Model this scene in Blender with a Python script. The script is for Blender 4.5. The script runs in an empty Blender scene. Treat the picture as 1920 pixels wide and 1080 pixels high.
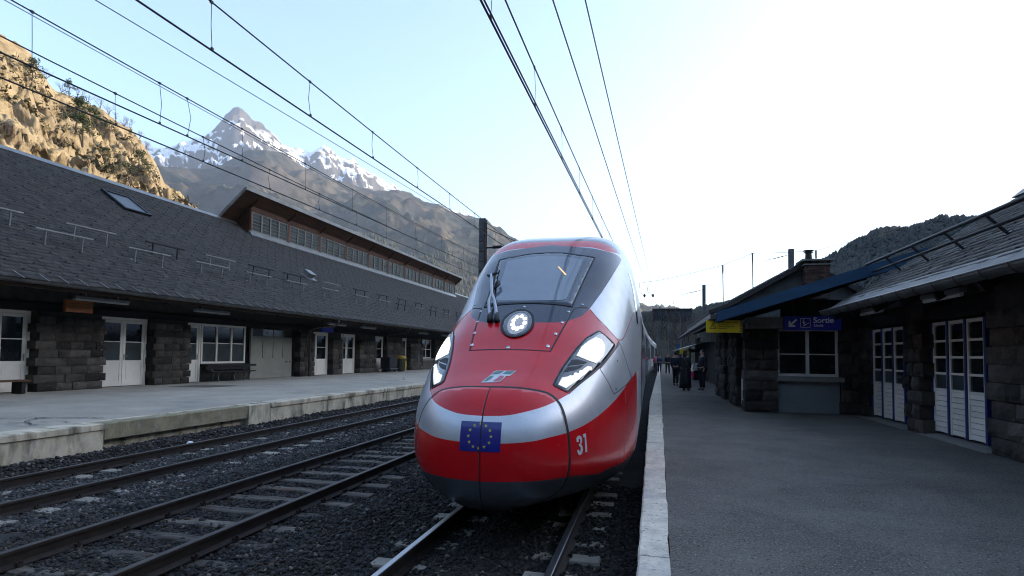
import bpy, bmesh, math, random
import numpy as np
from mathutils import Vector, Matrix, noise as mnoise
from mathutils.bvhtree import BVHTree
from mathutils.geometry import delaunay_2d_cdt

random.seed(7)
RNG = np.random.default_rng(11)
SC = bpy.context.scene
COL = SC.collection
PI = math.pi
R = math.radians

# ------------------------------------------------------------------ camera
def make_camera():
    yaw, pitch, roll = R(13.16790553), R(2.59800139), 0.012
    r = Vector((math.cos(yaw), math.sin(yaw), 0))
    f = Vector((-math.sin(yaw) * math.cos(pitch), math.cos(yaw) * math.cos(pitch), math.sin(pitch)))
    u = r.cross(f)
    c, s = math.cos(roll), math.sin(roll)
    rx, ux = c * r + s * u, -s * r + c * u
    cam = bpy.data.cameras.new('camera')
    cam.lens = 20.625
    cam.sensor_width = 36
    cam.shift_y = 75 / 1920
    cam.clip_start = 0.05
    cam.clip_end = 40000
    o = bpy.data.objects.new('camera', cam)
    COL.objects.link(o)
    m = Matrix((rx, ux, -f)).transposed().to_4x4()
    m.translation = (0, 0, 2.0)
    o.matrix_world = m
    SC.camera = o
make_camera()

# ------------------------------------------------------------------ sky and sun
SUN_AZ, SUN_EL = R(66), R(19)          # azimuth clockwise from +Y (along the tracks)
world = bpy.data.worlds.new('World')
SC.world = world
world.use_nodes = True
wn = world.node_tree
wn.nodes.clear()
sky = wn.nodes.new('ShaderNodeTexSky')
sky.sky_type = 'NISHITA'
sky.sun_disc = False
sky.sun_elevation = SUN_EL
sky.sun_rotation = SUN_AZ
sky.altitude = 1000
sky.air_density = 1.0
sky.dust_density = 1.6
sky.ozone_density = 1.5
bg = wn.nodes.new('ShaderNodeBackground')
bg.inputs['Strength'].default_value = 0.15
wo = wn.nodes.new('ShaderNodeOutputWorld')
wn.links.new(sky.outputs[0], bg.inputs[0])
wn.links.new(bg.outputs[0], wo.inputs[0])

sun = bpy.data.lights.new('sun', 'SUN')
sun.energy = 4.0
sun.angle = R(0.5)
sun.color = (1.0, 0.82, 0.58)
so = bpy.data.objects.new('sun', sun)
COL.objects.link(so)
sdir = Vector((math.sin(SUN_AZ) * math.cos(SUN_EL), math.cos(SUN_AZ) * math.cos(SUN_EL), math.sin(SUN_EL)))
so.rotation_euler = sdir.to_track_quat('Z', 'Y').to_euler()

SC.view_settings.view_transform = 'Standard'
SC.view_settings.look = 'None'
SC.view_settings.exposure = 1.9
SC.view_settings.gamma = 1.0
SC.view_settings.use_curve_mapping = False
SC.render.engine = 'CYCLES'
SC.cycles.max_bounces = 6
SC.cycles.diffuse_bounces = 3
SC.cycles.glossy_bounces = 3
SC.cycles.transmission_bounces = 4
SC.cycles.volume_bounces = 0
SC.cycles.use_denoising = True
SC.cycles.filter_width = 1.1

# ------------------------------------------------------------------ materials
def nn(nt, typ, **kw):
    n = nt.nodes.new(typ)
    for k, v in kw.items():
        setattr(n, k, v)
    return n

WARM = {'asphalt', 'asphalt_old', 'asphalt_dark', 'kerb_stone', 'concrete', 'slate', 'slate_mossy', 'soot_shade_stone', 'soot_shade_stone_pale', 'mortar', 'sleeper_wood',
        'sleeper_concrete', 'zinc', 'zinc_dark', 'eave_zinc', 'white_paint', 'steel_bar', 'sill_stone', 'ballast_soil'}   # colours warmed to offset the blue cast of the skylight
def mat(name, col, rough=0.7, metal=0.0, var=0.25, scale=3.0, bump=0.0, bscale=20.0, coat=0.0,
        col2=None, detail=6.0, spec=0.5, emit=None, estr=0.0, stretch=None, w=0.5):
    """Principled material, colour broken up by object-space noise, optional fine bump."""
    if name in WARM:
        col = (col[0] * 1.05, col[1], col[2] * .90)
    m = bpy.data.materials.new(name)
    m.use_nodes = True
    nt = m.node_tree
    b = nt.nodes['Principled BSDF']
    b.inputs['Roughness'].default_value = rough
    b.inputs['Metallic'].default_value = metal
    b.inputs['Specular IOR Level'].default_value = spec
    b.inputs['Coat Weight'].default_value = coat
    b.inputs['Coat Roughness'].default_value = 0.05
    tc = nn(nt, 'ShaderNodeNewGeometry')
    vec = tc.outputs['Position']
    if stretch:
        mp = nn(nt, 'ShaderNodeMapping')
        mp.inputs['Scale'].default_value = stretch
        nt.links.new(vec, mp.inputs[0])
        vec = mp.outputs[0]
    if col2 is None:
        col2 = tuple(max(0, c * (1 - var)) for c in col)
        col1 = tuple(min(1, c * (1 + var)) for c in col)
    else:
        col1 = col
    nz = nn(nt, 'ShaderNodeTexNoise')
    nz.inputs['Scale'].default_value = scale
    nz.inputs['Detail'].default_value = detail
    nz.inputs['Roughness'].default_value = 0.62
    nt.links.new(vec, nz.inputs['Vector'])
    rp = nn(nt, 'ShaderNodeValToRGB')
    rp.color_ramp.elements[0].position = max(0.0, w - 0.17)
    rp.color_ramp.elements[1].position = min(1.0, w + 0.17)
    rp.color_ramp.elements[0].color = (*col2, 1)
    rp.color_ramp.elements[1].color = (*col1, 1)
    nt.links.new(nz.outputs['Fac'], rp.inputs[0])
    nt.links.new(rp.outputs[0], b.inputs['Base Color'])
    if bump:
        n2 = nn(nt, 'ShaderNodeTexNoise')
        n2.inputs['Scale'].default_value = bscale
        n2.inputs['Detail'].default_value = 5
        nt.links.new(vec, n2.inputs['Vector'])
        bp = nn(nt, 'ShaderNodeBump')
        bp.inputs['Strength'].default_value = bump
        bp.inputs['Distance'].default_value = 0.02
        nt.links.new(n2.outputs['Fac'], bp.inputs['Height'])
        nt.links.new(bp.outputs[0], b.inputs['Normal'])
    if emit:
        b.inputs['Emission Color'].default_value = (*emit, 1)
        b.inputs['Emission Strength'].default_value = estr
    return m

def mix_noise(m, col, scale, lo, hi, stretch=None, detail=8, rough=0.65):
    """Lay a second noise-masked colour over what a material already has (stains, moss, wear)."""
    nt = m.node_tree
    b = nt.nodes['Principled BSDF']
    src = b.inputs['Base Color'].links[0].from_socket
    g = nn(nt, 'ShaderNodeNewGeometry')
    vec = g.outputs['Position']
    if stretch:
        mp = nn(nt, 'ShaderNodeMapping')
        mp.inputs['Scale'].default_value = stretch
        nt.links.new(vec, mp.inputs[0])
        vec = mp.outputs[0]
    nz = nn(nt, 'ShaderNodeTexNoise')
    nz.inputs['Scale'].default_value = scale
    nz.inputs['Detail'].default_value = detail
    nz.inputs['Roughness'].default_value = rough
    nt.links.new(vec, nz.inputs['Vector'])
    mr = nn(nt, 'ShaderNodeMapRange')
    mr.inputs[1].default_value = lo
    mr.inputs[2].default_value = hi
    nt.links.new(nz.outputs['Fac'], mr.inputs[0])
    mx = nn(nt, 'ShaderNodeMix', data_type='RGBA')
    nt.links.new(mr.outputs[0], mx.inputs[0])
    nt.links.new(src, mx.inputs[6])
    mx.inputs[7].default_value = (*col, 1)
    nt.links.new(mx.outputs[2], b.inputs['Base Color'])
    return m

# ------------------------------------------------------------------ mesh building
class MB:
    """Collects shapes in world coordinates and links them as one mesh object."""
    def __init__(self):
        self.v, self.f, self.mi = [], [], []
        self.cur = 0
    def add(self, vs, fs):
        n = len(self.v)
        self.v.extend([tuple(p) for p in vs])
        self.f.extend([tuple(i + n for i in q) for q in fs])
        self.mi.extend([self.cur] * len(fs))
        return self
    def box(self, x0, x1, y0, y1, z0, z1):
        vs = [(x, y, z) for x in (x0, x1) for y in (y0, y1) for z in (z0, z1)]
        fs = [(0, 1, 3, 2), (4, 6, 7, 5), (0, 4, 5, 1), (2, 3, 7, 6), (0, 2, 6, 4), (1, 5, 7, 3)]
        return self.add(vs, fs)
    def obox(self, c, ax, ay, az):
        """box from centre and three half-axis vectors"""
        c, ax, ay, az = map(Vector, (c, ax, ay, az))
        vs = [c + sx * ax + sy * ay + sz * az for sx in (-1, 1) for sy in (-1, 1) for sz in (-1, 1)]
        fs = [(0, 1, 3, 2), (4, 6, 7, 5), (0, 4, 5, 1), (2, 3, 7, 6), (0, 2, 6, 4), (1, 5, 7, 3)]
        return self.add(vs, fs)
    def bar(self, a, b, w, h=None, up=(0, 0, 1)):
        h = h or w
        a, b = Vector(a), Vector(b)
        d = (b - a)
        L = d.length
        d.normalize()
        s = d.cross(Vector(up))
        if s.length < 1e-4:
            s = d.cross(Vector((1, 0, 0)))
        s.normalize()
        t = s.cross(d)
        return self.obox((a + b) / 2, d * L / 2, s * w / 2, t * h / 2)
    def tube(self, pts, r, n=8, caps=True):
        pts = [Vector(p) for p in pts]
        rs = r if isinstance(r, (list, tuple)) else [r] * len(pts)
        vs, fs = [], []
        pd = None
        for i, p in enumerate(pts):
            d = (pts[min(i + 1, len(pts) - 1)] - pts[max(i - 1, 0)]).normalized()
            if pd is None:
                s = d.cross(Vector((0, 0, 1)))
                if s.length < 1e-3:
                    s = d.cross(Vector((1, 0, 0)))
            else:
                s = ps - d * ps.dot(d)
            s.normalize()
            ps, pd = s, d
            t = s.cross(d)
            for k in range(n):
                a = 2 * PI * k / n
                vs.append(p + (s * math.cos(a) + t * math.sin(a)) * rs[i])
        for i in range(len(pts) - 1):
            for k in range(n):
                fs.append((i * n + k, i * n + (k + 1) % n, (i + 1) * n + (k + 1) % n, (i + 1) * n + k))
        if caps:
            fs.append(tuple(range(n))[::-1])
            fs.append(tuple(range((len(pts) - 1) * n, len(pts) * n)))
        return self.add(vs, fs)
    def prism(self, poly, a, b):
        """extrude a polygon (3d points) from offset a to offset b (vectors)"""
        n = len(poly)
        a, b = Vector(a), Vector(b)
        vs = [Vector(p) + a for p in poly] + [Vector(p) + b for p in poly]
        fs = [tuple(range(n))[::-1], tuple(range(n, 2 * n))]
        fs += [(i, (i + 1) % n, n + (i + 1) % n, n + i) for i in range(n)]
        return self.add(vs, fs)
    def lathe(self, prof, c, n=16, axis='z'):
        vs, fs = [], []
        for r, z in prof:
            for k in range(n):
                a = 2 * PI * k / n
                vs.append((c[0] + r * math.cos(a), c[1] + r * math.sin(a), c[2] + z))
        for i in range(len(prof) - 1):
            for k in range(n):
                fs.append((i * n + k, i * n + (k + 1) % n, (i + 1) * n + (k + 1) % n, (i + 1) * n + k))
        fs.append(tuple(range(n))[::-1])
        fs.append(tuple(range((len(prof) - 1) * n, len(prof) * n)))
        return self.add(vs, fs)
    def build(self, name, m, parent=None, smooth=False, kind=None, label=None, fix=True, bevel=0):
        base = Vector((0, 0, 0))
        p = parent
        while p is not None:
            base += p.location
            p = p.parent
        me = bpy.data.meshes.new(name)
        me.from_pydata([(x - base.x, y - base.y, z - base.z) for x, y, z in self.v], [], self.f)
        ms = m if isinstance(m, (list, tuple)) else [m]
        for q in ms:
            me.materials.append(q)
        if len(ms) > 1:
            me.polygons.foreach_set('material_index', self.mi)
        if fix and len(self.f) < 60000:
            bm = bmesh.new()
            bm.from_mesh(me)
            bmesh.ops.recalc_face_normals(bm, faces=bm.faces)
            bm.to_mesh(me)
            bm.free()
        if smooth:
            me.polygons.foreach_set('use_smooth', [True] * len(me.polygons))
        me.update()
        o = bpy.data.objects.new(name, me)
        COL.objects.link(o)
        o.parent = parent
        if kind: o['kind'] = kind
        if label: o['label'] = label
        if bevel:
            bv = o.modifiers.new('bevel', 'BEVEL')
            bv.width = bevel
            bv.segments = 2
            bv.limit_method = 'ANGLE'
        return o

def fast_mesh(name, V, F, m, parent=None, smooth=False, kind=None, quads=False):
    """big meshes straight from numpy arrays"""
    me = bpy.data.meshes.new(name)
    V = np.asarray(V, dtype=np.float32)
    F = np.asarray(F, dtype=np.int32)
    if parent is not None:
        b = np.array(parent.location, dtype=np.float32)
        V = V - b
    me.vertices.add(len(V))
    me.vertices.foreach_set('co', V.ravel())
    k = F.shape[1]
    me.loops.add(F.size)
    me.loops.foreach_set('vertex_index', F.ravel())
    me.polygons.add(len(F))
    me.polygons.foreach_set('loop_start', np.arange(len(F), dtype=np.int32) * k)
    me.polygons.foreach_set('loop_total', np.full(len(F), k, dtype=np.int32))
    if smooth:
        me.polygons.foreach_set('use_smooth', np.ones(len(F), dtype=bool))
    me.materials.append(m)
    me.update(calc_edges=True)
    me.validate()
    o = bpy.data.objects.new(name, me)
    COL.objects.link(o)
    o.parent = parent
    if kind: o['kind'] = kind
    return o

def tag(o, label, cat, group=None):
    o['label'] = label
    o['category'] = cat
    if group: o['group'] = group
    return o

def thing(name, label, cat, loc=(0, 0, 0), group=None):
    o = bpy.data.objects.new(name, None)
    o.empty_display_size = 0.3
    COL.objects.link(o)
    o.location = loc
    return tag(o, label, cat, group)

def struct(o):
    o['kind'] = 'structure'
    return o

def inst(me, name, parent, loc, scale=(1, 1, 1), rot=(0, 0, 0)):
    """another object sharing a mesh, placed in world space under an unrotated parent"""
    o = bpy.data.objects.new(name, me)
    COL.objects.link(o)
    base = Vector((0, 0, 0))
    p = parent
    while p is not None:
        base += p.location
        p = p.parent
    o.parent = parent
    o.location = Vector(loc) - base
    o.scale = scale
    o.rotation_euler = rot
    return o

def copy_tree(o, loc, label=None):
    def cp(s, par):
        c = s.copy()
        COL.objects.link(c)
        if par is not None:
            c.parent = par
        for ch in list(s.children):
            cp(ch, c)
        return c
    r = cp(o, None)
    r.location = loc
    if label: r['label'] = label
    return r

def fbm(p, H=0.9, lac=2.1, octs=6):
    return mnoise.fractal(Vector(p), H, lac, octs)

def grid_faces(ns, nt, wrap=True):
    idx = np.arange(ns * nt).reshape(ns, nt)
    a, b = idx[:-1], idx[1:]
    if wrap:
        return np.stack([a, np.roll(a, -1, 1), np.roll(b, -1, 1), b], -1).reshape(-1, 4)
    return np.stack([a[:, :-1], a[:, 1:], b[:, 1:], b[:, :-1]], -1).reshape(-1, 4)

# ------------------------------------------------------------------ palette
M = {}
M['asphalt'] = mat('asphalt', (0.115, 0.107, 0.096), 0.9, var=0.3, scale=1.1, bump=0.8, bscale=110, detail=10)
mix_noise(M['asphalt'], (0.31, 0.285, 0.25), 48, 0.56, 0.66, detail=3)
mix_noise(M['asphalt'], (0.014, 0.014, 0.014), 55, 0.55, 0.66, detail=3)
mix_noise(M['asphalt'], (0.17, 0.157, 0.137), 0.55, 0.56, 0.8, stretch=(0.7, 1.6, 1))
M['asphalt_old'] = mat('asphalt_old', (0.31, 0.287, 0.25), 0.92, var=0.18, scale=0.8, bump=0.5, bscale=80, detail=10)
mix_noise(M['asphalt_old'], (0.50, 0.46, 0.395), 42, 0.56, 0.72, detail=3)
mix_noise(M['asphalt_old'], (0.09, 0.087, 0.08), 50, 0.58, 0.70, detail=3)
mix_noise(M['asphalt_old'], (0.15, 0.147, 0.14), 0.5, 0.56, 0.8)
M['kerb_stone'] = mat('kerb_stone', (0.58, 0.535, 0.47), 0.85, var=0.22, scale=5, bump=0.7, bscale=35)
mix_noise(M['kerb_stone'], (0.22, 0.205, 0.18), 22, 0.56, 0.66)
mix_noise(M['kerb_stone'], (0.42, 0.39, 0.35), 1.5, 0.5, 0.7)
M['concrete'] = mat('concrete', (0.50, 0.455, 0.37), 0.9, var=0.2, scale=2, bump=0.4, bscale=25)
mix_noise(M['concrete'], (0.14, 0.125, 0.085), 2.2, 0.46, 0.66, stretch=(1, 1.4, 0.5))
mix_noise(M['concrete'], (0.52, 0.50, 0.45), 3.0, 0.62, 0.75, stretch=(1, 1, 0.6))
M['concrete_moss'] = mat('concrete_moss', (0.23, 0.20, 0.125), 0.95, var=0.3, scale=4, bump=0.7, bscale=25)
mix_noise(M['concrete_moss'], (0.26, 0.25, 0.21), 5, 0.55, 0.68)
M['sleeper_concrete'] = mat('sleeper_concrete', (0.27, 0.255, 0.23), 0.9, var=0.22, scale=6, bump=0.3, bscale=40)
M['sleeper_wood'] = mat('sleeper_wood', (0.15, 0.132, 0.115), 0.85, col2=(0.028, 0.022, 0.017), scale=4, bump=0.6, bscale=14, stretch=(0.35, 4, 4))
mix_noise(M['sleeper_wood'], (0.085, 0.035, 0.012), 1.1, 0.56, 0.66)
mix_noise(M['sleeper_wood'], (0.30, 0.29, 0.28), 1.4, 0.64, 0.72, stretch=(1, 3, 3))
M['rail_steel'] = mat('rail_steel', (0.022, 0.015, 0.011), 0.7, var=0.35, scale=8, metal=0.2, bump=0.1)
M['rail_top'] = mat('rail_top', (0.36, 0.37, 0.39), 0.28, metal=0.9, var=0.12, scale=3, stretch=(8, 0.6, 1))
M['rail_top_worn'] = mat('rail_top_worn', (0.055, 0.042, 0.034), 0.5, metal=0.5, var=0.35, scale=5)
M['ballast'] = mat('ballast', (0.075, 0.08, 0.09), 0.9, var=0.35, scale=9, bump=0.5, bscale=60)
M['ballast_soil'] = mat('ballast_soil', (0.014, 0.013, 0.012), 0.95, var=0.4, scale=2, bump=1.0, bscale=22)
M['soot_shade_stone'] = mat('soot_shade_stone', (0.036, 0.031, 0.027), 0.92, var=0.5, scale=2.3, bump=0.9, bscale=14)  # soot tone, deepened in the colour for shade under the canopies
M['soot_shade_stone_pale'] = mat('soot_shade_stone_pale', (0.062, 0.056, 0.050), 0.92, var=0.4, scale=3, bump=0.9, bscale=14)
M['mortar'] = mat('mortar', (0.052, 0.047, 0.042), 0.95, var=0.3, scale=4, bump=0.4)
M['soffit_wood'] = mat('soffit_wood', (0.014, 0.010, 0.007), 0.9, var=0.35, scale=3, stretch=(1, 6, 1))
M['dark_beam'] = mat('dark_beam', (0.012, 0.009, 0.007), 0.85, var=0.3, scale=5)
M['brown_wood'] = mat('brown_wood', (0.13, 0.052, 0.02), 0.75, col2=(0.035, 0.016, 0.008), scale=2.5, bump=0.4, bscale=10, stretch=(6, 6, 0.6))
M['brown_board'] = mat('brown_board', (0.062, 0.028, 0.013), 0.8, col2=(0.024, 0.012, 0.007), scale=2.5, bump=0.3, stretch=(1, 0.4, 6))
M['brick_red'] = mat('brick_red', (0.21, 0.075, 0.04), 0.85, col2=(0.09, 0.035, 0.022), scale=9, bump=0.3)
M['white_paint'] = mat('white_paint', (0.76, 0.74, 0.71), 0.5, var=0.07, scale=1.4)
mix_noise(M['white_paint'], (0.45, 0.43, 0.40), 2.2, 0.62, 0.85)
M['cream_door'] = mat('cream_door', (0.27, 0.255, 0.21), 0.6, var=0.1, scale=1.4)
M['blue_paint'] = mat('blue_paint', (0.010, 0.022, 0.12), 0.5, var=0.2, scale=3)
M['fascia_blue'] = mat('fascia_blue', (0.008, 0.050, 0.105), 0.5, var=0.2, scale=1.2, stretch=(0.6, 1, 3))
M['glass_dark'] = mat('glass_dark', (0.012, 0.016, 0.018), 0.06, var=0.3, scale=1.2, spec=0.55)
M['glass_pale'] = mat('glass_pale', (0.045, 0.055, 0.055), 0.3, var=0.35, scale=1.5, spec=0.35)
M['steel_bar'] = mat('steel_bar', (0.25, 0.25, 0.24), 0.6, metal=0.1, var=0.2, scale=5)
M['slate'] = mat('slate', (0.030, 0.0275, 0.0255), 0.75, var=0.35, scale=3.3, bump=0.35, bscale=25)
mix_noise(M['slate'], (0.040, 0.033, 0.029), 0.8, 0.55, 0.75)
mix_noise(M['slate'], (0.015, 0.015, 0.016), 9, 0.58, 0.7)
M['slate_mossy'] = mat('slate_mossy', (0.066, 0.063, 0.059), 0.62, var=0.28, scale=3, bump=0.35, bscale=25)
mix_noise(M['slate_mossy'], (0.035, 0.036, 0.026), 5, 0.6, 0.7)
M['zinc'] = mat('zinc', (0.24, 0.25, 0.26), 0.42, metal=0.6, var=0.22, scale=1.6)
M['zinc_dark'] = mat('zinc_dark', (0.085, 0.09, 0.095), 0.45, metal=0.5, var=0.3, scale=2)
M['black_iron'] = mat('black_iron', (0.013, 0.014, 0.016), 0.55, metal=0.3, var=0.3, scale=8)
M['grey_iron'] = mat('grey_iron', (0.12, 0.13, 0.14), 0.5, metal=0.6, var=0.3, scale=5)
M['galvanised'] = mat('galvanised', (0.27, 0.27, 0.265), 0.45, metal=0.6, var=0.25, scale=9)
mix_noise(M['galvanised'], (0.14, 0.075, 0.045), 4, 0.58, 0.75)
M['wire'] = mat('wire', (0.012, 0.012, 0.013), 0.6, var=0.1)
M['render_grey'] = mat('render_grey', (0.17, 0.19, 0.19), 0.9, var=0.14, scale=2.2, bump=0.2, bscale=30)
mix_noise(M['render_grey'], (0.12, 0.135, 0.138), 1.2, 0.55, 0.8)
M['sill_stone'] = mat('sill_stone', (0.20, 0.205, 0.20), 0.88, var=0.14, scale=5)
M['sign_blue'] = mat('sign_blue', (0.02, 0.028, 0.34), 0.4, var=0.05)
M['sign_white'] = mat('sign_white', (0.86, 0.86, 0.88), 0.45, var=0.03)
M['sign_yellow'] = mat('sign_yellow', (0.80, 0.57, 0.012), 0.5, var=0.08, scale=1.5)
M['sign_black'] = mat('sign_black', (0.02, 0.012, 0.01), 0.5, var=0.1)
M['sign_brown'] = mat('sign_brown', (0.13, 0.03, 0.01), 0.5, var=0.1)
M['sign_orange'] = mat('sign_orange', (0.22, 0.07, 0.012), 0.6, var=0.15)
M['lamp_cover'] = mat('lamp_cover', (0.5, 0.5, 0.48), 0.4, var=0.08)
M['bin_yellow'] = mat('bin_yellow', (0.35, 0.24, 0.015), 0.5, var=0.15)
M['bin_dark'] = mat('bin_dark', (0.05, 0.055, 0.03), 0.5, var=0.2)
M['paper'] = mat('paper', (0.78, 0.78, 0.76), 0.8, var=0.08)
M['skin'] = mat('skin', (0.44, 0.25, 0.18), 0.55, var=0.08, scale=8)
M['hair_dark'] = mat('hair_dark', (0.016, 0.012, 0.01), 0.55, var=0.3, scale=30)
M['cloth_black'] = mat('cloth_black', (0.012, 0.012, 0.015), 0.85, var=0.25, scale=14)
M['cloth_navy'] = mat('cloth_navy', (0.014, 0.017, 0.035), 0.85, var=0.25, scale=14)
M['cloth_grey'] = mat('cloth_grey', (0.07, 0.07, 0.075), 0.85, var=0.25, scale=14)
M['cloth_blue'] = mat('cloth_blue', (0.03, 0.05, 0.12), 0.85, var=0.25, scale=14)
M['cloth_pink'] = mat('cloth_pink', (0.62, 0.14, 0.14), 0.85, var=0.15, scale=14)
M['cloth_white'] = mat('cloth_white', (0.7, 0.7, 0.7), 0.8, var=0.08, scale=14)
M['magenta'] = mat('magenta', (0.5, 0.02, 0.12), 0.5, var=0.1)
M['leather_brown'] = mat('leather_brown', (0.10, 0.05, 0.02), 0.55, var=0.2)
M['bark'] = mat('bark', (0.075, 0.06, 0.05), 0.9, var=0.35, scale=8, bump=0.4)
M['pine_leaf'] = mat('pine_leaf', (0.055, 0.085, 0.022), 0.75, col2=(0.022, 0.04, 0.012), scale=1.2)
M['twig'] = mat('twig', (0.13, 0.09, 0.075), 0.9, var=0.35, scale=3)
M['rubber'] = mat('rubber', (0.010, 0.010, 0.011), 0.6, var=0.1)

def per_piece(m, lo, hi, island=False):
    """each block or slate gets its own tone, as quarried pieces do"""
    nt = m.node_tree; b = nt.nodes['Principled BSDF']; src = b.inputs['Base Color'].links[0].from_socket
    if island:
        r = nn(nt, 'ShaderNodeNewGeometry').outputs['Random Per Island']
    else:
        r = nn(nt, 'ShaderNodeObjectInfo').outputs['Random']
    mr = nn(nt, 'ShaderNodeMapRange'); mr.inputs[3].default_value = lo; mr.inputs[4].default_value = hi
    nt.links.new(r, mr.inputs[0])
    mx = nn(nt, 'ShaderNodeVectorMath', operation='SCALE'); nt.links.new(src, mx.inputs[0]); nt.links.new(mr.outputs[0], mx.inputs['Scale'])
    nt.links.new(mx.outputs[0], b.inputs['Base Color'])
per_piece(M['soot_shade_stone'], .45, 1.7); per_piece(M['soot_shade_stone_pale'], .6, 1.5)
per_piece(M['slate'], .62, 1.45, True); per_piece(M['slate_mossy'], .7, 1.35, True)
per_piece(M['sleeper_wood'], .55, 1.35); per_piece(M['sleeper_concrete'], .7, 1.2); per_piece(M['white_paint'], .9, 1.06)
M['eave_zinc'] = mat('eave_zinc', (0.105, 0.108, 0.11), 0.6, metal=0.35, var=0.3, scale=1.6)

M['glass_teal'] = mat('glass_teal', (0.016, 0.025, 0.024), 0.3, var=0.5, scale=1.1, spec=0.3)
per_piece(M['glass_teal'], .5, 1.8)
M['soffit_brown'] = mat('soffit_brown', (0.15, 0.065, 0.03), 0.8, col2=(0.055, 0.026, 0.013), scale=2.5, bump=0.3, stretch=(1, 0.3, 5))  # brown lightened in the colour for light bounced onto the soffit

M['brick_dark'] = mat('brick_dark', (0.095, 0.045, 0.030), 0.88, col2=(0.04, 0.022, 0.016), scale=9, bump=0.3)
per_piece(M['brick_dark'], .5, 1.5)
# ------------------------------------------------------------------ ground, ballast, tracks, platforms
g = MB()
g.add([(-9000, -2000, -.45), (9000, -2000, -.45), (9000, 12000, -.45), (-9000, 12000, -.45)], [(0, 1, 2, 3)])
struct(g.build('ground', M['ballast_soil'], fix=False))

TRACKS = [(-1.65, 'concrete'), (-5.43, 'wood'), (-8.92, 'concrete')]
BZ = -0.19
def ballast_height(x, y):
    h = BZ + 0.035 * mnoise.noise(Vector((x * 1.3, y * .9, 1.7))) + 0.02 * mnoise.noise(Vector((x * 4, y * 4, 5)))
    d = min(abs(x - t[0]) for t in TRACKS)
    if abs(x + 5.43) < 1.3: h -= .018
    if d > 1.25: h += min(.06, (d - 1.25) * .12) - .02
    if x < -10.2: h += min(.16, (-10.2 - x) * .6)
    return h
xs = np.concatenate([np.linspace(-10.75, 0.3, 90)])
ys = np.concatenate([np.linspace(2, 20, 130), np.linspace(20.4, 60, 60), np.linspace(62, 260, 40)])
V = np.array([(x, y, ballast_height(x, y)) for y in ys for x in xs])
struct(fast_mesh('ballast_bed', V, grid_faces(len(ys), len(xs), False), M['ballast_soil'], smooth=True))

# crushed stone lying on the bed, each a small uneven octahedron
def stones(n, x0, x1, y0, y1, smin, smax, power=1.0):
    u = RNG.random(n) ** power
    y = y0 + (y1 - y0) * u
    x = x0 + (x1 - x0) * RNG.random(n)
    c = np.stack([x, y, np.zeros(n)], 1)
    c[:, 2] = [ballast_height(a, b) for a, b in zip(x, y)]
    s = smin + (smax - smin) * RNG.random(n) ** 1.6
    oc = np.array([(1, 0, 0), (-1, 0, 0), (0, 1, 0), (0, -1, 0), (0, 0, 1), (0, 0, -1)], float)
    P = oc[None] * (0.65 + 0.7 * RNG.random((n, 6, 1)))
    P += RNG.normal(0, .16, (n, 6, 3))
    q = RNG.normal(size=(n, 4)); q /= np.linalg.norm(q, axis=1, keepdims=True)
    w, a, b, d = q.T
    Rm = np.stack([1-2*(b*b+d*d), 2*(a*b-d*w), 2*(a*d+b*w), 2*(a*b+d*w), 1-2*(a*a+d*d), 2*(b*d-a*w), 2*(a*d-b*w), 2*(b*d+a*w), 1-2*(a*a+b*b)], -1).reshape(n, 3, 3)
    P = np.einsum('nij,nkj->nki', Rm, P) * s[:, None, None]
    P[:, :, 2] *= .75
    P += c[:, None, :]
    P[:, :, 2] += s[:, None] * .25
    f = np.array([(0, 2, 4), (2, 1, 4), (1, 3, 4), (3, 0, 4), (2, 0, 5), (1, 2, 5), (3, 1, 5), (0, 3, 5)])
    F = (f[None] + 6 * np.arange(n)[:, None, None]).reshape(-1, 3)
    return P.reshape(-1, 3), F
def stone_mat(name, shades):
    m = bpy.data.materials.new(name); m.use_nodes = True
    nt = m.node_tree; b = nt.nodes['Principled BSDF']
    ge = nn(nt, 'ShaderNodeNewGeometry')
    rp = nn(nt, 'ShaderNodeValToRGB'); rp.color_ramp.interpolation = 'CONSTANT'
    el = rp.color_ramp.elements
    el[0].position = 0; el[0].color = (*shades[0][1], 1)
    el[1].position = shades[1][0]; el[1].color = (*shades[1][1], 1)
    for p, c in shades[2:]:
        e = el.new(p); e.color = (*c, 1)
    nt.links.new(ge.outputs['Random Per Island'], rp.inputs[0])
    nt.links.new(rp.outputs[0], b.inputs['Base Color'])
    b.inputs['Roughness'].default_value = .85
    return m
M['stone_blue'] = stone_mat('stone_blue', [(0, (.015, .0135, .0125)), (.25, (.031, .0285, .0265)), (.5, (.051, .047, .044)), (.72, (.024, .020, .017)), (.84, (.080, .076, .073)), (.94, (.19, .175, .155)), (.985, (.12, .095, .058))])
M['stone_brown'] = stone_mat('stone_brown', [(0, (.008, .007, .006)), (.3, (.016, .014, .012)), (.55, (.026, .023, .020)), (.75, (.018, .0125, .009)), (.88, (.050, .040, .028)), (.965, (.14, .12, .09))])
def many(name, specs, m):
    Vs, Fs, n = [], [], 0
    for sp_ in specs:
        a, b = stones(*sp_); Vs.append(a); Fs.append(b + n); n += len(a)
    o = fast_mesh(name, np.concatenate(Vs), np.concatenate(Fs), m, kind='stuff')
    return o
many('ballast_stones', [(26000, -10.7, -7.0, 5.5, 14, .018, .045, 1.0), (14000, -10.6, -7.0, 14, 30, .03, .06, 1.0)], M['stone_blue'])
many('ballast_stones', [(15000, -4.2, -.05, 3.6, 10, .014, .040, 1.0), (9000, -7.0, -6.4, 3.6, 12, .014, .04), (13000, -6.5, -4.1, 3.6, 11, .012, .036), (12000, -7.0, -3.2, 10, 24, .025, .055, 1.0), (2500, -7.1, -3.3, 5, 14, .03, .05, 1.0)], M['stone_brown'])

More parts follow.
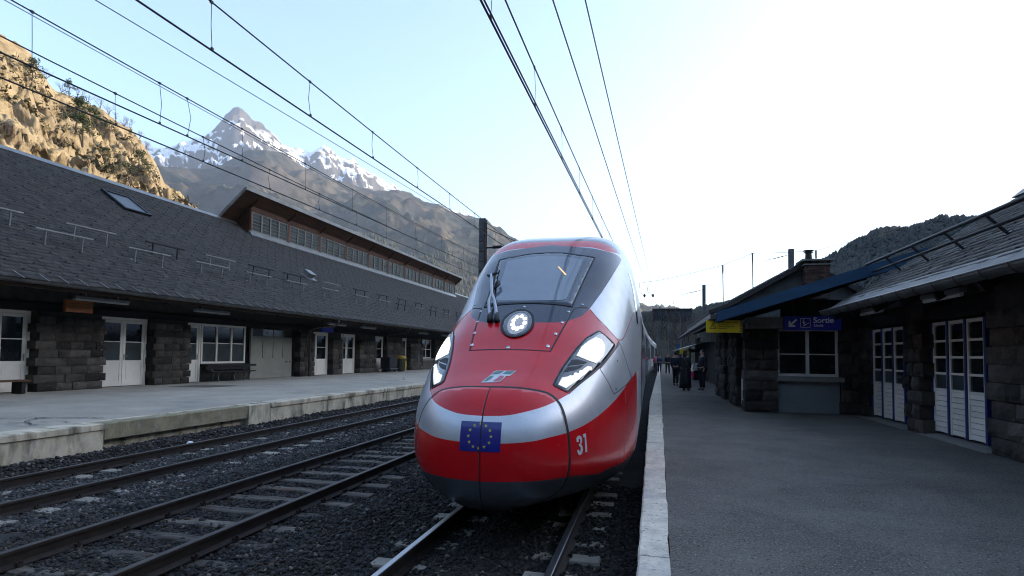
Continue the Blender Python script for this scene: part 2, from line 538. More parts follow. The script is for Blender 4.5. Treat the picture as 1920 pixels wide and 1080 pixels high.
def rail_profile(x):
    # foot, web, head of a flat-bottomed rail; top at z = 0
    h = [(-.075, -.172), (.075, -.172), (.075, -.160), (.010, -.135), (.010, -.045), (.036, -.036), (.036, -.006), (.028, 0), (-.028, 0), (-.036, -.006), (-.036, -.036), (-.010, -.045), (-.010, -.135), (-.075, -.160)]
    return [(x + a, b) for a, b in h]
def track_bend(y): return 0.0 if y < 30 else (y - 30) ** 2 * 0.00030
FIRST = {}
for ti, (tx, kind) in enumerate(TRACKS):
    lab = ['railway track under the train beside the right platform with concrete sleepers',
           'middle railway track with rusty rails on weathered wooden sleepers',
           'railway track nearest the left platform on pale two-block concrete sleepers'][ti]
    t = thing('railway_track', lab, 'railway track', (tx, 0, 0), 'railway tracks through the station')
    for sx in (-1, 1):
        m = MB(); x0 = tx + sx * .7535
        ysr = [1.5, 8, 16, 30, 50, 80, 120, 180, 250]
        V, F = [], []
        for y in ysr:
            V += [(a + track_bend(y), y, b) for a, b in rail_profile(x0)]
        n = 14
        for i in range(len(ysr) - 1):
            for k in range(n):
                m.cur = 1 if k in (7, 6, 8) else 0
                m.add([V[i*n+k], V[i*n+(k+1) % n], V[(i+1)*n+(k+1) % n], V[(i+1)*n+k]], [(0, 1, 2, 3)])
        m.cur = 0
        m.add(V[:n], [tuple(range(n))])
        m.build('rail', [M['rail_steel'], M['rail_top' if ti == 0 else 'rail_top_worn']], t)
    # sleepers
    def block(w, l, h, seed, taper=.0):
        mb = MB(); rr = random.Random(seed)
        nx = 10
        V, F = [], []
        for i in range(nx + 1):
            x = -w / 2 + w * i / nx
            jz = rr.uniform(-.012, .006); jy = rr.uniform(-.006, .006)
            V += [(x, -l/2 + jy, -h), (x, -l/2 + jy + .012, jz - .012), (x, -l/2 + .03 + jy, jz), (x, l/2 - .03 + jy, jz + rr.uniform(-.008, .004)), (x, l/2 - .012 + jy, jz - .012), (x, l/2 + jy, -h)]
        for i in range(nx):
            for k in range(5): F.append((i*6+k, i*6+k+1, i*6+k+7, i*6+k+6))
        F.append(tuple(range(6))); F.append(tuple(range(nx*6, nx*6+6)))
        mb.add(V, F)
        return mb
    protos = []
    for sd in range(4):
        if kind == 'wood':
            mb = block(2.55, .24, .15, sd)
        else:
            mb = MB()
            for sx in (-1, 1):
                w, l, h = .80, .28, .16
                x = sx * .80
                v = [(x - w/2, -l/2, -h), (x + w/2, -l/2, -h), (x + w/2, l/2, -h), (x - w/2, l/2, -h),
                     (x - w/2 + .05, -l/2 + .03, 0), (x + w/2 - .05, -l/2 + .03, 0), (x + w/2 - .05, l/2 - .03, 0), (x - w/2 + .05, l/2 - .03, 0)]
                mb.add(v, [(3, 2, 1, 0), (4, 5, 6, 7), (0, 1, 5, 4), (1, 2, 6, 5), (2, 3, 7, 6), (3, 0, 4, 7)])
            mb.box(-.42, .42, -.03, .03, -.12, -.06)
        protos.append(mb)
    y = 2.2; k = 0; objs = []
    sp = .60 if kind != 'wood' else .62
    while y < 62:
        if len(objs) < 4:
            o = protos[k % 4].build('sleeper', M['sleeper_wood' if kind == 'wood' else 'sleeper_concrete'], t)
            o.location = Vector((0, 0, 0)); o.data.transform(Matrix.Translation((tx, 0, 0)))
            objs.append(o)
        else:
            o = bpy.data.objects.new('sleeper', objs[k % 4].data); COL.objects.link(o); o.parent = t
            objs.append(o)
        o.location = (track_bend(y) + random.uniform(-.02, .02), y + random.uniform(-.03, .03), -.168 + random.uniform(-.012, .004))
        o.rotation_euler = (0, 0, random.uniform(-.012, .012))
        y += sp; k += 1
    # fastenings
    fm = MB(); y = 2.2
    while y < 40:
        for sx in (-1, 1):
            for q in (-1, 1):
                fm.box(tx + sx * .7535 + q * .075 - .022, tx + sx * .7535 + q * .075 + .022, y - .03, y + .03, -.166, -.128)
                fm.box(tx + sx * .7535 + q * .095 - .010, tx + sx * .7535 + q * .095 + .010, y - .012, y + .012, -.13, -.105)
        y += sp
    o = fm.build('rail_clips', M['rail_steel'], t); o['kind'] = 'stuff'

# dry weeds and twigs between the sleepers
tw = MB()
for k in range(420):
    x = random.choice([random.uniform(-6.0, -4.8), random.uniform(-4.6, -3.2), random.uniform(-7.4, -6.4)]); y = random.uniform(4, 11)
    a = random.uniform(0, 2 * PI); l = random.uniform(.06, .28); z = ballast_height(x, y) + .02
    tw.tube([(x, y, z), (x + l * .5 * math.cos(a), y + l * .5 * math.sin(a), z + random.uniform(.01, .05)), (x + l * math.cos(a + .3), y + l * math.sin(a + .3), z + random.uniform(0, .03))], .0025, 3)
o = tw.build('dry_weeds', M['twig']); o['kind'] = 'stuff'

# right platform: asphalt deck with a pale stone edge
def edge_out(y): return -0.11 + 0.0065 * y if y < 20 else 0.02 + (y - 20) * .0205
def edge_in(y): return 0.075 + 0.0165 * y if y < 20 else 0.405 + (y - 20) * .0165
M['asphalt_dark'] = mat('asphalt_dark', (0.078, 0.072, 0.064), 0.9, var=0.25, scale=1.5, bump=0.7, bscale=120)
mix_noise(M['asphalt_dark'], (0.2, 0.195, 0.19), 80, 0.57, 0.72, detail=3)
P = bpy.data.objects.new('right_platform', None); COL.objects.link(P); P['kind'] = 'structure'
ysp = [0.5, 4, 8, 12, 16, 20, 30, 45, 70, 110, 180, 260]
m = MB(); V = []
cols = 14
for i, y in enumerate(np.concatenate([np.linspace(.5, 30, 60), np.linspace(32, 260, 40)])):
    for j in range(cols):
        x = edge_in(y) + .004 + (j / (cols - 1)) ** 1.3 * (16 + y * .05)
        V.append((x, y, .5 + .006 * mnoise.noise(Vector((x * .8, y * .5, 0)))))
m.add(V, [tuple(q) for q in grid_faces(100, cols, False).tolist()])
m.build('asphalt_deck', M['asphalt'], P, smooth=True)
def flat_patch(name, pts, z, mm):
    m = MB(); m.add([(x, y, z) for x, y in pts], [tuple(range(len(pts)))]); return m.build(name, mm, P, fix=False)
y = 0.6; k = 0
while y < 150:
    L = 1.98 if y < 60 else 8
    y2 = y + L
    s = MB(); rr = random.Random(k)
    nseg = 12 if y < 24 else 2
    V, F = [], []
    for i in range(nseg + 1):
        yy = y + .006 + (L - .012) * i / nseg
        jo = .012 * mnoise.noise(Vector((1, yy * 2.3, 0))) + .006 * mnoise.noise(Vector((1, yy * 9, 0)))
        ji = .022 * mnoise.noise(Vector((5, yy * 1.1, 0))) + .009 * mnoise.noise(Vector((5, yy * 7, 0)))
        z = .512 + rr.uniform(-.004, .004)
        V += [(edge_out(yy) + jo + .01, yy, .30), (edge_out(yy) + jo, yy, .497), (edge_out(yy) + jo + .014, yy, z), (edge_in(yy) + ji, yy, z - .001), (edge_in(yy) + ji + .006, yy, .30)]
    for i in range(nseg):
        for q in range(4): F.append((i*5+q, i*5+q+1, i*5+q+6, i*5+q+5))
        F.append((i*5, i*5+5, i*5+9, i*5+4))
    F += [(0, 1, 2, 3, 4), tuple(range(nseg*5, nseg*5+5))]
    s.add(V, F).build('edge_slab', M['kerb_stone'], P)
    y = y2; k += 1
m = MB(); V = []
for y in ysp: V += [(edge_out(y) + .05, y, -.4), (edge_out(y) + .05, y, .31)]
m.add(V, [(2*i, 2*i+2, 2*i+3, 2*i+1) for i in range(len(ysp) - 1)])
m.build('platform_wall', M['concrete'], P)

# left platform
P = bpy.data.objects.new('left_platform', None); COL.objects.link(P); P['kind'] = 'structure'
m = MB(); V = []
yl = np.concatenate([np.linspace(3, 40, 60), np.linspace(43, 150, 24)])
xl = [-11.06, -11.6, -12.5, -13.5, -15, -17, -19, -21, -24]
for y in yl:
    for x in xl: V.append((x, y, .535 + (-11 - x) * .0016 + .008 * mnoise.noise(Vector((x * .6, y * .4, 3)))))
m.add(V, [tuple(q) for q in grid_faces(len(yl), len(xl), False).tolist()])
m.build('asphalt_deck', M['asphalt_old'], P, smooth=True)
def wall_piece(y0, y1, xf, z0, z1, mm, name='wall_panel', seed=0, n=14):
    s = MB(); rr = random.Random(seed); V, F = [], []
    for i in range(n + 1):
        y = y0 + (y1 - y0) * i / n
        j = [rr.uniform(-.010, .010) for _ in range(4)]
        V += [(xf - .3, y, z0), (xf + j[0], y, z0), (xf + j[1], y, (z0 + z1) / 2), (xf + j[2], y, z1 - .02), (xf - .02 + j[3], y, z1), (xf - .3, y, z1)]
    for i in range(n):
        for q in range(5): F.append((i*6+q, i*6+q+1, i*6+q+7, i*6+q+6))
    F += [tuple(range(6)), tuple(range(n*6, n*6+6))]
    s.add(V, F)
    return s.build(name, mm, P)
def coping(y0, y1, x0=-11.06, x1=-10.54, seed=0, zz=.54):
    s = MB(); rr = random.Random(seed); n = 12; V, F = [], []
    for i in range(n + 1):
        y = y0 + (y1 - y0) * i / n
        z = zz + rr.uniform(-.004, .004); e = rr.uniform(-.012, .006)
        V += [(x0, y, .40), (x0, y, z), (x1 + e - .02, y, z), (x1 + e, y, z - .02), (x1 + e, y, .415)]
    for i in range(n):
        for q in range(4): F.append((i*5+q, i*5+q+1, i*5+q+6, i*5+q+5))
        F.append((i*5, i*5+5, i*5+9, i*5+4))
    F += [tuple(range(5)), tuple(range(n*5, n*5+5))]
    s.add(V, F).build('coping_slab', M['concrete'], P)
yb = [3.0, 5.2, 7.5, 9.62]
for i in range(3): wall_piece(yb[i] + .004, yb[i+1] - .004, -10.58, -.4, .412, M['concrete'], seed=i)
for i in range(3): coping(yb[i] + .003, yb[i+1] - .003, seed=i)
# patched stretch: a mossy beam overhanging a recessed lower wall
wall_piece(9.66, 13.95, -10.60, .20, .53, M['concrete_moss'], 'edge_beam', 9, 24)
wall_piece(9.66, 14.5, -10.78, -.4, .19, M['concrete'], 'lower_wall', 10)
wall_piece(13.99, 14.9, -10.58, -.4, .53, M['concrete'], seed=31)
s = MB(); s.box(-11.06, -10.91, 9.65, 14.9, .3, .538); s.build('coping_slab', M['concrete'], P)
y = 14.92; k = 50
while y < 120:
    L = 3.1 if y < 50 else 9
    wall_piece(y + .006, y + L - .006, -10.58, -.4, .412, M['concrete'], seed=k, n=8)
    coping(y + .004, y + L - .004, seed=k)
    y += L; k += 1
# cracks in the old asphalt
cr = MB()
def crack(pts, w=.02):
    w *= 1.7
    prev = None
    for a, b in zip(pts[:-1], pts[1:]):
        n = 7
        for i in range(n):
            t0, t1 = i / n, (i + 1) / n
            p0 = prev or (a[0], a[1])
            p1 = (a[0] + (b[0] - a[0]) * t1 + random.uniform(-.06, .06), a[1] + (b[1] - a[1]) * t1 + random.uniform(-.06, .06))
            ww = w * random.uniform(.4, 1.2)
            dx, dy = p1[0] - p0[0], p1[1] - p0[1]; l = math.hypot(dx, dy) + 1e-6
            ox, oy = -dy / l * ww / 2, dx / l * ww / 2
            z = lambda x: .546 + (-11 - x) * .0016 + .006
            cr.add([(p0[0] + ox, p0[1] + oy, z(p0[0])), (p0[0] - ox, p0[1] - oy, z(p0[0])), (p1[0] - ox, p1[1] - oy, z(p1[0])), (p1[0] + ox, p1[1] + oy, z(p1[0]))], [(0, 1, 2, 3)])
            prev = p1
crack([(-14.2, 8.6), (-13.2, 9.4), (-12.3, 10.0), (-11.3, 10.3)], .035)
crack([(-12.6, 9.9), (-12.0, 9.2), (-11.4, 8.9)], .02)
crack([(-12.2, 9.0), (-11.6, 9.6), (-11.2, 9.4)], .018)
crack([(-17.5, 20), (-16.4, 22), (-14.5, 22.6)], .03)
crack([(-15, 22.3), (-13.4, 24), (-12.2, 27)], .025)
crack([(-14.5, 8.4), (-13.6, 8.0), (-12.0, 7.9), (-11.3, 7.6)], .02)
crack([(-13.2, 9.4), (-12.6, 8.7), (-11.9, 8.5)], .015)
crack([(-13, 30), (-14.4, 33), (-13.1, 37)], .03)
crack([(-16.2, 27), (-14.9, 30), (-15.6, 34)], .03)
cr.build('asphalt_cracks', M['rubber'], P, fix=False)['kind'] = 'stuff'
s = MB(); s.add([(-18.6, 19.6, .566), (-17.1, 20.2, .562), (-16.9, 21.6, .562), (-18.4, 21.4, .566)], [(0, 1, 2, 3)])
s.build('asphalt_patch', M['asphalt'], P, fix=False)
# scrap of paper by the rail
s = MB()
rr = random.Random(4)
s.lathe([(.02, 0), (.07, .02), (.08, .06), (.05, .10), (.01, .11)], (-9.95, 11.2, -.12), 9)
o = s.build('paper_scrap', M['paper']); tag(o, 'crumpled white paper lying on the ballast below the left platform', 'litter')
# ------------------------------------------------------------------ high-speed train
XC, YN = -1.65, 5.70            # nose tip of the leading car

def pchip(pts):
    xs = np.array([math.sqrt(a) for a, _ in pts]); ys = np.array([b for _, b in pts], float)
    h = np.diff(xs); d = np.diff(ys) / h
    m = np.zeros_like(ys); m[0] = d[0]; m[-1] = d[-1]
    for i in range(1, len(xs) - 1):
        if d[i-1] * d[i] > 0:
            w1 = 2 * h[i] + h[i-1]; w2 = h[i] + 2 * h[i-1]
            m[i] = (w1 + w2) / (w1 / d[i-1] + w2 / d[i])
    def f(s):
        x = np.clip(np.sqrt(np.maximum(np.asarray(s, float), 0)), xs[0], xs[-1])
        i = np.clip(np.searchsorted(xs, x) - 1, 0, len(xs) - 2)
        t = (x - xs[i]) / h[i]
        return ys[i]*(1+2*t)*(1-t)**2 + m[i]*h[i]*t*(1-t)**2 + ys[i+1]*t*t*(3-2*t) + m[i+1]*h[i]*t*t*(t-1)
    return f

T_TOP = pchip([(0,1.0),(.02,1.16),(.06,1.3),(.14,1.45),(.3,1.6),(.5,1.70),(.72,1.80),(1.2,2.06),(1.68,2.36),(2.14,2.63),
               (2.62,2.92),(3.3,3.34),(3.91,3.71),(4.74,4.10),(5.6,4.28),(6.8,4.33),(30,4.33)])
T_BOT = pchip([(0,1.0),(.01,.78),(.04,.6),(.1,.48),(.25,.38),(.6,.32),(1.5,.28),(30,.26)])
T_WID = pchip([(0,0),(.02,.26),(.06,.42),(.15,.59),(.4,.83),(.7,.99),(1.1,1.13),(1.8,1.28),(2.8,1.40),(4.2,1.46),(30,1.46)])
T_NUP = pchip([(0,2.2),(.3,2.6),(1,2.9),(2,3.1),(2.8,3.4),(3.6,4.3),(4.6,5.2),(7,5.2),(30,5.0)])
T_NLO = pchip([(0,2.0),(.3,2.05),(.8,2.3),(1.5,3.2),(2.5,5),(5,7),(30,8)])
T_ZW = pchip([(0,1.0),(.5,1.0),(2,1.05),(5,1.15),(30,1.15)])

T_TUM = pchip([(0,0),(1.7,0),(2.1,.02),(2.7,.07),(3.4,.075),(4.4,.07),(5.5,.05),(7,.03),(10,.02),(30,.0)])   # sides lean in towards the roof

def t_section(s, th):
    W, T, B, zw = T_WID(s), T_TOP(s), T_BOT(s), T_ZW(s)
    c, sn = np.cos(th), np.sin(th)
    up = sn >= 0
    n = np.where(up, T_NUP(s), T_NLO(s))
    x = W * np.sign(c) * np.abs(c) ** (2 / n)
    z = zw + np.where(up, T - zw, zw - B) * np.sign(sn) * np.abs(sn) ** (2 / n)
    x = x * (1 - T_TUM(s) * np.clip((z - zw) / max(float(T - zw), 1e-6), 0, 1) ** 1.6)
    return x, z

def t_surface(svals, nt):
    P = np.zeros((len(svals), nt, 3))
    tt = np.linspace(-PI / 2, 1.5 * PI, 1601)
    for i, a in enumerate(svals):
        x, z = t_section(a, tt)
        l = np.r_[0, np.cumsum(np.hypot(np.diff(x), np.diff(z)))]
        if l[-1] < 1e-9:
            P[i] = [0, a, 1.0]; continue
        q = np.interp(np.linspace(0, 1, nt, endpoint=False), l / l[-1], tt)
        x, z = t_section(a, q)
        P[i, :, 0] = x; P[i, :, 1] = a; P[i, :, 2] = z
    return P

ORG = np.array([0, 5.0, 1.6])   # inner point from which the nose is mapped to a plane
def to_pq(P):
    d = np.asarray(P, float) - ORG
    d = d / np.linalg.norm(d, axis=-1, keepdims=True)
    w = np.maximum(1 - d[..., 1], 1e-6)
    return np.stack([d[..., 0] / w, d[..., 2] / w], -1)

def sdf(pts, poly):
    """signed distance (positive inside) of points to a polygon, both in the mapping plane"""
    poly = np.array(poly, float)
    a, b = poly, np.roll(poly, -1, 0)
    best = np.full(len(pts), 1e9)
    ins = np.zeros(len(pts), bool)
    for p, q in zip(a, b):
        e = q - p
        w = pts - p
        t = np.clip((w @ e) / max(e @ e, 1e-12), 0, 1)
        best = np.minimum(best, np.hypot(*(w - t[:, None] * e).T))
        c = (p[1] <= pts[:, 1]) != (q[1] <= pts[:, 1])
        with np.errstate(all='ignore'):
            xx = p[0] + (pts[:, 1] - p[1]) / (q[1] - p[1]) * e[0]
        ins ^= c & (pts[:, 0] < xx)
    return np.where(ins, best, -best)

def mirror(half):
    return list(half) + [(-p, q) for p, q in reversed(half)]

def smooth_poly(pts, n=4, closed=False):
    """Catmull-Rom resampling"""
    pts = [np.array(p, float) for p in pts]
    N = len(pts); out = []
    for i in range(N if closed else N - 1):
        p0 = pts[(i - 1) % N] if (closed or i > 0) else pts[i]
        p1, p2 = pts[i], pts[(i + 1) % N]
        p3 = pts[(i + 2) % N] if (closed or i + 2 < N) else p2
        for k in range(n):
            t = k / n
            out.append(0.5 * ((2*p1) + (-p0+p2)*t + (2*p0-5*p1+4*p2-p3)*t*t + (-p0+3*p1-3*p2+p3)*t**3))
    if not closed: out.append(pts[-1])
    return [tuple(p) for p in out]

def spt(s, z, sgn=1):
    """point on the car side at distance s from the tip and height z"""
    W, T, B, zw = T_WID(s), T_TOP(s), T_BOT(s), T_ZW(s)
    if z >= zw: x = W * max(0, 1 - ((z - zw) / (T - zw)) ** T_NUP(s)) ** (1 / T_NUP(s)) * (1 - T_TUM(s) * ((z - zw) / (T - zw)) ** 1.6)
    else: x = W * max(0, 1 - ((zw - z) / (zw - B)) ** T_NLO(s)) ** (1 / T_NLO(s))
    return (sgn * float(x), float(s), float(z))

PQ_side = [tuple(to_pq(spt(s, z))) for s, z in ((4.0, 1.78), (4.35, 1.55), (4.35, 1.1), (4.0, .66), (3.3, .57))]
POLY_DARK = mirror([(0.0, .737), (.09, .70), (.1741, .664), (.2736, .640), (.40, .69), (.345, .560), (.272, .408), (.212, .292),
                    (.158, .196), (.1313, .1571), (.0975, .1334), (.0705, .1261), (0, .125)])
POLY_HOOD = mirror([(0, .128), (.0705, .13), (.0975, .137), (.131, .16), (.1504, .1925), (.1806, .1457), (.2384, .1156), (.1946, .0735),
                    (.1446, .0327), (.1107, .0109), (.0915, -.0025), (.0795, -.0080)]
                   + smooth_poly([(.0764, -.0093), (.063, -.014), (.0465, -.0181), (.0251, -.0221), (0, -.0232)], 4))
POLY_LOW = mirror(smooth_poly([(0, -.0491), (.0259, -.0486), (.0532, -.0471), (.0693, -.045), (.0884, -.0433), (.1178, -.0386),
                               (.1665, -.0251), (.2985, .0149), (.3881, .0286), PQ_side[0]], 4)
                  + PQ_side[1:] + smooth_poly([(.2783, -.2034), (.1687, -.1338), (.1408, -.1235), (.109, -.1042), (.0917, -.0955), (.0691, -.0903), (.0396, -.0869), (0, -.0867)], 4))

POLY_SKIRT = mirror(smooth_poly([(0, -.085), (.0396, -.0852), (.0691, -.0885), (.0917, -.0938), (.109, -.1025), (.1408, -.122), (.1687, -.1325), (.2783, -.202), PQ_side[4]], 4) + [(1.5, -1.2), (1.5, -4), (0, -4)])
def livery(me, P):
    """per-vertex distance fields that the paint material thresholds into crisp colour borders"""
    q = to_pq(P)
    dark = sdf(q, POLY_DARK)
    red = np.maximum(sdf(q, POLY_HOOD), sdf(q, POLY_LOW))
    roof = np.minimum(np.minimum(1.15 - np.abs(P[:, 0]), P[:, 1] - 4.15), P[:, 2] - 3.75)
    red = np.maximum(red, roof)
    dark = np.maximum(dark, np.minimum(roof, P[:, 1] - 4.48))
    side = 0.62 - np.hypot((P[:, 1] - 10.6) * 0.35, P[:, 2] - 1.75)
    side = np.where(P[:, 2] < 2.5, side, -1)
    red = np.maximum(red, side)
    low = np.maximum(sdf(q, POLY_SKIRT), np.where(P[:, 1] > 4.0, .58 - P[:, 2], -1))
    for n, v in (('m_red', red), ('m_dark', dark), ('m_low', low)):
        at = me.attributes.new(n, 'FLOAT', 'POINT')
        at.data.foreach_set('value', v.astype(np.float32))

def train_paint():
    m = bpy.data.materials.new('train_paint'); m.use_nodes = True
    nt = m.node_tree; b = nt.nodes['Principled BSDF']
    def gt(name):
        a = nn(nt, 'ShaderNodeAttribute'); a.attribute_name = name
        g = nn(nt, 'ShaderNodeMath', operation='GREATER_THAN'); g.inputs[1].default_value = 0
        nt.links.new(a.outputs['Fac'], g.inputs[0]); return g.outputs[0]
    r, d, lo = gt('m_red'), gt('m_dark'), gt('m_low')
    geo = nn(nt, 'ShaderNodeNewGeometry')
    nz = nn(nt, 'ShaderNodeTexNoise'); nz.inputs['Scale'].default_value = 1.3; nz.inputs['Detail'].default_value = 8
    nt.links.new(geo.outputs['Position'], nz.inputs['Vector'])
    def layer(lo, hi, fac, second):
        mx = nn(nt, 'ShaderNodeMix', data_type='FLOAT'); nt.links.new(fac, mx.inputs[0])
        if isinstance(lo, float): mx.inputs[2].default_value = lo
        else: nt.links.new(lo, mx.inputs[2])
        mx.inputs[3].default_value = hi
        return mx.outputs[0]
    def lcol(lo, hi, fac):
        mx = nn(nt, 'ShaderNodeMix', data_type='RGBA'); nt.links.new(fac, mx.inputs[0])
        if isinstance(lo, tuple): mx.inputs[6].default_value = (*lo, 1)
        else: nt.links.new(lo, mx.inputs[6])
        mx.inputs[7].default_value = (*hi, 1)
        return mx.outputs[2]
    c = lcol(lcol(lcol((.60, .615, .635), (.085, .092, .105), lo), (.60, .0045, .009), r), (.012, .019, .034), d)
    # faint road grime and specks of flies
    n2 = nn(nt, 'ShaderNodeTexNoise'); n2.inputs['Scale'].default_value = 2.6; n2.inputs['Detail'].default_value = 11; n2.inputs['Roughness'].default_value = .7
    n3 = nn(nt, 'ShaderNodeTexNoise'); n3.inputs['Scale'].default_value = 55; n3.inputs['Detail'].default_value = 1
    for n_ in (n2, n3): nt.links.new(geo.outputs['Position'], n_.inputs['Vector'])
    g1 = nn(nt, 'ShaderNodeMapRange'); g1.inputs[1].default_value = .36; g1.inputs[2].default_value = .62; g1.inputs[3].default_value = .89; g1.inputs[4].default_value = 1.04
    nt.links.new(n2.outputs['Fac'], g1.inputs[0])
    g2 = nn(nt, 'ShaderNodeMapRange'); g2.inputs[1].default_value = .74; g2.inputs[2].default_value = .78; g2.inputs[3].default_value = 1.0; g2.inputs[4].default_value = .45
    nt.links.new(n3.outputs['Fac'], g2.inputs[0])
    mu = nn(nt, 'ShaderNodeMath', operation='MULTIPLY'); nt.links.new(g1.outputs[0], mu.inputs[0]); nt.links.new(g2.outputs[0], mu.inputs[1])
    sc_ = nn(nt, 'ShaderNodeVectorMath', operation='SCALE'); nt.links.new(c, sc_.inputs[0]); nt.links.new(mu.outputs[0], sc_.inputs['Scale'])
    c = sc_.outputs[0]
    nt.links.new(c, b.inputs['Base Color'])
    nt.links.new(layer(layer(.55, 0.0, r, 0), 0.0, d, 0), b.inputs['Metallic'])
    ro = layer(layer(.34, 0.22, r, 0), 0.09, d, 0)
    ad = nn(nt, 'ShaderNodeMath', operation='MULTIPLY_ADD'); nt.links.new(nz.outputs['Fac'], ad.inputs[0])
    ad.inputs[1].default_value = 0.08; nt.links.new(ro, ad.inputs[2])
    nt.links.new(ad.outputs[0], b.inputs['Roughness'])
    b.inputs['Coat Weight'].default_value = 0.25
    b.inputs['Specular IOR Level'].default_value = 0.36
    b.inputs['Coat Roughness'].default_value = 0.04
    return m
M['train_paint'] = train_paint()
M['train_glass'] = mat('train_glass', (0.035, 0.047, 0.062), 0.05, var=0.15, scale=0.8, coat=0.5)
M['train_glass_sky'] = mat('train_glass_sky', (0.155, 0.188, 0.218), 0.05, var=0.12, scale=0.7, coat=0.5)  # base colour lightened to carry the sky's reflection
M['lamp_housing'] = mat('lamp_housing', (0.08, 0.085, 0.09), 0.12, metal=0.3, var=0.25, scale=12, coat=0.8)
M['lamp_lit'] = mat('lamp_lit', (0.9, 0.9, 0.85), 0.2, var=0.02, emit=(1.0, 0.96, 0.84), estr=0.9)
M['lamp_led'] = mat('lamp_led', (0.9, 0.9, 0.9), 0.2, var=0.02, emit=(0.95, 0.97, 1.0), estr=0.45)
M['lamp_reflector'] = mat('lamp_reflector', (0.33, 0.34, 0.35), 0.35, metal=0.5, var=0.25, scale=30, emit=(1.0, 0.97, 0.9), estr=0.035)
M['lamp_strip'] = mat('lamp_strip', (0.5, 0.51, 0.52), 0.3, metal=0.3, var=0.15, scale=30, emit=(1.0, 0.97, 0.9), estr=0.16)
M['cab_lamp'] = mat('cab_lamp', (0.8, 0.5, 0.2), 0.4, var=0.02, emit=(1.0, 0.55, 0.16), estr=0.28)
M['decal_white'] = mat('decal_white', (0.6, 0.6, 0.62), 0.3, var=0.02, coat=0.6)
M['decal_green'] = mat('decal_green', (0.01, 0.13, 0.11), 0.3, var=0.02, coat=0.6)
M['decal_red'] = mat('decal_red', (0.42, 0.02, 0.05), 0.3, var=0.02, coat=0.6)
M['flag_blue'] = mat('flag_blue', (0.006, 0.012, 0.20), 0.28, var=0.06, scale=6, coat=0.5)
M['flag_gold'] = mat('flag_gold', (0.55, 0.47, 0.06), 0.35, var=0.03, coat=0.4)
M['chrome'] = mat('chrome', (0.6, 0.61, 0.62), 0.25, metal=0.9, var=0.1, scale=9)
M['wiper_grey'] = mat('wiper_grey', (0.42, 0.44, 0.47), 0.4, metal=0.4, var=0.1, scale=9)
M['bellows'] = mat('bellows', (0.03, 0.032, 0.034), 0.8, var=0.2, scale=5)
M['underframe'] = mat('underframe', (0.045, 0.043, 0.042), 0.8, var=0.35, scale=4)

train = thing('high_speed_train', 'red and silver high-speed train with lit headlights and number 31 standing at the right platform', 'train', (XC, YN, 0))

svals = np.concatenate([9.0 * np.linspace(0, 1, 230) ** 2.2, np.linspace(9, 25, 33)[1:]])
NT = 192
TP = t_surface(svals, NT)
TV = TP.reshape(-1, 3)
TF = grid_faces(len(svals), NT)
rear = [len(TV) - NT + i for i in range(NT)]
cab = fast_mesh('cab_body', TV, TF[:, ::-1], M['train_paint'], None, smooth=True)
cab.parent = train
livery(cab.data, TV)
cab['label'] = 'red and silver leading car with dark windscreen surround'
NOSE_T = np.concatenate([TF[:, [0, 1, 2]], TF[:, [0, 2, 3]]])
ok = [(a, b, c) for a, b, c in NOSE_T.tolist() if (TV[a] != TV[b]).any() and (TV[b] != TV[c]).any() and (TV[a] != TV[c]).any()]
BVH = BVHTree.FromPolygons([Vector(v) for v in TV.tolist()], ok)

def on_nose(p, q, off=0.0):
    r2 = p * p + q * q
    d = Vector((2 * p / (1 + r2), -(1 - r2) / (1 + r2), 2 * q / (1 + r2)))
    loc, nor, _, _ = BVH.ray_cast(Vector(ORG), d)
    if loc is None: loc, nor = Vector(ORG) + d * 3, d
    if nor.dot(d) < 0: nor = -nor
    return loc + nor * off, nor

def t_obj(name, V, F, m, parent, smooth=True):
    me = bpy.data.meshes.new(name)
    me.from_pydata([tuple(v) for v in V], [], F)
    me.materials.append(m)
    if smooth: me.polygons.foreach_set('use_smooth', [True] * len(me.polygons))
    me.update()
    o = bpy.data.objects.new(name, me); COL.objects.link(o); o.parent = parent
    return o

def patch(name, poly, off, m, parent=train, g=0.01, paint=False, smooth=True, rim=0.0):
    """a panel that follows the nose surface: polygon in the mapping plane, lifted off by off"""
    P = np.array(poly, float)
    pts = []
    for a, b in zip(P, np.roll(P, -1, 0)):
        n = max(1, int(np.hypot(*(b - a)) / g))
        for k in range(n): pts.append(a + (b - a) * k / n)
    nb = len(pts)
    lo, hi = P.min(0), P.max(0)
    xs, ys = np.arange(lo[0], hi[0], g), np.arange(lo[1], hi[1], g)
    if len(xs) * len(ys):
        G = np.stack(np.meshgrid(xs + g * .37, ys + g * .41), -1).reshape(-1, 2)
        G = G[sdf(G, P) > g * 0.35]
        pts += list(G)
    res = delaunay_2d_cdt([Vector(p) for p in pts], [(i, (i + 1) % nb) for i in range(nb)], [], 1, 1e-6)
    V2, F = res[0], [list(f) for f in res[2]]
    V = [on_nose(v.x, v.y, off)[0] for v in V2]
    # orient outwards
    out = []
    for f in F:
        a, b, c = (V[i] for i in f[:3])
        n = (b - a).cross(c - a)
        if n.dot(a - Vector(ORG)) < 0: f = f[::-1]
        out.append(f)
    if rim:
        # short skirt down to the surface so the panel has thickness
        nb2 = len(V); e = {}
        for f in out:
            for i in range(len(f)):
                k = (f[i], f[(i + 1) % len(f)])
                if (k[1], k[0]) in e: del e[(k[1], k[0])]
                else: e[k] = 1
        low = {}
        for a, b in e:
            for i in (a, b):
                if i not in low:
                    low[i] = len(V); V.append(on_nose(V2[i].x, V2[i].y, off - rim)[0])
            out.append([b, a, low[a], low[b]])
    o = t_obj(name, V, out, m, parent, smooth)
    if paint: livery(o.data, np.array([tuple(v) for v in V]))
    return o

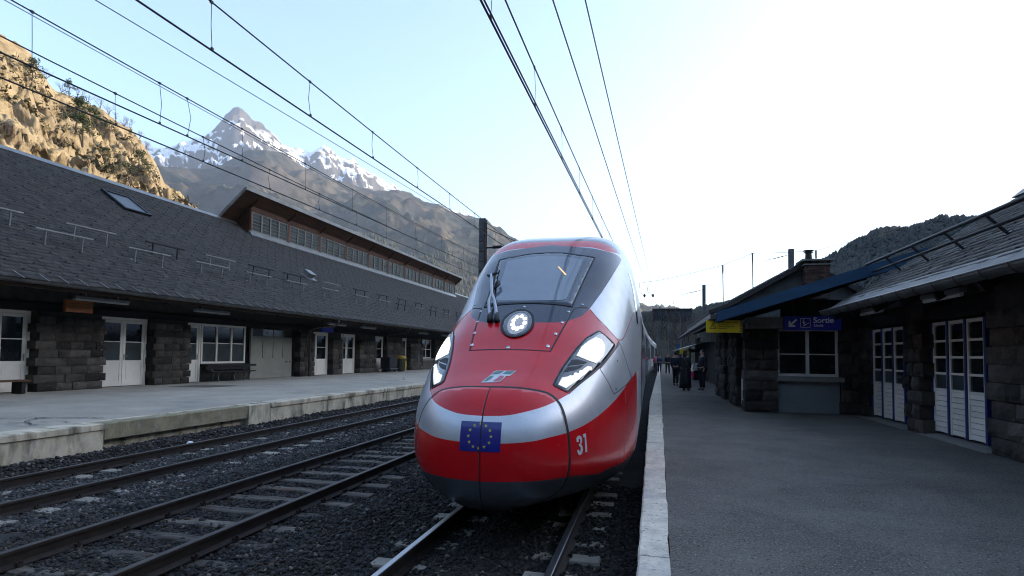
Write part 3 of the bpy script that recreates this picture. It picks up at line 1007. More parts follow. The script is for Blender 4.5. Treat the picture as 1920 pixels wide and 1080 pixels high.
def ribbon(name, path, w, off, m, parent=train, n=6, closed=False, smooth_path=True, h=0.0):
    """a narrow seam or gasket strip lying on the nose"""
    pts = smooth_poly(path, n, closed) if smooth_path else list(path)
    fine = []
    for i in range(len(pts) if closed else len(pts) - 1):
        a, b = np.array(pts[i]), np.array(pts[(i + 1) % len(pts)])
        k = max(1, int(np.hypot(*(b - a)) / .004))
        fine += [tuple(a + (b - a) * j / k) for j in range(k)]
    if not closed: fine.append(tuple(pts[-1]))
    pts = fine
    ps = [on_nose(p, q, off) for p, q in pts]
    V, F = [], []
    N = len(ps)
    for i, (p, nr) in enumerate(ps):
        a = ps[(i - 1) % N][0] if (closed or i > 0) else p
        b = ps[(i + 1) % N][0] if (closed or i < N - 1) else p
        s = (b - a).cross(nr)
        if s.length < 1e-9: s = Vector((1, 0, 0))
        s.normalize()
        V += [p + s * w / 2 - nr * 0.006, p + s * w / 2, p - s * w / 2, p - s * w / 2 - nr * 0.006]
    for i in range(N if closed else N - 1):
        a, b = i * 4, ((i + 1) % N) * 4
        for k in range(3): F.append((a + k, b + k, b + k + 1, a + k + 1))
    return t_obj(name, V, F, m, parent, False)

def mir(pts): return [(-p, q) for p, q in pts]

# coupler hatch, two doors with a dark gap round them
SEAM = [(0, .0053), (.0187, .0054), (.0416, .004), (.0645, -.0004), (.0764, -.0082), (.0832, -.0189), (.0877, -.0352), (.0908, -.0582),
        (.09, -.0872), (.0822, -.1086), (.0625, -.1225), (.0426, -.1255), (.0228, -.1235), (0, -.1205)]
ss = smooth_poly(SEAM, 6)
for sg in (1, -1):
    half = [(sg * p * .985, -.058 + (q + .058) * .985) for p, q in ss]
    half = [(sg * .0006, half[0][1])] + half[1:-1] + [(sg * .0006, half[-1][1])]
    patch('hatch_door', half, 0.005, M['train_paint'], g=0.0028, paint=True, rim=0.006)
full = ss + [(-p, q) for p, q in ss[::-1][1:-1]]
up = [p for p in full if p[1] > -.095]
ribbon('hatch_gap', smooth_poly(SEAM, 6), 0.042, 0.0035, M['rubber'], smooth_path=False)
ribbon('hatch_gap', mir(smooth_poly(SEAM, 6)), 0.030, 0.0035, M['rubber'], smooth_path=False)
ribbon('hatch_gap', [(0, .0053 - .126 * k / 12) for k in range(13)], 0.010, 0.0065, M['rubber'], smooth_path=False)

# windscreen
SH_T = [(.2158, .537), (.148, .5545), (.0795, .590), (0, .603), (-.0795, .590), (-.148, .5545), (-.2158, .537)]
SH_B = [(-.1090, .186), (-.079, .1915), (-.042, .1955), (0, .1975), (.042, .1955), (.079, .1915), (.1090, .186)]
shield = smooth_poly(SH_T, 4) + smooth_poly(SH_B, 4)
ws = patch('windscreen', shield, 0.006, M['train_glass'], g=0.014, rim=0.008)
GL_T = [(.1640, .505), (.108, .530), (.0745, .546), (0, .558), (-.0745, .546), (-.108, .530), (-.1640, .505)]
GL_B = [(-.099, .228), (-.088, .2122), (-.045, .2085), (0, .2080), (.045, .2085), (.088, .2122), (.099, .228)]
patch('clear_pane', smooth_poly(GL_T, 4) + smooth_poly(GL_B, 4), 0.009, M['train_glass_sky'], parent=ws, g=0.014)
ribbon('windscreen_seal', shield, 0.022, 0.008, M['rubber'], closed=True, smooth_path=False)
patch('cab_lamp', [(.062, .438), (.068, .436), (.098, .365), (.092, .363)], 0.011, M['cab_lamp'], parent=ws, g=0.02)

# service panel below the windscreen, its screws and the top headlight
PANEL = [(-.1155, .183), (-.066, .0585), (-.034, .0600), (0, .0606), (.034, .0600), (.066, .0585), (.1155, .183)]
ribbon('service_panel_seam', PANEL, 0.018, 0.003, M['rubber'], smooth_path=False)
ribbon('service_panel_seam', [(-.1504, .1925), (-.1155, .183)], 0.014, 0.003, M['rubber'], smooth_path=False)
ribbon('service_panel_seam', [(.1504, .1925), (.1155, .183)], 0.014, 0.003, M['rubber'], smooth_path=False)
for p, q in [(-.1579, .2119), (-.1099, .1695), (-.0938, .1301), (-.0799, .0971), (-.0687, .069), (-.0032, .0645), (.0614, .0677), (.0733, .0953),
             (.0854, .1269), (.1, .1648), (.1365, .2011), (-.0044, .1818)]:
    patch('screw', [(p + .0030 * math.cos(a), q + .0030 * math.sin(a)) for a in np.linspace(0, 2 * PI, 10, endpoint=False)], 0.008, M['chrome'], g=.01, rim=0.006)
RING = smooth_poly([(-.0151, .1659), (.0034, .165), (.0188, .1509), (.0268, .1308), (.0273, .1078), (.0184, .0927), (.0024, .0857), (-.0133, .0902),
                    (-.028, .105), (-.0348, .1248), (-.0317, .1477)], 4, True)
hl = patch('headlight', RING, 0.016, M['lamp_housing'], rim=0.018, g=.006)
hl['label'] = 'round headlight with a ring of lit diodes above the nose'
ribbon('headlight_rim', RING, 0.03, 0.018, M['rubber'], parent=hl, closed=True, smooth_path=False)
cen = np.array([-.0024, .1225]); LENS = np.array([(-.0163, .1476), (-.0027, .1539), (.0117, .144), (.018, .1247), (.0175, .1051), (.0073, .0938),
                    (-.0046, .0914), (-.0147, .0999), (-.0213, .1159), (-.0226, .1341)])
patch('reflector', smooth_poly(list(LENS), 3, True), 0.018, M['lamp_reflector'], parent=hl, g=.005)
for k in range(9):
    a = k * 10 / 9
    i = int(a) % 10
    c = cen + (LENS[i] + (LENS[(i + 1) % 10] - LENS[i]) * (a - int(a)) - cen) * 0.62 + np.array([.002, .0006])
    patch('diode', [(c[0] + .0042 * math.cos(t), c[1] + .0050 * math.sin(t)) for t in np.linspace(0, 2 * PI, 10, endpoint=False)], 0.020, M['lamp_lit'], parent=hl, g=.02)

# side headlights
H = [(.1619, .117), (.1672, .1178), (.1847, .1085), (.2075, .0956), (.2072, .0915), (.1976, .0813), (.1657, .0522), (.1436, .0348), (.1159, .0154),
     (.0916, .0006), (.089, .0002), (.0747, .0069), (.0725, .0092), (.0736, .0116), (.0842, .0311), (.0969, .0497), (.1104, .0686), (.1314, .093)]
LAMP = [(.1061, .0517), (.1177, .071), (.1335, .086), (.1585, .1056), (.1719, .1112), (.197, .0937), (.1736, .0664), (.1531, .0476), (.1408, .0414), (.1243, .0455)]
LCORE = [(.1085, .0530), (.1180, .0690), (.1330, .0830), (.1520, .0960), (.1640, .0930), (.1690, .0800), (.1600, .0600), (.1480, .0480), (.1400, .0432), (.1243, .0470)]
DRL = [(.0782, .0083), (.0834, .0172), (.096, .0196), (.1056, .0226), (.1167, .0313), (.1234, .0355), (.1319, .0347), (.1243, .0279), (.106, .0148), (.0882, .0039)]
V1 = [(.0918, .0344), (.0991, .0444), (.1081, .0457), (.1245, .0421), (.1178, .039), (.1034, .0368)]
V2 = [(.0852, .0248), (.0911, .032), (.1044, .0344), (.1176, .0377), (.1117, .0323), (.1014, .0282)]
for sg in (1, -1):
    S = (lambda L: L) if sg == 1 else mir
    h = patch('headlight', S(H), 0.006, M['lamp_housing'], g=.007, rim=0.008)
    ribbon('headlight_rim', S(H), 0.016, 0.008, M['rubber'], parent=h, closed=True, smooth_path=False)
    patch('reflector', S(LAMP), 0.010, M['lamp_reflector'], parent=h, g=.006)
    patch('main_lamp', S(LCORE), 0.013, M['lamp_lit'], parent=h, g=.006)
    patch('running_light', S(DRL), 0.010, M['lamp_strip'], parent=h, g=.006)
    for k in range(6):
        t = k / 5
        c = np.array(S([(.0868 + .041 * t, .0112 + .0203 * t + .0015 * math.sin(t * 3))])[0]); r_ = .0042 - .0016 * t
        patch('diode', [(c[0] + r_ * math.cos(u), c[1] + r_ * math.sin(u)) for u in np.linspace(0, 2 * PI, 8, endpoint=False)], 0.013, M['lamp_led'], parent=h, g=.02)
    patch('vent', S(V1), 0.010, M['rubber'], parent=h, g=.006)
    patch('vent', S(V2), 0.010, M['rubber'], parent=h, g=.006)
    # panel joints on the flank
    ribbon('panel_seam', S([(.1515, .1953), (.183, .1486), (.2501, .1227), (.3603, .2382), (.60, .52)]), 0.016, 0.003, M['decal_red'], n=6)
    ribbon('panel_seam', S([(.2384, .1156), (.1946, .0732), (.1446, .0327), (.1107, .0109), (.0915, -.0025)]), 0.010, 0.003, M['rubber'], n=6)
    ribbon('access_hatch_seam', S([(.2394, .1099), (.1477, .0331), (.177, -.0101), (.3286, .0168), (.2823, .0489), (.2537, .0842)]), 0.010, 0.003, M['rubber'], closed=True, smooth_path=False)
    for c in ((.206, .055), (.185, -.002), (.300, .024)):
        c = S([c])[0]
        patch('screw', [(c[0] + .0022 * math.cos(u), c[1] + .0022 * math.sin(u)) for u in np.linspace(0, 2 * PI, 8, endpoint=False)], 0.005, M['rubber'], g=.02)

# decals: railway emblem, flag with twelve stars, car number
lg = patch('emblem', [(-.0151, .0098), (-.0086, .0193), (-.0068, .0235), (-.0033, .0251), (.0232, .0253), (.0174, .0187), (.012, .018), (.011, .0153), (.0083, .0118), (.0034, .0105)], .004, M['decal_white'], g=.004)
for L, mm in (([(-.0082, .0196), (-.0054, .0232), (-.0024, .0245), (.0072, .0247), (.0043, .0219), (.0015, .0204)], 'decal_green'),
              ([(.0061, .0206), (.0103, .0245), (.0216, .0247), (.0167, .0204)], 'decal_green'),
              ([(-.0131, .011), (-.0084, .018), (-.0031, .0181), (-.0047, .0139), (-.0083, .0115)], 'decal_green'),
              ([(-.0016, .0116), (.0029, .0156), (.0043, .0185), (.0101, .0183), (.0096, .0147), (.0069, .0123), (.003, .0113)], 'decal_red')):
    patch('emblem_field', L, .006, M[mm], parent=lg, g=.004)
fl = patch('flag_decal', [(-.0219, -.0289), (.021, -.029), (.0208, -.0572), (-.0216, -.0575)], .0085, M['flag_blue'], g=.004)
fl['label'] = 'blue flag decal with a ring of twelve yellow stars'
for c in [(-.0009, -.0309), (.0049, -.0326), (.0096, -.0369), (.011, -.0426), (.0094, -.0485), (.0045, -.0525), (-.0013, -.054), (-.007, -.0526),
          (-.0113, -.0485), (-.0127, -.0428), (-.0113, -.0371), (-.007, -.0326)]:
    st = []
    for k in range(10):
        r_ = .00195 if k % 2 == 0 else .00078
        a = PI / 2 + k * PI / 5
        st.append((c[0] + r_ * math.cos(a), c[1] + r_ * math.sin(a)))
    patch('star', st, .0105, M['flag_gold'], parent=fl, g=.02, smooth=False)
ribbon('hatch_gap', [(0, -.029 - .0285 * k / 6) for k in range(7)], 0.010, 0.0125, M['rubber'], smooth_path=False)
D3 = [(.0998, -.0564), (.0994, -.0523), (.1005, -.0504), (.1031, -.0499), (.1058, -.0519), (.1069, -.0554), (.1067, -.0588), (.1053, -.0607), (.1073, -.0637),
      (.1079, -.068), (.1068, -.0724), (.1036, -.073), (.1014, -.0708), (.1003, -.0658), (.1027, -.0661), (.1031, -.0683), (.1044, -.0688), (.105, -.0658),
      (.1045, -.063), (.1026, -.0622), (.1027, -.0598), (.1043, -.0592), (.1044, -.0549), (.1031, -.0534), (.1021, -.054), (.1023, -.0571)]
D1 = [(.1078, -.0501), (.1122, -.05), (.1142, -.0731), (.1115, -.0728), (.1104, -.0537), (.1088, -.054)]
for L in (D3, D1):
    patch('number_digit', L, .005, M['decal_white'], g=.004, smooth=False)
    patch('number_digit', [(p - 2 * .1068, q) for p, q in L], .005, M['decal_white'], g=.004, smooth=False)

# wipers: two arms parked side by side on the left of the windscreen
def nose_tube(name, path, offs, r, m, n=6):
    mb = MB()
    pts = [on_nose(p, q, o)[0] + Vector((XC, YN, 0)) for (p, q), o in zip(path, offs)]
    mb.tube(pts, r, n)
    return mb.build(name, m, train, smooth=True)
W1 = smooth_poly([(-.0653, .1351), (-.0772, .1566), (-.0902, .1852), (-.0987, .2174), (-.1237, .2761), (-.1629, .3565)], 3)
W2 = smooth_poly([(-.0506, .1345), (-.0611, .1556), (-.0783, .1883), (-.0995, .2224), (-.1277, .2772), (-.1644, .357)], 3)
for wpath, dx in ((W1, 0), (W2, 0)):
    nose_tube('wiper_arm', wpath, [.05 + .05 * min(1, k / 6) for k in range(len(wpath))], [.026 - .010 * k / len(wpath) for k in range(len(wpath))], M['wiper_grey'])
    p, q = wpath[0]
    nose_tube('wiper_base', [(p + .004, q - .012), (p, q - .002), (p - .003, q + .008)], [.03, .05, .05], .034, M['rubber'], 8)
B = smooth_poly([(-.1815, .4474), (-.1635, .3856), (-.1400, .3219), (-.1150, .2616), (-.0930, .2165)], 4)
nose_tube('wiper_blade', B, [.05] * len(B), .016, M['rubber'])
nose_tube('wiper_link', [(-.178, .358), (-.165, .345), (-.159, .352), (-.143, .362)], [.09] * 4, .022, M['rubber'])
nose_tube('wiper_link', [(-.118, .305), (-.106, .285), (-.112, .262)], [.07] * 3, .024, M['rubber'])

# cab side windows (small slanted panes high on the flank)
for sg in (1, -1):
    a = [spt(4.55, 3.42, sg), spt(4.75, 3.42, sg), spt(5.9, 2.62, sg), spt(5.2, 2.62, sg)]
    mb = MB()
    n = 6; V = []; F = []
    for i in range(n + 1):
        for j in range(4):
            u, w = i / n, j / 3
            s = (4.5 + .28 * w) * (1 - u) + (5.1 + .9 * w) * u
            V.append(np.array(spt(s, 3.42 - .82 * u, sg)) + [sg * .006 + XC, YN, 0])
    for i in range(n):
        for j in range(3): F.append((i*4+j, i*4+j+1, i*4+j+5, i*4+j+4))
    mb.add(V, F)
    mb.build('cab_side_window', M['train_glass'], train, smooth=True)

# flank: window band panes and doors
def side_panel(name, s0, s1, z0, z1, sg, off, m, parent=train, y_add=0.0, nz=6):
    mb = MB(); V = []; F = []
    for i in range(3):
        s = s0 + (s1 - s0) * i / 2
        for j in range(nz + 1):
            z = z0 + (z1 - z0) * j / nz
            p = spt(12.0, z, sg)
            V.append((p[0] + sg * off + XC, s + YN, p[2]))
    for i in range(2):
        for j in range(nz):
            a = i * (nz + 1) + j
            F.append((a, a + 1, a + nz + 2, a + nz + 1))
    mb.add(V, F)
    return mb.build(name, m, parent, smooth=True)
for sg in (1, -1):
    side_panel('window_band', 11.6, 24.3, 1.8, 3.1, sg, .004, M['train_glass'])
    for k in range(7):
        s = 11.9 + k * 1.75
        side_panel('side_window', s, s + 1.45, 2.1, 2.85, sg, .007, M['glass_dark'])
    side_panel('side_door', 9.3, 10.3, .7, 3.0, sg, .005, M['cloth_grey'])
    side_panel('skirt', 5.2, 24.5, .36, .62, sg, .006, M['underframe'])

# following cars of the same set, turning gently with the track
yaw, px, py = 0.0, XC, YN + 25.0
ths = np.linspace(-PI / 2, 1.5 * PI, 64, endpoint=False)
for k, dy in enumerate((R(0.7), R(1.4), R(1.9))):
    bz = MB(); x, z = t_section(20.0, ths)
    c, s = math.cos(-dy), math.sin(-dy)
    def W(lx, ly, lz): return (px + lx * c - ly * s, py + lx * s + ly * c, lz)
    V = []
    for ly in (0.0, 0.9):
        for a, b in zip(x, z): V.append(W(a * .82, ly, 1.2 + (b - 1.2) * .9))
    bz.add(V, [(i, (i + 1) % 64, 64 + (i + 1) % 64, 64 + i) for i in range(64)])
    bz.build('gangway_bellows', M['bellows'], train, smooth=True)
    cb = MB(); V = []
    for ly in (0.7, 0.72, 24.6, 24.62):
        f_ = 1.0 if 0.71 < ly < 24.61 else .96
        for a, b in zip(x, z): V.append(W(a * f_, ly, 1.2 + (b - 1.2) * f_))
    F = []
    for i in range(3):
        for j in range(64): F.append((i*64+j, i*64+(j+1) % 64, (i+1)*64+(j+1) % 64, (i+1)*64+j))
    F.append(tuple(range(64))[::-1]); F.append(tuple(range(192, 256)))
    cb.add(V, F)
    o = cb.build('car_body', M['train_paint'], train, smooth=False)
    o.data.polygons.foreach_set('use_smooth', [True] * (len(o.data.polygons) - 2) + [False] * 2)
    vv = np.array([v.co[:] for v in o.data.vertices])
    red = np.where(np.abs(np.tile(x, 4)) < 1.13, vv[:, 2] - 3.2, -1.0) * 0 - 1
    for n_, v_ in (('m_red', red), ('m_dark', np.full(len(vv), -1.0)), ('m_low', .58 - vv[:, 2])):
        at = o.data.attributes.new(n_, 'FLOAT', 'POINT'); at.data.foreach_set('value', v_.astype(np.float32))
    for sg in (1, -1):  # made tall and dark to carry the side's reflection of the dark building
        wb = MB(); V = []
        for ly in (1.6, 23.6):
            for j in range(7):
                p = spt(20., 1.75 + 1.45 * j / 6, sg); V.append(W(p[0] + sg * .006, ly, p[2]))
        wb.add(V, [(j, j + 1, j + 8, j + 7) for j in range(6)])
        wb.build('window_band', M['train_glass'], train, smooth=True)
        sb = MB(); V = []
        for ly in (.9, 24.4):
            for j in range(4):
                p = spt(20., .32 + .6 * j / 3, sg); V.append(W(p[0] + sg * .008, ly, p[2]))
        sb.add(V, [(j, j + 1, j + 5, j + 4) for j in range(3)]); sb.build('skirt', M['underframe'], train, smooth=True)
    px, py = W(0, 25.3, 0)[:2]
# running gear seen under the nose
for s in (6.6, 9.2, 19.0, 21.6):
    for sg in (1, -1):
        w = MB()
        cx, cy = XC + sg * .72, YN + s
        V, F = [], []
        for xx, r_ in ((-.07, .1), (-.07, .46), (.0, .47), (.07, .42), (.07, .1)):
            for k in range(20):
                a = 2 * PI * k / 20
                V.append((cx + xx, cy + r_ * math.cos(a), .46 + r_ * math.sin(a)))
        for i in range(4):
            for k in range(20): F.append((i*20+k, i*20+(k+1) % 20, (i+1)*20+(k+1) % 20, (i+1)*20+k))
        F += [tuple(range(20)), tuple(range(80, 100))]
        w.add(V, F).build('wheel', M['underframe'], train, smooth=False)
bo = MB()
for s in (7.9, 20.3):
    bo.box(XC - .95, XC + .95, YN + s - 1.7, YN + s + 1.7, .22, .55)
bo.build('bogie_frame', M['underframe'], train)
# ------------------------------------------------------------------ left station building
LB = thing('station_building', 'long dark stone station building with slate roof and clerestory beside the left platform', 'building', (-20.4, 14, .55))
XE, ZE, SL = -18.0, 4.10, 0.70                 # eave line and roof slope (rise per metre)
XR = -27.6; ZR = ZE + SL * (XE - XR)           # ridge
Y0b, Y1b = 4.0, 92.0
def roof_z(x): return ZE + SL * (XE - x)
# main volume: back wall plane, plinth and dark upper wall
w = MB()
w.box(-34, -20.62, Y0b, Y1b, .3, 3.4)
w.box(-34, -20.45, Y0b, Y1b, 3.4, 5.0)
w.build('wall', M['mortar'], LB)
# roof deck (front slope, back slope)
def slab(P, t=.12):
    m = MB(); n = len(P)
    m.prism(P, (0, 0, 0), (0, 0, -t)); return m
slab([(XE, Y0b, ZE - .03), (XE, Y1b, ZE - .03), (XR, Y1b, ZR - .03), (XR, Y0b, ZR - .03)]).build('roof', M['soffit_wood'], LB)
slab([(XR - .02, Y0b, ZR - .05), (XR - .02, Y1b, ZR - .05), (-37, Y1b, ZR - 6.6), (-37, Y0b, ZR - 6.6)]).build('back_roof', M['slate'], LB)

def shingle_rows(x_e, z_e, slope, L_up, y0, y1, course, width, seed, sgn=-1, skip=None, lift=.018):
    """slates as thin wedges laid in bonded rows; sgn -1: roof climbs towards -x, +1 towards +x"""
    rng = np.random.default_rng(seed)
    c = math.cos(math.atan(slope)); s_ = math.sin(math.atan(slope))
    nrow = int(L_up / course)
    Vs = []
    for r in range(nrow):
        u0 = r * course - .02; u1 = u0 + course * 1.25
        n = int((y1 - y0) / width)
        yy = y0 + (np.arange(n) + (0.5 if r % 2 else 0)) * width + rng.normal(0, .006, n)
        g = .008
        ya, yb = yy + g, yy + width - g
        du = rng.normal(0, .014, n) + .05 * (rng.random(n) < .012); dz = rng.normal(0, .006, n)
        if skip is not None:
            k = ~skip(u0, yy + width / 2); ya, yb, du, dz = ya[k], yb[k], du[k], dz[k]
            n = len(ya)
        def pt(u, y, h):
            return np.stack([x_e + sgn * (u * c) + (-sgn) * 0 - sgn * 0 * h - sgn * h * s_ * 1.0 * 1, y, z_e + u * s_ + h * c], -1)
        lo = u0 + du; hi = np.full(n, u1)
        # sgn*h*s_: normal of the slope leans away from the climb
        top0 = pt(lo, ya, lift + dz); top1 = pt(lo, yb, lift + dz)
        top2 = pt(hi, yb, .004 + dz * 0); top3 = pt(hi, ya, .004 + dz * 0)
        b0 = pt(lo, ya, dz * 0 - .004); b1 = pt(lo, yb, dz * 0 - .004)
        Vs.append(np.stack([top0, top1, top2, top3, b0, b1], 1))
    V = np.concatenate(Vs); n = len(V)
    f = np.array([(0, 1, 2, 3), (4, 5, 1, 0)])
    F = (f[None] + 6 * np.arange(n)[:, None, None]).reshape(-1, 4)
    return V.reshape(-1, 3), F
LUP = (XE - XR) / math.cos(math.atan(SL))
def skipL(u, y):
    x = XE - u * math.cos(math.atan(SL))
    return ((x < -26.3) & (y > 34.3) & (y < 77.8)) | ((x < -24.6) & (x > -26.0) & (y > 22.95) & (y < 24.5))
V, F = shingle_rows(XE, ZE, SL, LUP, Y0b, Y1b, .235, .27, 5, skip=skipL)
o = fast_mesh('roof_slates', V, F if True else F, M['slate'], LB, kind='stuff')
# snow hooks: small dark points set out diagonally over the slates
hk = MB(); c_, s_ = math.cos(math.atan(SL)), math.sin(math.atan(SL))
for r in range(1, 48):
    for k in range(150):
        y = 6 + k * .81 + (r % 3) * .27 + random.uniform(-.05, .05)
        if y > 75 or r % 2: continue
        u = r * .235 + .02; x = XE - u * c_
        if skipL(u, np.array([y]))[0]: continue
        z = ZE + u * s_
        hk.add([(x + .04, y - .022, z + .01), (x + .04, y + .022, z + .01), (x - .02, y + .02, z + .04), (x - .02, y - .02, z + .04), (x + .05, y, z + .06)],
               [(0, 1, 4), (1, 2, 4), (2, 3, 4), (3, 0, 4)])
o = hk.build('snow_hooks', M['black_iron'], LB, fix=False); o['kind'] = 'stuff'
# zinc ridge capping
m = MB(); m.prism([(XR + .28, Y0b, ZR - .15), (XR, Y0b, ZR + .09), (XR - .28, Y0b, ZR - .15)], (0, 0, 0), (0, 34.3 - Y0b, 0))
m.build('ridge_cap', M['zinc'], LB)
m = MB(); m.prism([(XR + .28, 78.6, ZR - .15), (XR, 78.6, ZR + .09), (XR - .28, 78.6, ZR - .15)], (0, 0, 0), (0, Y1b - 78.6, 0))
m.build('ridge_cap', M['zinc'], LB)
# eave: board, gutter with brackets
m = MB(); m.box(XE - .06, XE - .02, Y0b, Y1b, ZE - .26, ZE - .06); m.build('fascia_board', M['brown_board'], LB)
gm = MB(); V, F = [], []
prof = [(XE + .02 + .095 + .10 * math.cos(a), ZE - .06 + .10 * math.sin(a)) for a in np.linspace(PI, 2 * PI, 9)] + [(XE + .235, ZE - .045), (XE + .205, ZE - .045)] + [(XE + .115 + .088 * math.cos(a), ZE - .06 + .088 * math.sin(a)) for a in np.linspace(2 * PI, PI, 7)]
n = len(prof)
for y in (Y0b, Y1b): V += [(a, y, b) for a, b in prof]
gm.add(V, [(i, (i + 1) % n, n + (i + 1) % n, n + i) for i in range(n)])
gm.build('gutter', M['zinc_dark'], LB, smooth=False)
y = 8.0; k = 0; gb = None
while y < 66:
    if gb is None:
        b = MB(); b.bar((XE - .22, y, ZE + .20), (XE + .21, y, ZE - .03), .022, .012); gb = b.build('gutter_bracket', M['galvanised'], LB); y0k = y
    else:
        o = gb.copy(); COL.objects.link(o); o.location = (0, y - y0k, 0)
        o.scale = (1, 1, 1)
    y += .62 + .06 * (k % 3); k += 1
# gutter seams
sm = None
y = 6.5
while y < 80:
    if sm is None:
        b = MB(); b.tube([(XE + .115 + .108 * math.cos(a), y, ZE - .06 + .108 * math.sin(a)) for a in np.linspace(PI, 2 * PI, 9)], .008, 4); sm = b.build('gutter_joint', M['zinc_dark'], LB); ys0 = y
    else:
        o = sm.copy(); COL.objects.link(o); o.location = (0, y - ys0, 0)
    y += 2.0
# rafters under the canopy, purlin, and dark posts on the wall line
raf = None
for k in range(46):
    y = 5.0 + k * 1.75
    if raf is None:
        b = MB(); b.bar((XE - .1, y, ZE - .25), (-21.0, y, ZE - .25 + SL * 2.9), .10, .16); raf = b.build('rafter', M['dark_beam'], LB)
    else:
        o = raf.copy(); COL.objects.link(o); o.location = (0, y - 5.0, 0)
b = MB(); b.box(-19.0, -18.82, Y0b, Y1b, 4.18, 4.36); b.build('purlin', M['dark_beam'], LB)
b = MB(); b.box(-20.45, -20.25, Y0b, Y1b, 3.30, 3.55); b.build('lintel_beam', M['dark_beam'], LB)

# rock-faced blocks: a handful of shared meshes scaled to size
def rock_block(seed):
    rr = random.Random(seed); mb = MB(); nx, nz = 4, 3
    V, F = [], []
    for j in range(nz + 1):
        for i in range(nx + 1):
            ed = i in (0, nx) or j in (0, nz)
            V.append((.5 + (0 if ed else rr.uniform(.0, .075)) - (.045 if ed else 0), (i / nx - .5) + (0 if i in (0, nx) else rr.uniform(-.05, .05)), (j / nz - .5) + (0 if j in (0, nz) else rr.uniform(-.07, .07))))
    for j in range(nz):
        for i in range(nx): a = j * (nx + 1) + i; F.append((a, a + 1, a + nx + 2, a + nx + 1))
    nb = len(V)
    ring = [i for i in range(nx + 1)] + [(j + 1) * (nx + 1) + nx for j in range(nz)] + [nz * (nx + 1) + nx - 1 - i for i in range(nx)] + [(nz - 1 - j) * (nx + 1) for j in range(nz - 1)]
    for i in ring: V.append((-.5, V[i][1], V[i][2]))
    L = len(ring)
    for k in range(L): F.append((ring[k], nb + k, nb + (k + 1) % L, ring[(k + 1) % L]))
    F.append(tuple(range(nb, nb + L)))
    mb.add(V, F)
    return mb
ROCK = []
for sd in range(8):
    for mm in ('soot_shade_stone', 'soot_shade_stone_pale'):
        me_o = rock_block(sd).build('stone', M[mm]); ROCK.append(me_o.data); bpy.data.objects.remove(me_o)
def stone(parent, c, size, rz=0.0, pale=.2):
    """block facing +x (rz turns it); size = (depth, width, height)"""
    k = random.randrange(8) * 2 + (1 if random.random() < pale else 0)
    return inst(ROCK[k], 'stone', parent, c, size, (0, 0, rz))
def pier(parent, x, y0, y1, z0, z1, courses, wmean, rz=0.0, depth=.22, quoin_l=False, quoin_r=False, pale=.2, jit=.02):
    """coursed rock-faced masonry whose face looks along +x turned by rz; runs along y before turning about (x, y0)"""
    hh = (z1 - z0) / courses
    ca, sa = math.cos(rz), math.sin(rz)
    for r in range(courses):
        L = y1 - y0; n = max(1, round(L / wmean))
        if n > 1 and r % 2: n += random.choice([0, 1, -1]) if n > 2 else 0
        cuts = [0] + sorted((i + random.uniform(-.18, .18) + (.25 if r % 2 else 0)) / n * L for i in range(1, n)) + [L]
        for i in range(n):
            a, b = cuts[i], cuts[i + 1]
            if i == 0 and quoin_l and r % 2: a -= .12
            if i == n - 1 and quoin_r and r % 2: b += .12
            dx = random.uniform(-jit, jit); yy = (a + b) / 2
            lx, ly = -depth / 2 + dx, yy
            stone(parent, (x + lx * ca - ly * sa, y0 + lx * sa + ly * ca, z0 + hh * (r + .5)), (depth, b - a - .014, hh - .014), rz, pale)
PIERS = [(15.62, 18.05, 4, True), (20.42, 22.3, 4, True), (30.85, 32.4, 3, False), (34.55, 35.75, 2, False), (38.2, 40.8, 4, False), (42.75, 45.8, 4, False), (47.3, 50.2, 4, False), (53.3, 56.0, 3, False)]
for a, b, n, q in PIERS:
    pier(LB, -19.98, a, b, .55, 3.15 if b < 33 else 2.9, 9 if b < 33 else 7, (b - a) / n, depth=.40, quoin_l=q, quoin_r=q, pale=.35)
# deep reveals beside the openings so that the blocks read as piers
for a, b, n, q in PIERS:
    m = MB(); m.box(-20.62, -20.12, a + .03, b - .03, .5, 3.3); m.build('pier_core', M['mortar'], LB)

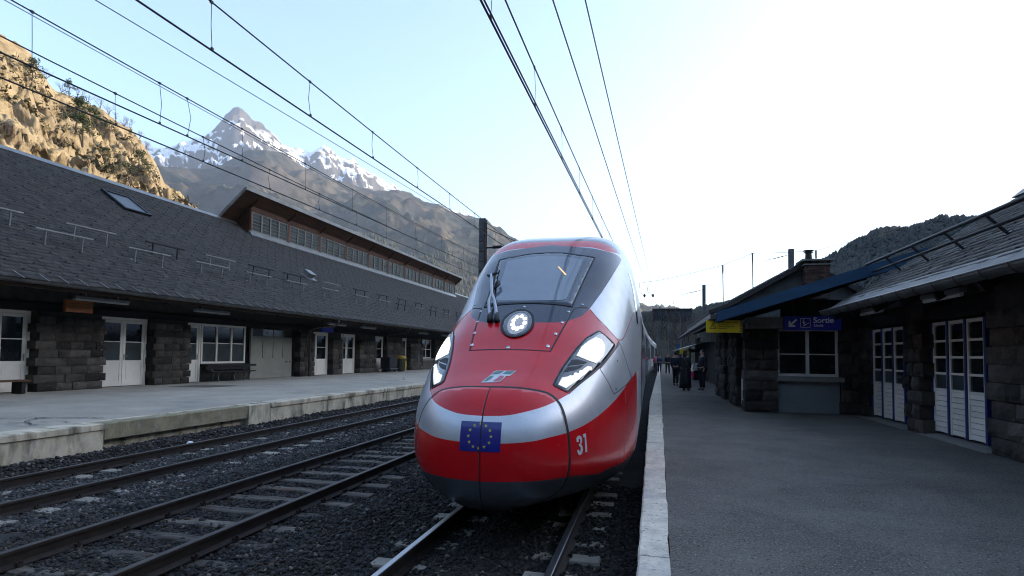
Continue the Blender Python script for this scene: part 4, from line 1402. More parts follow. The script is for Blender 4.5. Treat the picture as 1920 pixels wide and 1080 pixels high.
def opening_frame(mb, y0, y1, z0, z1, x, fw=.09, d=.08):
    mb.box(x - d, x, y0, y0 + fw, z0, z1); mb.box(x - d, x, y1 - fw, y1, z0, z1); mb.box(x - d, x, y0 + fw, y1 - fw, z1 - fw, z1)
def glazed_leaf(parent, y0, y1, z0, z1, x, panes_mat='glass_dark', handle=None, name='door', bars=2, panel=True, mm='white_paint'):
    d = MB(); st = .11; zt = z0 + (z1 - z0) * (.37 if panel else 0.0)
    d.box(x - .055, x, y0, y0 + st, z0, z1); d.box(x - .055, x, y1 - st, y1, z0, z1)
    d.box(x - .055, x, y0 + st, y1 - st, z1 - st, z1)
    d.box(x - .055, x, y0 + st, y1 - st, z0, z0 + .16)
    gz0 = z0 + .16
    if panel:
        d.box(x - .055, x, y0 + st, y1 - st, zt - .07, zt + .05)
        d.box(x - .04, x - .018, y0 + st, y1 - st, z0 + .16, zt - .07)
        d.box(x - .03, x - .008, y0 + st + .07, y1 - st - .07, z0 + .22, zt - .13)
        gz0 = zt + .05
    hz = (z1 - st - gz0) / bars
    for k in range(1, bars): d.box(x - .05, x - .004, y0 + st, y1 - st, gz0 + hz * k - .016, gz0 + hz * k + .016)
    o = d.build(name, M[mm], parent)
    for k in range(bars):
        g = MB(); g.box(x - .034, x - .026, y0 + st, y1 - st, gz0 + hz * k + (.016 if k else 0), gz0 + hz * (k + 1) - (.016 if k < bars - 1 else 0))
        g.build('pane', M[panes_mat if (k == 0 and panes_mat != 'glass_dark') else 'glass_dark'], o)
    if handle is not None:
        hy = y0 + .055 if handle < 0 else y1 - .055
        hb = MB(); hb.box(x, x + .012, hy - .022, hy + .022, z0 + 1.02, z0 + 1.26)
        hb.tube([(x + .01, hy, z0 + 1.18), (x + .055, hy, z0 + 1.18), (x + .055, hy + (.12 if handle < 0 else -.12), z0 + 1.18)], .011, 6)
        hb.build('handle', M['galvanised'], o)
    return o
X = -20.40
def door_frame(y0, y1, z1=3.28):
    f = MB(); opening_frame(f, y0, y1, .56, z1, X + .02, .10, .12); return f.build('door_frame', M['white_paint'], LB)
# nearest glazed door at the frame edge, double door, single door by the window
door_frame(13.6, 15.6); glazed_leaf(LB, 13.71, 14.58, .58, 3.17, X, 'glass_dark'); glazed_leaf(LB, 14.60, 15.49, .58, 3.17, X, 'glass_dark', 1)
door_frame(18.12, 20.34); glazed_leaf(LB, 18.23, 19.22, .58, 3.17, X, 'glass_pale'); glazed_leaf(LB, 19.24, 20.23, .58, 3.17, X, 'glass_pale', -1)
door_frame(22.3, 23.36); glazed_leaf(LB, 22.41, 23.25, .58, 3.17, X, 'glass_pale', 1)
# wide window
wf = MB(); y0, y1, z0, z1 = 23.40, 26.48, 1.40, 3.28
wf.box(X - .08, X + .03, y0, y1, z0, z0 + .10); wf.box(X - .08, X + .03, y0, y1, z1 - .10, z1)
for yy in (y0, y1 - .10, y0 + (y1 - y0) / 3 - .05, y0 + 2 * (y1 - y0) / 3 - .05): wf.box(X - .08, X + .025, yy, yy + .10, z0 + .10, z1 - .10)
wf.box(X - .05, X + .005, y0 + .10, y1 - .10, 2.36, 2.40)
win = wf.build('window', M['white_paint'], LB)
for k in range(3):
    a = y0 + .1 + k * (y1 - y0 - .1) / 3; b = a + (y1 - y0 - .1) / 3 - .1
    for zz in ((z0 + .1, 2.36, 'glass_pale'), (2.40, z1 - .1, 'glass_dark')):
        g = MB(); g.box(X - .03, X - .022, a, b, zz[0], zz[1]); g.build('pane', M[zz[2]], win)
m = MB(); m.box(-20.5, -20.0, 23.42, 26.9, 1.26, 1.36); m.build('window_ledge', M['dark_beam'], LB)
m = MB(); m.box(-20.6, -20.42, 23.4, 26.9, .55, 1.26); m.build('apron_wall', M['mortar'], LB)
# sectional garage door with a glazed top row
gd = MB(); y0, y1 = 27.02, 30.6
for z0 in (0, 1, 2, 3, 4): gd.box(X - .06, X, y0, y1, .57 + z0 * .215, .57 + z0 * .215 + .20)
gd.box(X - .09, X - .03, y0, y1, .57, 2.75)
for r, zz in enumerate((1.66, 2.14)):
    for k in range(4): gd.box(X - .06, X, y0 + k * .9 + .02, y0 + k * .9 + .86, zz, zz + .44)
o = gd.build('garage_door', M['cream_door'], LB)
h = MB(); h.box(X, X + .02, 30.0, 30.16, 1.40, 1.46); h.box(X, X + .02, 30.35, 30.47, 1.40, 1.46); h.build('handle', M['black_iron'], o)
f = MB(); f.box(X - .04, X + .06, 26.86, 27.0, .56, 3.2); f.build('frame_post', M['cream_door'], LB)
tw = MB()
for k in range(4): tw.box(X - .06, X - .02, 27.02 + k * .92, 27.02 + k * .92 + .05, 2.76, 3.25)
tw.box(X - .06, X - .02, 27.02, 30.6, 2.76, 2.82)
o = tw.build('transom', M['cream_door'], LB)
for k in range(3):
    g = MB(); g.box(X - .05, X - .04, 27.08 + k * .92, 27.08 + k * .92 + .84, 2.83, 3.22); g.build('pane', M['glass_pale' if k == 0 else 'glass_dark'], o)
# further doors
door_frame(32.5, 34.5); glazed_leaf(LB, 32.6, 33.1, .58, 3.17, X, 'glass_dark'); glazed_leaf(LB, 33.12, 34.4, .58, 3.17, X, 'glass_dark', -1)
door_frame(35.85, 38.1); glazed_leaf(LB, 35.95, 36.96, .58, 3.17, X, 'glass_dark'); glazed_leaf(LB, 36.98, 38.0, .58, 3.17, X, 'glass_dark', -1)
door_frame(40.9, 42.65); glazed_leaf(LB, 41.0, 42.55, .58, 3.17, X, 'glass_dark', -1)
door_frame(45.9, 47.2); glazed_leaf(LB, 46.0, 47.1, .58, 3.17, X, 'glass_dark', 1)
wf = MB(); y0, y1, z0, z1 = 50.4, 53.1, 1.55, 3.30
for yy in (y0, y1 - .1, (y0 + y1) / 2 - .05): wf.box(X - .06, X + .02, yy, yy + .1, z0, z1)
for zz in (z0, z1 - .1, 2.38): wf.box(X - .055, X + .015, y0, y1, zz, zz + (.1 if zz != 2.38 else .05))
win = wf.build('window', M['white_paint'], LB)
g = MB(); g.box(X - .03, X - .022, y0 + .1, y1 - .1, z0 + .1, z1 - .1); g.build('pane', M['glass_dark'], win)
m = MB(); m.box(-20.5, -20.1, 50.2, 53.3, 1.36, 1.53); m.build('window_sill', M['sill_stone'], LB)
m = MB(); m.box(-20.6, -20.2, 50.2, 53.3, .5, 1.35); m.build('apron_wall', M['soot_shade_stone_pale'], LB)
# downpipes: swan necks from the gutter and a pale conduit on the wall
for y in (31.4, 42.0):
    d = MB(); d.tube([(XE + .115, y, ZE - .16), (XE + .115, y, ZE - .34), (XE - .1, y, ZE - .55), (-19.3, y, ZE - .62), (-19.75, y, ZE - .8), (-19.75, y, .56)], .055, 8)
    d.build('downpipe', M['zinc_dark'], LB, smooth=True)
for y, s in ((35.4, .03), (48.6, .035)):
    d = MB(); d.tube([(-19.8, y, .56), (-19.8, y, 3.3)], s, 6); d.build('conduit', M['zinc'], LB)

# snow guards: a rail on two feet, in two staggered rows
SG = MB(); UPV = Vector((s_, 0, c_))
def guard_mesh(L):
    m = MB()
    n_ = Vector((s_, 0, c_))          # roof normal
    for yy in (-L * .32, L * .32):
        m.bar(Vector((0, yy, -.02)), Vector((.04, yy, .50)), .045, .045)
        m.bar(Vector((.10, yy, -.10)), Vector((-.22, yy, .13)), .05, .02)
    m.bar(Vector((.04, -L / 2, .50)), Vector((.04, L / 2, .50)), .09, .05)
    return m
def roof_at(sdist, y): return Vector((XE - sdist * c_, y, ZE + sdist * s_ + .02))
gA = guard_mesh(2.1).build('snow_guard', M['galvanised']); gB = guard_mesh(2.1).build('snow_guard', M['black_iron'])
meA, meB = gA.data, gB.data; bpy.data.objects.remove(gA); bpy.data.objects.remove(gB)
for s_d, ys_ in ((2.5, (12.75, 16.35, 19.95, 23.5, 26.9, 30.3, 34.0, 38.2, 41.9, 45.2, 48.8, 52.6, 56.4, 60.4)), (3.5, (14.45, 18.05, 21.6, 25.0, 28.2, 31.3, 35.6, 39.6, 43.4, 47.2, 50.9, 54.8, 58.6, 62.6))):
    for i, y in enumerate(ys_):
        dark = (s_d == 3.5 and i not in (0, 1, 3, 6)) or y > 44 and i % 2
        inst(meB if dark else meA, 'snow_guard', LB, roof_at(s_d, y))
# roof light and vent
def on_roof(u, y, h): return Vector((XE - u * c_ + h * s_, y, ZE + u * s_ + h * c_))
def roof_box(mb, u0, u1, y0, y1, h0, h1):
    vs = [on_roof(u, y, h) for u in (u0, u1) for y in (y0, y1) for h in (h0, h1)]
    mb.add(vs, [(0, 1, 3, 2), (4, 6, 7, 5), (0, 4, 5, 1), (2, 3, 7, 6), (0, 2, 6, 4), (1, 5, 7, 3)])
m = MB()
roof_box(m, 8.06, 8.18, 22.95, 24.5, -.02, .14); roof_box(m, 9.75, 9.87, 22.95, 24.5, -.02, .14)
roof_box(m, 8.18, 9.75, 22.95, 23.06, -.02, .14); roof_box(m, 8.18, 9.75, 24.39, 24.5, -.02, .14)
sk = m.build('roof_light', M['black_iron'], LB)
m = MB(); roof_box(m, 8.18, 9.75, 23.06, 24.39, .06, .10); m.build('pane', M['glass_pale'], sk)
m = MB(); roof_box(m, 4.6, 5.3, 34.2, 35.3, .0, .05); roof_box(m, 4.85, 5.3, 34.4, 35.0, .05, .35); roof_box(m, 4.7, 5.35, 34.35, 35.05, .35, .40)
m.build('roof_vent', M['zinc'], LB)

# clerestory: ten window bays under an overhanging counter roof
XF = -26.4; ZS = roof_z(XF)                       # front face and its foot on the slates
YC0, YC1 = 34.4, 77.6
m = MB(); m.box(XF - 1.1, XF - .10, YC0 + .05, YC1, ZS - .6, 12.0); m.build('clerestory_wall', M['brown_board'], LB)
m = MB(); m.prism([(XF + .22, YC0 - .1, ZS - .16), (XF + .24, YC0 - .1, ZS - .10), (XF + .02, YC0 - .1, ZS + .24), (XF - .06, YC0 - .1, ZS + .24), (XF - .06, YC0 - .1, ZS - .05)], (0, 0, 0), (0, YC1 - YC0 + .2, 0))
m.build('clerestory_flashing', M['zinc'], LB)
m = MB(); m.box(XF - .1, XF + .05, YC0, YC1, 11.56, 11.72); m.build('head_board', M['brown_wood'], LB)
nb = 10; bw = (YC1 - YC0) / nb
for k in range(14):                                # horizontal boards over the windows
    pass
hb = None
for k in range(4):
    z = 11.73 + k * .2
    m = MB(); m.box(XF - .09, XF + .0, YC0, YC1, z, z + .19); m.build('board', M['soffit_brown'], LB)
pane_me = None
for k in range(nb):
    a = YC0 + k * bw + .14; b = YC0 + (k + 1) * bw - .14
    z0, z1 = ZS + .25, 11.55
    f = MB()
    for yy in (a, b - .07): f.box(XF - .05, XF + .02, yy, yy + .07, z0, z1)
    for zz in (z0, z1 - .07): f.box(XF - .045, XF + .015, a + .07, b - .07, zz, zz + .07)
    n1, n2 = 4, 5
    pw, ph = (b - a - .14) / n1, (z1 - z0 - .14) / n2
    for i in range(1, n1): f.box(XF - .03, XF + .035, a + .07 + i * pw - .055, a + .07 + i * pw + .055, z0 + .07, z1 - .07)
    for j in range(1, n2): f.box(XF - .025, XF + .006, a + .07, b - .07, z0 + .07 + j * ph - .011, z0 + .07 + j * ph + .011)
    w = f.build('window', M['steel_bar'], LB)
    for i in range(n1):
        for j in range(n2):
            if pane_me is None:
                g = MB(); g.box(-.004, .004, -pw / 2 + .03, pw / 2 - .03, -ph / 2 + .018, ph / 2 - .018)
                po = g.build('pane', M['glass_teal']); pane_me = po.data; bpy.data.objects.remove(po)
            o = inst(pane_me, 'pane', w, (XF - .02 + random.uniform(-.004, .004), a + .07 + (i + .5) * pw, z0 + .07 + (j + .5) * ph), (1, 1, 1), (0, random.uniform(-.02, .02), random.uniform(-.015, .015)))
for k in range(nb + 1):
    y = YC0 + k * bw
    m = MB(); m.box(XF - .08, XF + .045, y - (.13 if k else 0), y + (.13 if k < nb else 0), ZS + .22, 11.56); m.build('post', M['brick_red'], LB)
# cheek boards (vertical planks) at both ends
for yy in (YC0, YC1):
    for k in range(6):
        x0, x1 = XF - .02 - k * .19, XF - .02 - k * .19 - .18
        m = MB(); ztop = lambda x: 12.35 - (XF + .98 - x) * .84 * 1.0
        m.prism([(x0, yy - .04, roof_z(x0) - .02), (x0, yy - .04, 12.46 - (XF + .6 - x0) * .84), (x1, yy - .04, 12.46 - (XF + .6 - x1) * .84), (x1, yy - .04, roof_z(x1) - .02)], (0, 0, 0), (0, .05, 0))
        m.build('cheek_plank', M['brown_wood'], LB)
# counter roof: overhanging slab rising forward from the ridge
ce = (XF + .74, 12.77)
m = MB(); m.prism([(ce[0], 0, ce[1]), (ce[0], 0, ce[1] - .16), (XR - 1.5, 0, ZR - 1.26 - .06), (XR - 1.5, 0, ZR - 1.26 + .10)], (0, 33.0, 0), (0, 78.7, 0))
m.build('counter_roof', M['soffit_brown'], LB)
m = MB(); m.prism([(ce[0] + .04, 0, ce[1] + .06), (ce[0] + .04, 0, ce[1] - .19), (ce[0] + .005, 0, ce[1] - .19), (ce[0] + .005, 0, ce[1] + .005), (XR - 1.5, 0, ZR - 1.155), (XR - 1.5, 0, ZR - 1.08)], (0, 32.95, 0), (0, 78.75, 0))
m.build('counter_roof_zinc', M['zinc'], LB)
m = MB(); m.prism([(ce[0] + .045, 0, ce[1] + .065), (ce[0] + .045, 0, ce[1] - .19), (XR - 1.5, 0, ZR - 1.36), (XR - 1.5, 0, ZR - 1.075)], (0, 32.90, 0), (0, 32.945, 0)); m.build('verge_sheet', M['zinc'], LB)
brk = None
for k in range(nb + 1):
    y = YC0 + k * bw
    m = MB(); m.bar((XF + .02, y, 11.8), (ce[0] - .12, y, ce[1] - .45), .09, .11); m.build('bracket', M['brown_wood'], LB)

# things under the left canopy
def strip_light(x, y, z, L, label):
    m = MB(); m.box(x - .09, x + .09, y - L / 2, y + L / 2, z, z + .09)
    m.box(x - .015, x + .015, y - L * .3, y - L * .3 + .03, z + .09, z + .55); m.box(x - .015, x + .015, y + L * .3, y + L * .3 + .03, z + .09, z + .55)
    t = thing('strip_light', label, 'lamp', (x, y, z), 'strip lights under the left canopy')
    m.build('housing', M['zinc'], t)
    c = MB(); c.box(x - .07, x + .07, y - L / 2 + .02, y + L / 2 - .02, z - .05, z - .001); c.build('diffuser', M['lamp_cover'], t)
strip_light(-18.9, 16.9, 3.72, 2.1, 'long unlit strip light under the left eave beside the orange sign')
strip_light(-18.9, 22.3, 3.72, 2.1, 'unlit strip light above the pier between the white double door and wide window')
strip_light(-18.9, 33.0, 3.72, 2.1, 'unlit strip light above the stone pier right of the garage door')
strip_light(-18.9, 37.2, 3.72, 2.1, 'unlit strip light above the second white double door')
strip_light(-18.9, 47.3, 3.72, 2.1, 'pale strip light above the white door beside the yellow bin')
strip_light(-18.9, 53.0, 3.72, 2.1, 'pale strip light nearest the train headlight above the small far window')
def hung_sign(name, x, y0, y1, z0, z1, mm, label):
    t = thing(name, label, 'sign', (x, (y0 + y1) / 2, z0))
    m = MB(); m.box(x - .06, x + .06, y0, y1, z0, z1); m.build('board', M[mm], t)
    for y in (y0 + .15, y1 - .15):
        m = MB(); m.box(x - .012, x + .012, y - .012, y + .012, z1, z1 + .5); m.build('hanger', M['black_iron'], t)
    return t
t = hung_sign('platform_sign', -19.0, 15.62, 16.60, 3.26, 3.67, 'sign_orange', 'dim orange sign hanging under the left canopy between two white doors')
for k in range(3):
    m = MB(); m.box(-18.94, -18.936, 15.75, 16.45 - k * .12, 3.55 - k * .10, 3.57 - k * .10); m.build('lettering_line', M['sign_brown'], t)
hung_sign('platform_sign', -19.3, 31.9, 33.2, 3.25, 3.55, 'sign_blue', 'small dark blue sign hanging above the single white door past the garage')
t = thing('bench', 'dark wooden bench on metal legs below the wide white window', 'bench', (-19.75, 24.8, .56))
m = MB()
for k in range(3): m.box(-19.98 + k * .15, -19.85 + k * .15, 23.3, 26.3, 1.0, 1.05)
m.build('seat', M['dark_beam'], t)
m = MB(); m.box(-20.05, -20.0, 23.3, 26.3, 1.12, 1.24); m.build('backrest', M['dark_beam'], t)
for y in (23.7, 24.8, 25.9):
    m = MB(); m.tube([(-19.6, y, .56), (-19.66, y, .8), (-19.6, y, 1.0)], .03, 6); m.tube([(-19.98, y, .56), (-19.92, y, .8), (-20.0, y, 1.12)], .03, 6); m.build('leg', M['grey_iron'], t)
t = thing('bench', 'brown wooden bench end by the white door at the left edge', 'bench', (-19.7, 14.6, .56))
m = MB()
for k in range(3): m.box(-19.95 + k * .17, -19.8 + k * .17, 12.6, 15.0, .95, 1.0)
m.build('seat', M['brown_wood'], t)
for y in (12.9, 14.75):
    m = MB(); m.box(-19.92, -19.5, y, y + .12, .56, .95); m.build('leg', M['dark_beam'], t)
t = thing('litter_bin', 'dark litter bin with a yellow lid standing before the far pier of the left building', 'litter bin', (-19.25, 43.6, .56))
m = MB(); m.lathe([(.30, .06), (.40, .95), (.40, 1.0)], (-19.25, 43.6, .56), 14); m.build('bin_body', M['bin_dark'], t, smooth=False)
m = MB(); m.lathe([(.42, 1.0), (.44, 1.1), (.36, 1.22), (.12, 1.27)], (-19.25, 43.6, .56), 14); m.build('lid', M['bin_yellow'], t)
m = MB(); m.box(-18.86, -18.84, 43.5, 43.75, .7, 1.4); m.build('label_panel', M['bin_yellow'], t)
for y in (43.4, 43.8):
    m = MB(); m.tube([(-19.4, y, .62), (-19.1, y, .62)], .06, 8); m.build('wheel', M['rubber'], t)
t = thing('trolley', 'dark covered luggage trolley parked beside the yellow topped bin', 'trolley', (-19.4, 41.6, .56))
m = MB(); m.box(-19.8, -19.0, 41.0, 42.4, .85, 1.7); m.build('cover', M['cloth_black'], t, bevel=.08)
m = MB()
m.box(-19.85, -18.95, 40.95, 42.45, .78, .85); m.build('frame', M['grey_iron'], t)
for y in (41.2, 42.2):
    for x in (-19.7, -19.1):
        m = MB(); m.tube([(x - .03, y, .67), (x + .03, y, .67)], .11, 10); m.build('wheel', M['rubber'], t)
# ------------------------------------------------------------------ right station building with folding doors
RB = thing('station_building', 'dark stone station building with blue and white folding doors on the right platform', 'building', (5.7, 11, .5))
XD = 5.60
REX, REZ, RSL = 4.2, 3.18, 0.65
RRX = 8.15; RRZ = REZ + RSL * (RRX - REX)
YA, YB = 3.5, 15.25
rc, rs = math.cos(math.atan(RSL)), math.sin(math.atan(RSL))
def rroof_z(x): return REZ + RSL * (x - REX)
w = MB(); w.box(5.95, 11.5, YA, 19.6, .3, 3.25); w.box(5.8, 11.5, YA, 17.5, 3.25, 3.6); w.build('wall', M['mortar'], RB)
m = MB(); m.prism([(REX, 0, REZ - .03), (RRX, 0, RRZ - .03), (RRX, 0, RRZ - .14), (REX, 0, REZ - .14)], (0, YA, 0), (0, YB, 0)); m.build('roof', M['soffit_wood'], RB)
m = MB(); m.prism([(RRX - .02, 0, RRZ - .05), (RRX + 3.6, 0, RRZ - 2.4), (RRX + 3.6, 0, RRZ - 2.5), (RRX - .02, 0, RRZ - .2)], (0, YA, 0), (0, YB, 0)); m.build('back_roof', M['slate'], RB)
V, F = shingle_rows(REX + .22, REZ + .22 * RSL, RSL, (RRX - REX - .22) / rc, YA, YB, .185, .24, 21, sgn=1, lift=.028)
fast_mesh('roof_slates', V, F, M['slate_mossy'], RB, kind='stuff')
m = MB(); m.prism([(RRX - .24, 0, RRZ - .10), (RRX, 0, RRZ + .10), (RRX + .24, 0, RRZ - .10)], (0, YA, 0), (0, YB, 0)); m.build('ridge_cap', M['zinc_dark'], RB)
# zinc strip at the eave in lapped sheets
y = YA; 
while y < YB - .1:
    y2 = min(y + 1.6, YB)
    m = MB(); m.prism([(REX - .03, 0, REZ - .02 + .02), (REX + .30, 0, rroof_z(REX + .30) + .03), (REX + .30, 0, rroof_z(REX + .30) + .018), (REX - .03, 0, REZ - .012)], (0, y + .004, 0), (0, y2 - .004, 0))
    m.build('eave_sheet', M['eave_zinc'], RB); y = y2
gm = MB(); V, F = [], []
gx = REX - .14
prof = [(gx + .11 * math.cos(a), REZ - .07 + .11 * math.sin(a)) for a in np.linspace(PI, 2 * PI, 10)] + [(gx + .092 * math.cos(a), REZ - .06 + .092 * math.sin(a)) for a in np.linspace(2 * PI, PI, 8)]
n = len(prof)
for y in (YA, YB): V += [(a, y, b) for a, b in prof]
gm.add(V, [(i, (i + 1) % n, n + (i + 1) % n, n + i) for i in range(n)]); gm.build('gutter', M['zinc_dark'], RB, smooth=False)
m = MB(); m.tube([(gx - .11, YA, REZ - .065), (gx - .11, YB, REZ - .065)], .014, 6); m.build('gutter_bead', M['zinc'], RB, smooth=True)
gj = None; y = 5.2
while y < YB:
    if gj is None:
        b = MB(); b.tube([(gx + .118 * math.cos(a), y, REZ - .068 + .118 * math.sin(a)) for a in np.linspace(PI, 2 * PI, 9)], .010, 4); gj = b.build('gutter_joint', M['zinc_dark'], RB); yj = y
    else:
        o = gj.copy(); COL.objects.link(o); o.location = (0, y - yj, 0)
    y += .62
# snow rail: two pipes carried on slanting posts
px_ = 5.33; pz = rroof_z(px_)
m = MB(); m.tube([(5.02, YA, 4.235), (5.02, 15.4, 4.235)], .036, 8); m.build('snow_rail', M['black_iron'], RB, smooth=True)
m = MB(); m.tube([(5.16, YA, 4.06), (5.16, 15.4, 4.06)], .030, 8); m.build('snow_rail', M['black_iron'], RB, smooth=True)
y = 5.1
while y < 15.5:
    m = MB(); m.bar((px_, y, pz + .01), (5.01, y, 4.25), .045, .03); m.bar((px_ + .05, y, pz + .06), (px_ - .05, y, pz - .01), .09, .02); m.build('rail_post', M['black_iron'], RB); y += 1.31
# rafters
raf = None
for k in range(10):
    y = YA + .4 + k * 1.25
    b = MB(); b.bar((REX + .05, y, REZ - .22), (6.2, y, REZ - .22 + RSL * 1.95), .09, .14); b.build('rafter', M['dark_beam'], RB)
b = MB(); b.box(5.55, 5.8, YA, 17.5, 2.80, 3.05); b.build('lintel_beam', M['dark_beam'], RB)
# masonry piers (faces look towards -x): rz = pi
def rpier(y0, y1, courses, n, x=5.32, z1=2.8, pale=.12, depth=.5):
    hh = (z1 - .5) / courses
    for r in range(courses):
        L = y1 - y0
        nn_ = n + (1 if (r % 2 and n > 1) else 0)
        cuts = [0] + sorted((i + random.uniform(-.15, .15)) / nn_ * L for i in range(1, nn_)) + [L]
        for i in range(nn_):
            a, b = y0 + cuts[i], y0 + cuts[i + 1]
            if i == 0 and r % 2 == 0: a -= .10
            if i == nn_ - 1 and r % 2 == 1: b += .10
            stone(RB, (x + depth / 2 + random.uniform(-.03, .03), (a + b) / 2, .5 + hh * (r + .5)), (depth, b - a - .014, hh - .014), PI, pale)
    m = MB(); m.box(x + .12, 5.95, y0 + .03, y1 - .03, .5, 3.2); m.build('pier_core', M['mortar'], RB)
rpier(9.3, 11.0, 8, 3, pale=.3)
rpier(13.5, 14.15, 8, 2)
rpier(16.8, 17.4, 8, 1, x=5.45)
rpier(5.2, 7.0, 7, 3)
def folding_door(y0, y1, z0=.56, z1=2.74, x=XD, ajar=0.0):
    f = MB(); n = 3; w_ = (y1 - y0 - .07) / n
    for k in range(n + 1): f.box(x - .05, x + .04, y0 + k * w_, y0 + k * w_ + .07, z0, z1)
    f.box(x - .05, x + .04, y0 + .07, y1 - .07, z1 - .07, z1) if False else None
    d = f.build('folding_door', M['blue_paint'], RB)
    m = MB()
    for k in range(n):
        a, b = y0 + k * w_ + .07, y0 + (k + 1) * w_
        m.box(x - .03, x + .03, a, a + .055, z0 + .02, z1); m.box(x - .03, x + .03, b - .055, b, z0 + .02, z1)
        m.box(x - .03, x + .03, a + .055, b - .055, z1 - .06, z1)
        for j in range(1, 4):
            zz = 1.42 + (z1 - .06 - 1.42) * j / 4
            m.box(x - .026, x + .026, a + .055, b - .055, zz - .022, zz + .022)
        m.box(x - .026, x + .026, a + .055, b - .055, 1.40, 1.44)
    m.build('leaf_frame', M['white_paint'], d)
    for k in range(n):
        a, b = y0 + k * w_ + .125, y0 + (k + 1) * w_ - .055
        for j in range(4):
            h_ = (z1 - .06 - 1.42) / 4; zz = 1.42 + h_ * j
            g = MB(); g.box(x - .004, x + .004, a, b, zz + .023, zz + h_ - .023); g.build('pane', M['glass_dark' if j or k == 0 else 'glass_pale'], d)
        for j in range(8):
            h_ = (1.40 - z0 - .03) / 8; zz = z0 + .03 + h_ * j
            g = MB(); dx = random.uniform(-.004, .004); g.box(x - .018 + dx, x + .012, a, b, zz + .005, zz + h_ - .005); g.build('plank', M['white_paint'], d)
    return d
folding_door(11.5, 13.52)
folding_door(14.75, 16.78)
folding_door(7.05, 9.15)
for a, b in ((11.0, 13.5), (14.15, 16.8), (7.0, 9.3)):
    m = MB(); V = [(5.28, a, .512), (5.28, b, .512), (5.8, b, .545), (5.8, a, .545)]
    m.prism(V, (0, 0, -.03), (0, 0, 0)); m.build('threshold', M['sill_stone'], RB)
def strip_light_r(x, y, z, L, label):
    t = thing('strip_light', label, 'lamp', (x, y, z), 'strip lights under the right eave')
    m = MB(); m.box(x - .05, x + .05, y - L / 2, y + L / 2, z, z + .07); m.build('housing', M['zinc'], t)
    c = MB(); c.tube([(x, y - L / 2 + .03, z - .03), (x, y + L / 2 - .03, z - .03)], .03, 8); c.build('tube', M['lamp_cover'], t)
    h = MB()
    for q in (-.35, .35): h.box(x - .01, x + .01, y + q * L - .01, y + q * L + .01, z + .07, z + .30)
    h.build('bracket', M['black_iron'], t)
strip_light_r(4.40, 10.3, 2.98, 1.25, 'unlit strip light under the right eave nearest the right picture edge')
strip_light_r(4.45, 13.4, 2.98, 1.25, 'unlit strip light under the right eave near the blue exit sign')

# ------------------------------------------------------------------ exit pavilion with the window
PV = thing('pavilion', 'stone pavilion with white window and blue sloping roof edge beside the right platform', 'building', (2.6, 17.5, .5))
w = MB(); w.box(2.78, 5.6, 17.75, 24.6, .4, 3.1); w.build('wall', M['mortar'], PV)
w = MB(); w.box(3.46, 5.02, 17.50, 17.78, .5, 1.36); w.build('apron_wall', M['render_grey'], PV, bevel=.01)
w = MB(); w.box(3.40, 5.10, 17.34, 17.78, 1.36, 1.49); w.build('window_sill', M['sill_stone'], PV, bevel=.012)
w = MB(); w.box(2.66, 3.60, 17.22, 17.78, 2.80, 3.12); w.build('lintel_beam', M['sill_stone'], PV, bevel=.01)
w = MB(); w.box(3.60, 6.0, 17.5, 17.78, 2.80, 3.6); w.build('lintel_beam', M['dark_beam'], PV)
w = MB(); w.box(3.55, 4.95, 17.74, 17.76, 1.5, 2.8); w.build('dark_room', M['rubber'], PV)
f = MB(); y = 17.58
x0, x1, z0, z1 = 3.47, 5.01, 1.495, 2.80
f.box(x0, x1, y, y + .07, z0, z0 + .075); f.box(x0, x0 + .055, y, y + .07, z0 + .075, z1); f.box(x1 - .07, x1, y, y + .07, z0 + .075, z1)
f.box(4.20, 4.285, y - .004, y + .07, z0 + .075, z1); f.box(x0 + .055, x1 - .07, y + .002, y + .07, z1 - .06, z1)
f.box(x0 + .055, 4.20, y + .01, y + .06, 2.09, 2.12); f.box(4.285, x1 - .07, y + .01, y + .06, 2.09, 2.12)
win = f.build('window', M['white_paint'], PV)
for a, b in ((x0 + .055, 4.20), (4.285, x1 - .07)):
    for c, d in ((z0 + .075, 2.09), (2.12, z1 - .06)):
        g = MB(); g.box(a, b, y + .03, y + .036, c, d); g.build('pane', M['glass_dark'], win)
# corner pillar of rough blocks (front looks along -y: rz = -pi/2)
def ypier(parent, x0, x1, yf, z0, z1, courses, n, depth=.5, pale=.1, ql=0, qr=0):
    hh = (z1 - z0) / courses
    for r in range(courses):
        nn_ = n + ((r % 2) if n > 1 else 0)
        if n == 2: nn_ = 2 if r % 3 else 1
        L = x1 - x0
        cuts = [0] + sorted((i + random.uniform(-.15, .15)) / nn_ * L for i in range(1, nn_)) + [L]
        for i in range(nn_):
            a, b = x0 + cuts[i], x0 + cuts[i + 1]
            if i == 0: a -= random.uniform(0, .05) + (ql if r % 2 else 0)
            if i == nn_ - 1: b += random.uniform(0, .03) + (qr if r % 2 else 0)
            stone(parent, ((a + b) / 2, yf + depth / 2 + random.uniform(-.03, .03), z0 + hh * (r + .5)), (depth, b - a - .014, hh - .014), -PI / 2, pale)
ypier(PV, 2.60, 3.44, 17.30, .52, 2.80, 8, 2, pale=.12)
ypier(PV, 5.04, 5.62, 17.42, .5, 2.80, 7, 2, depth=.4)
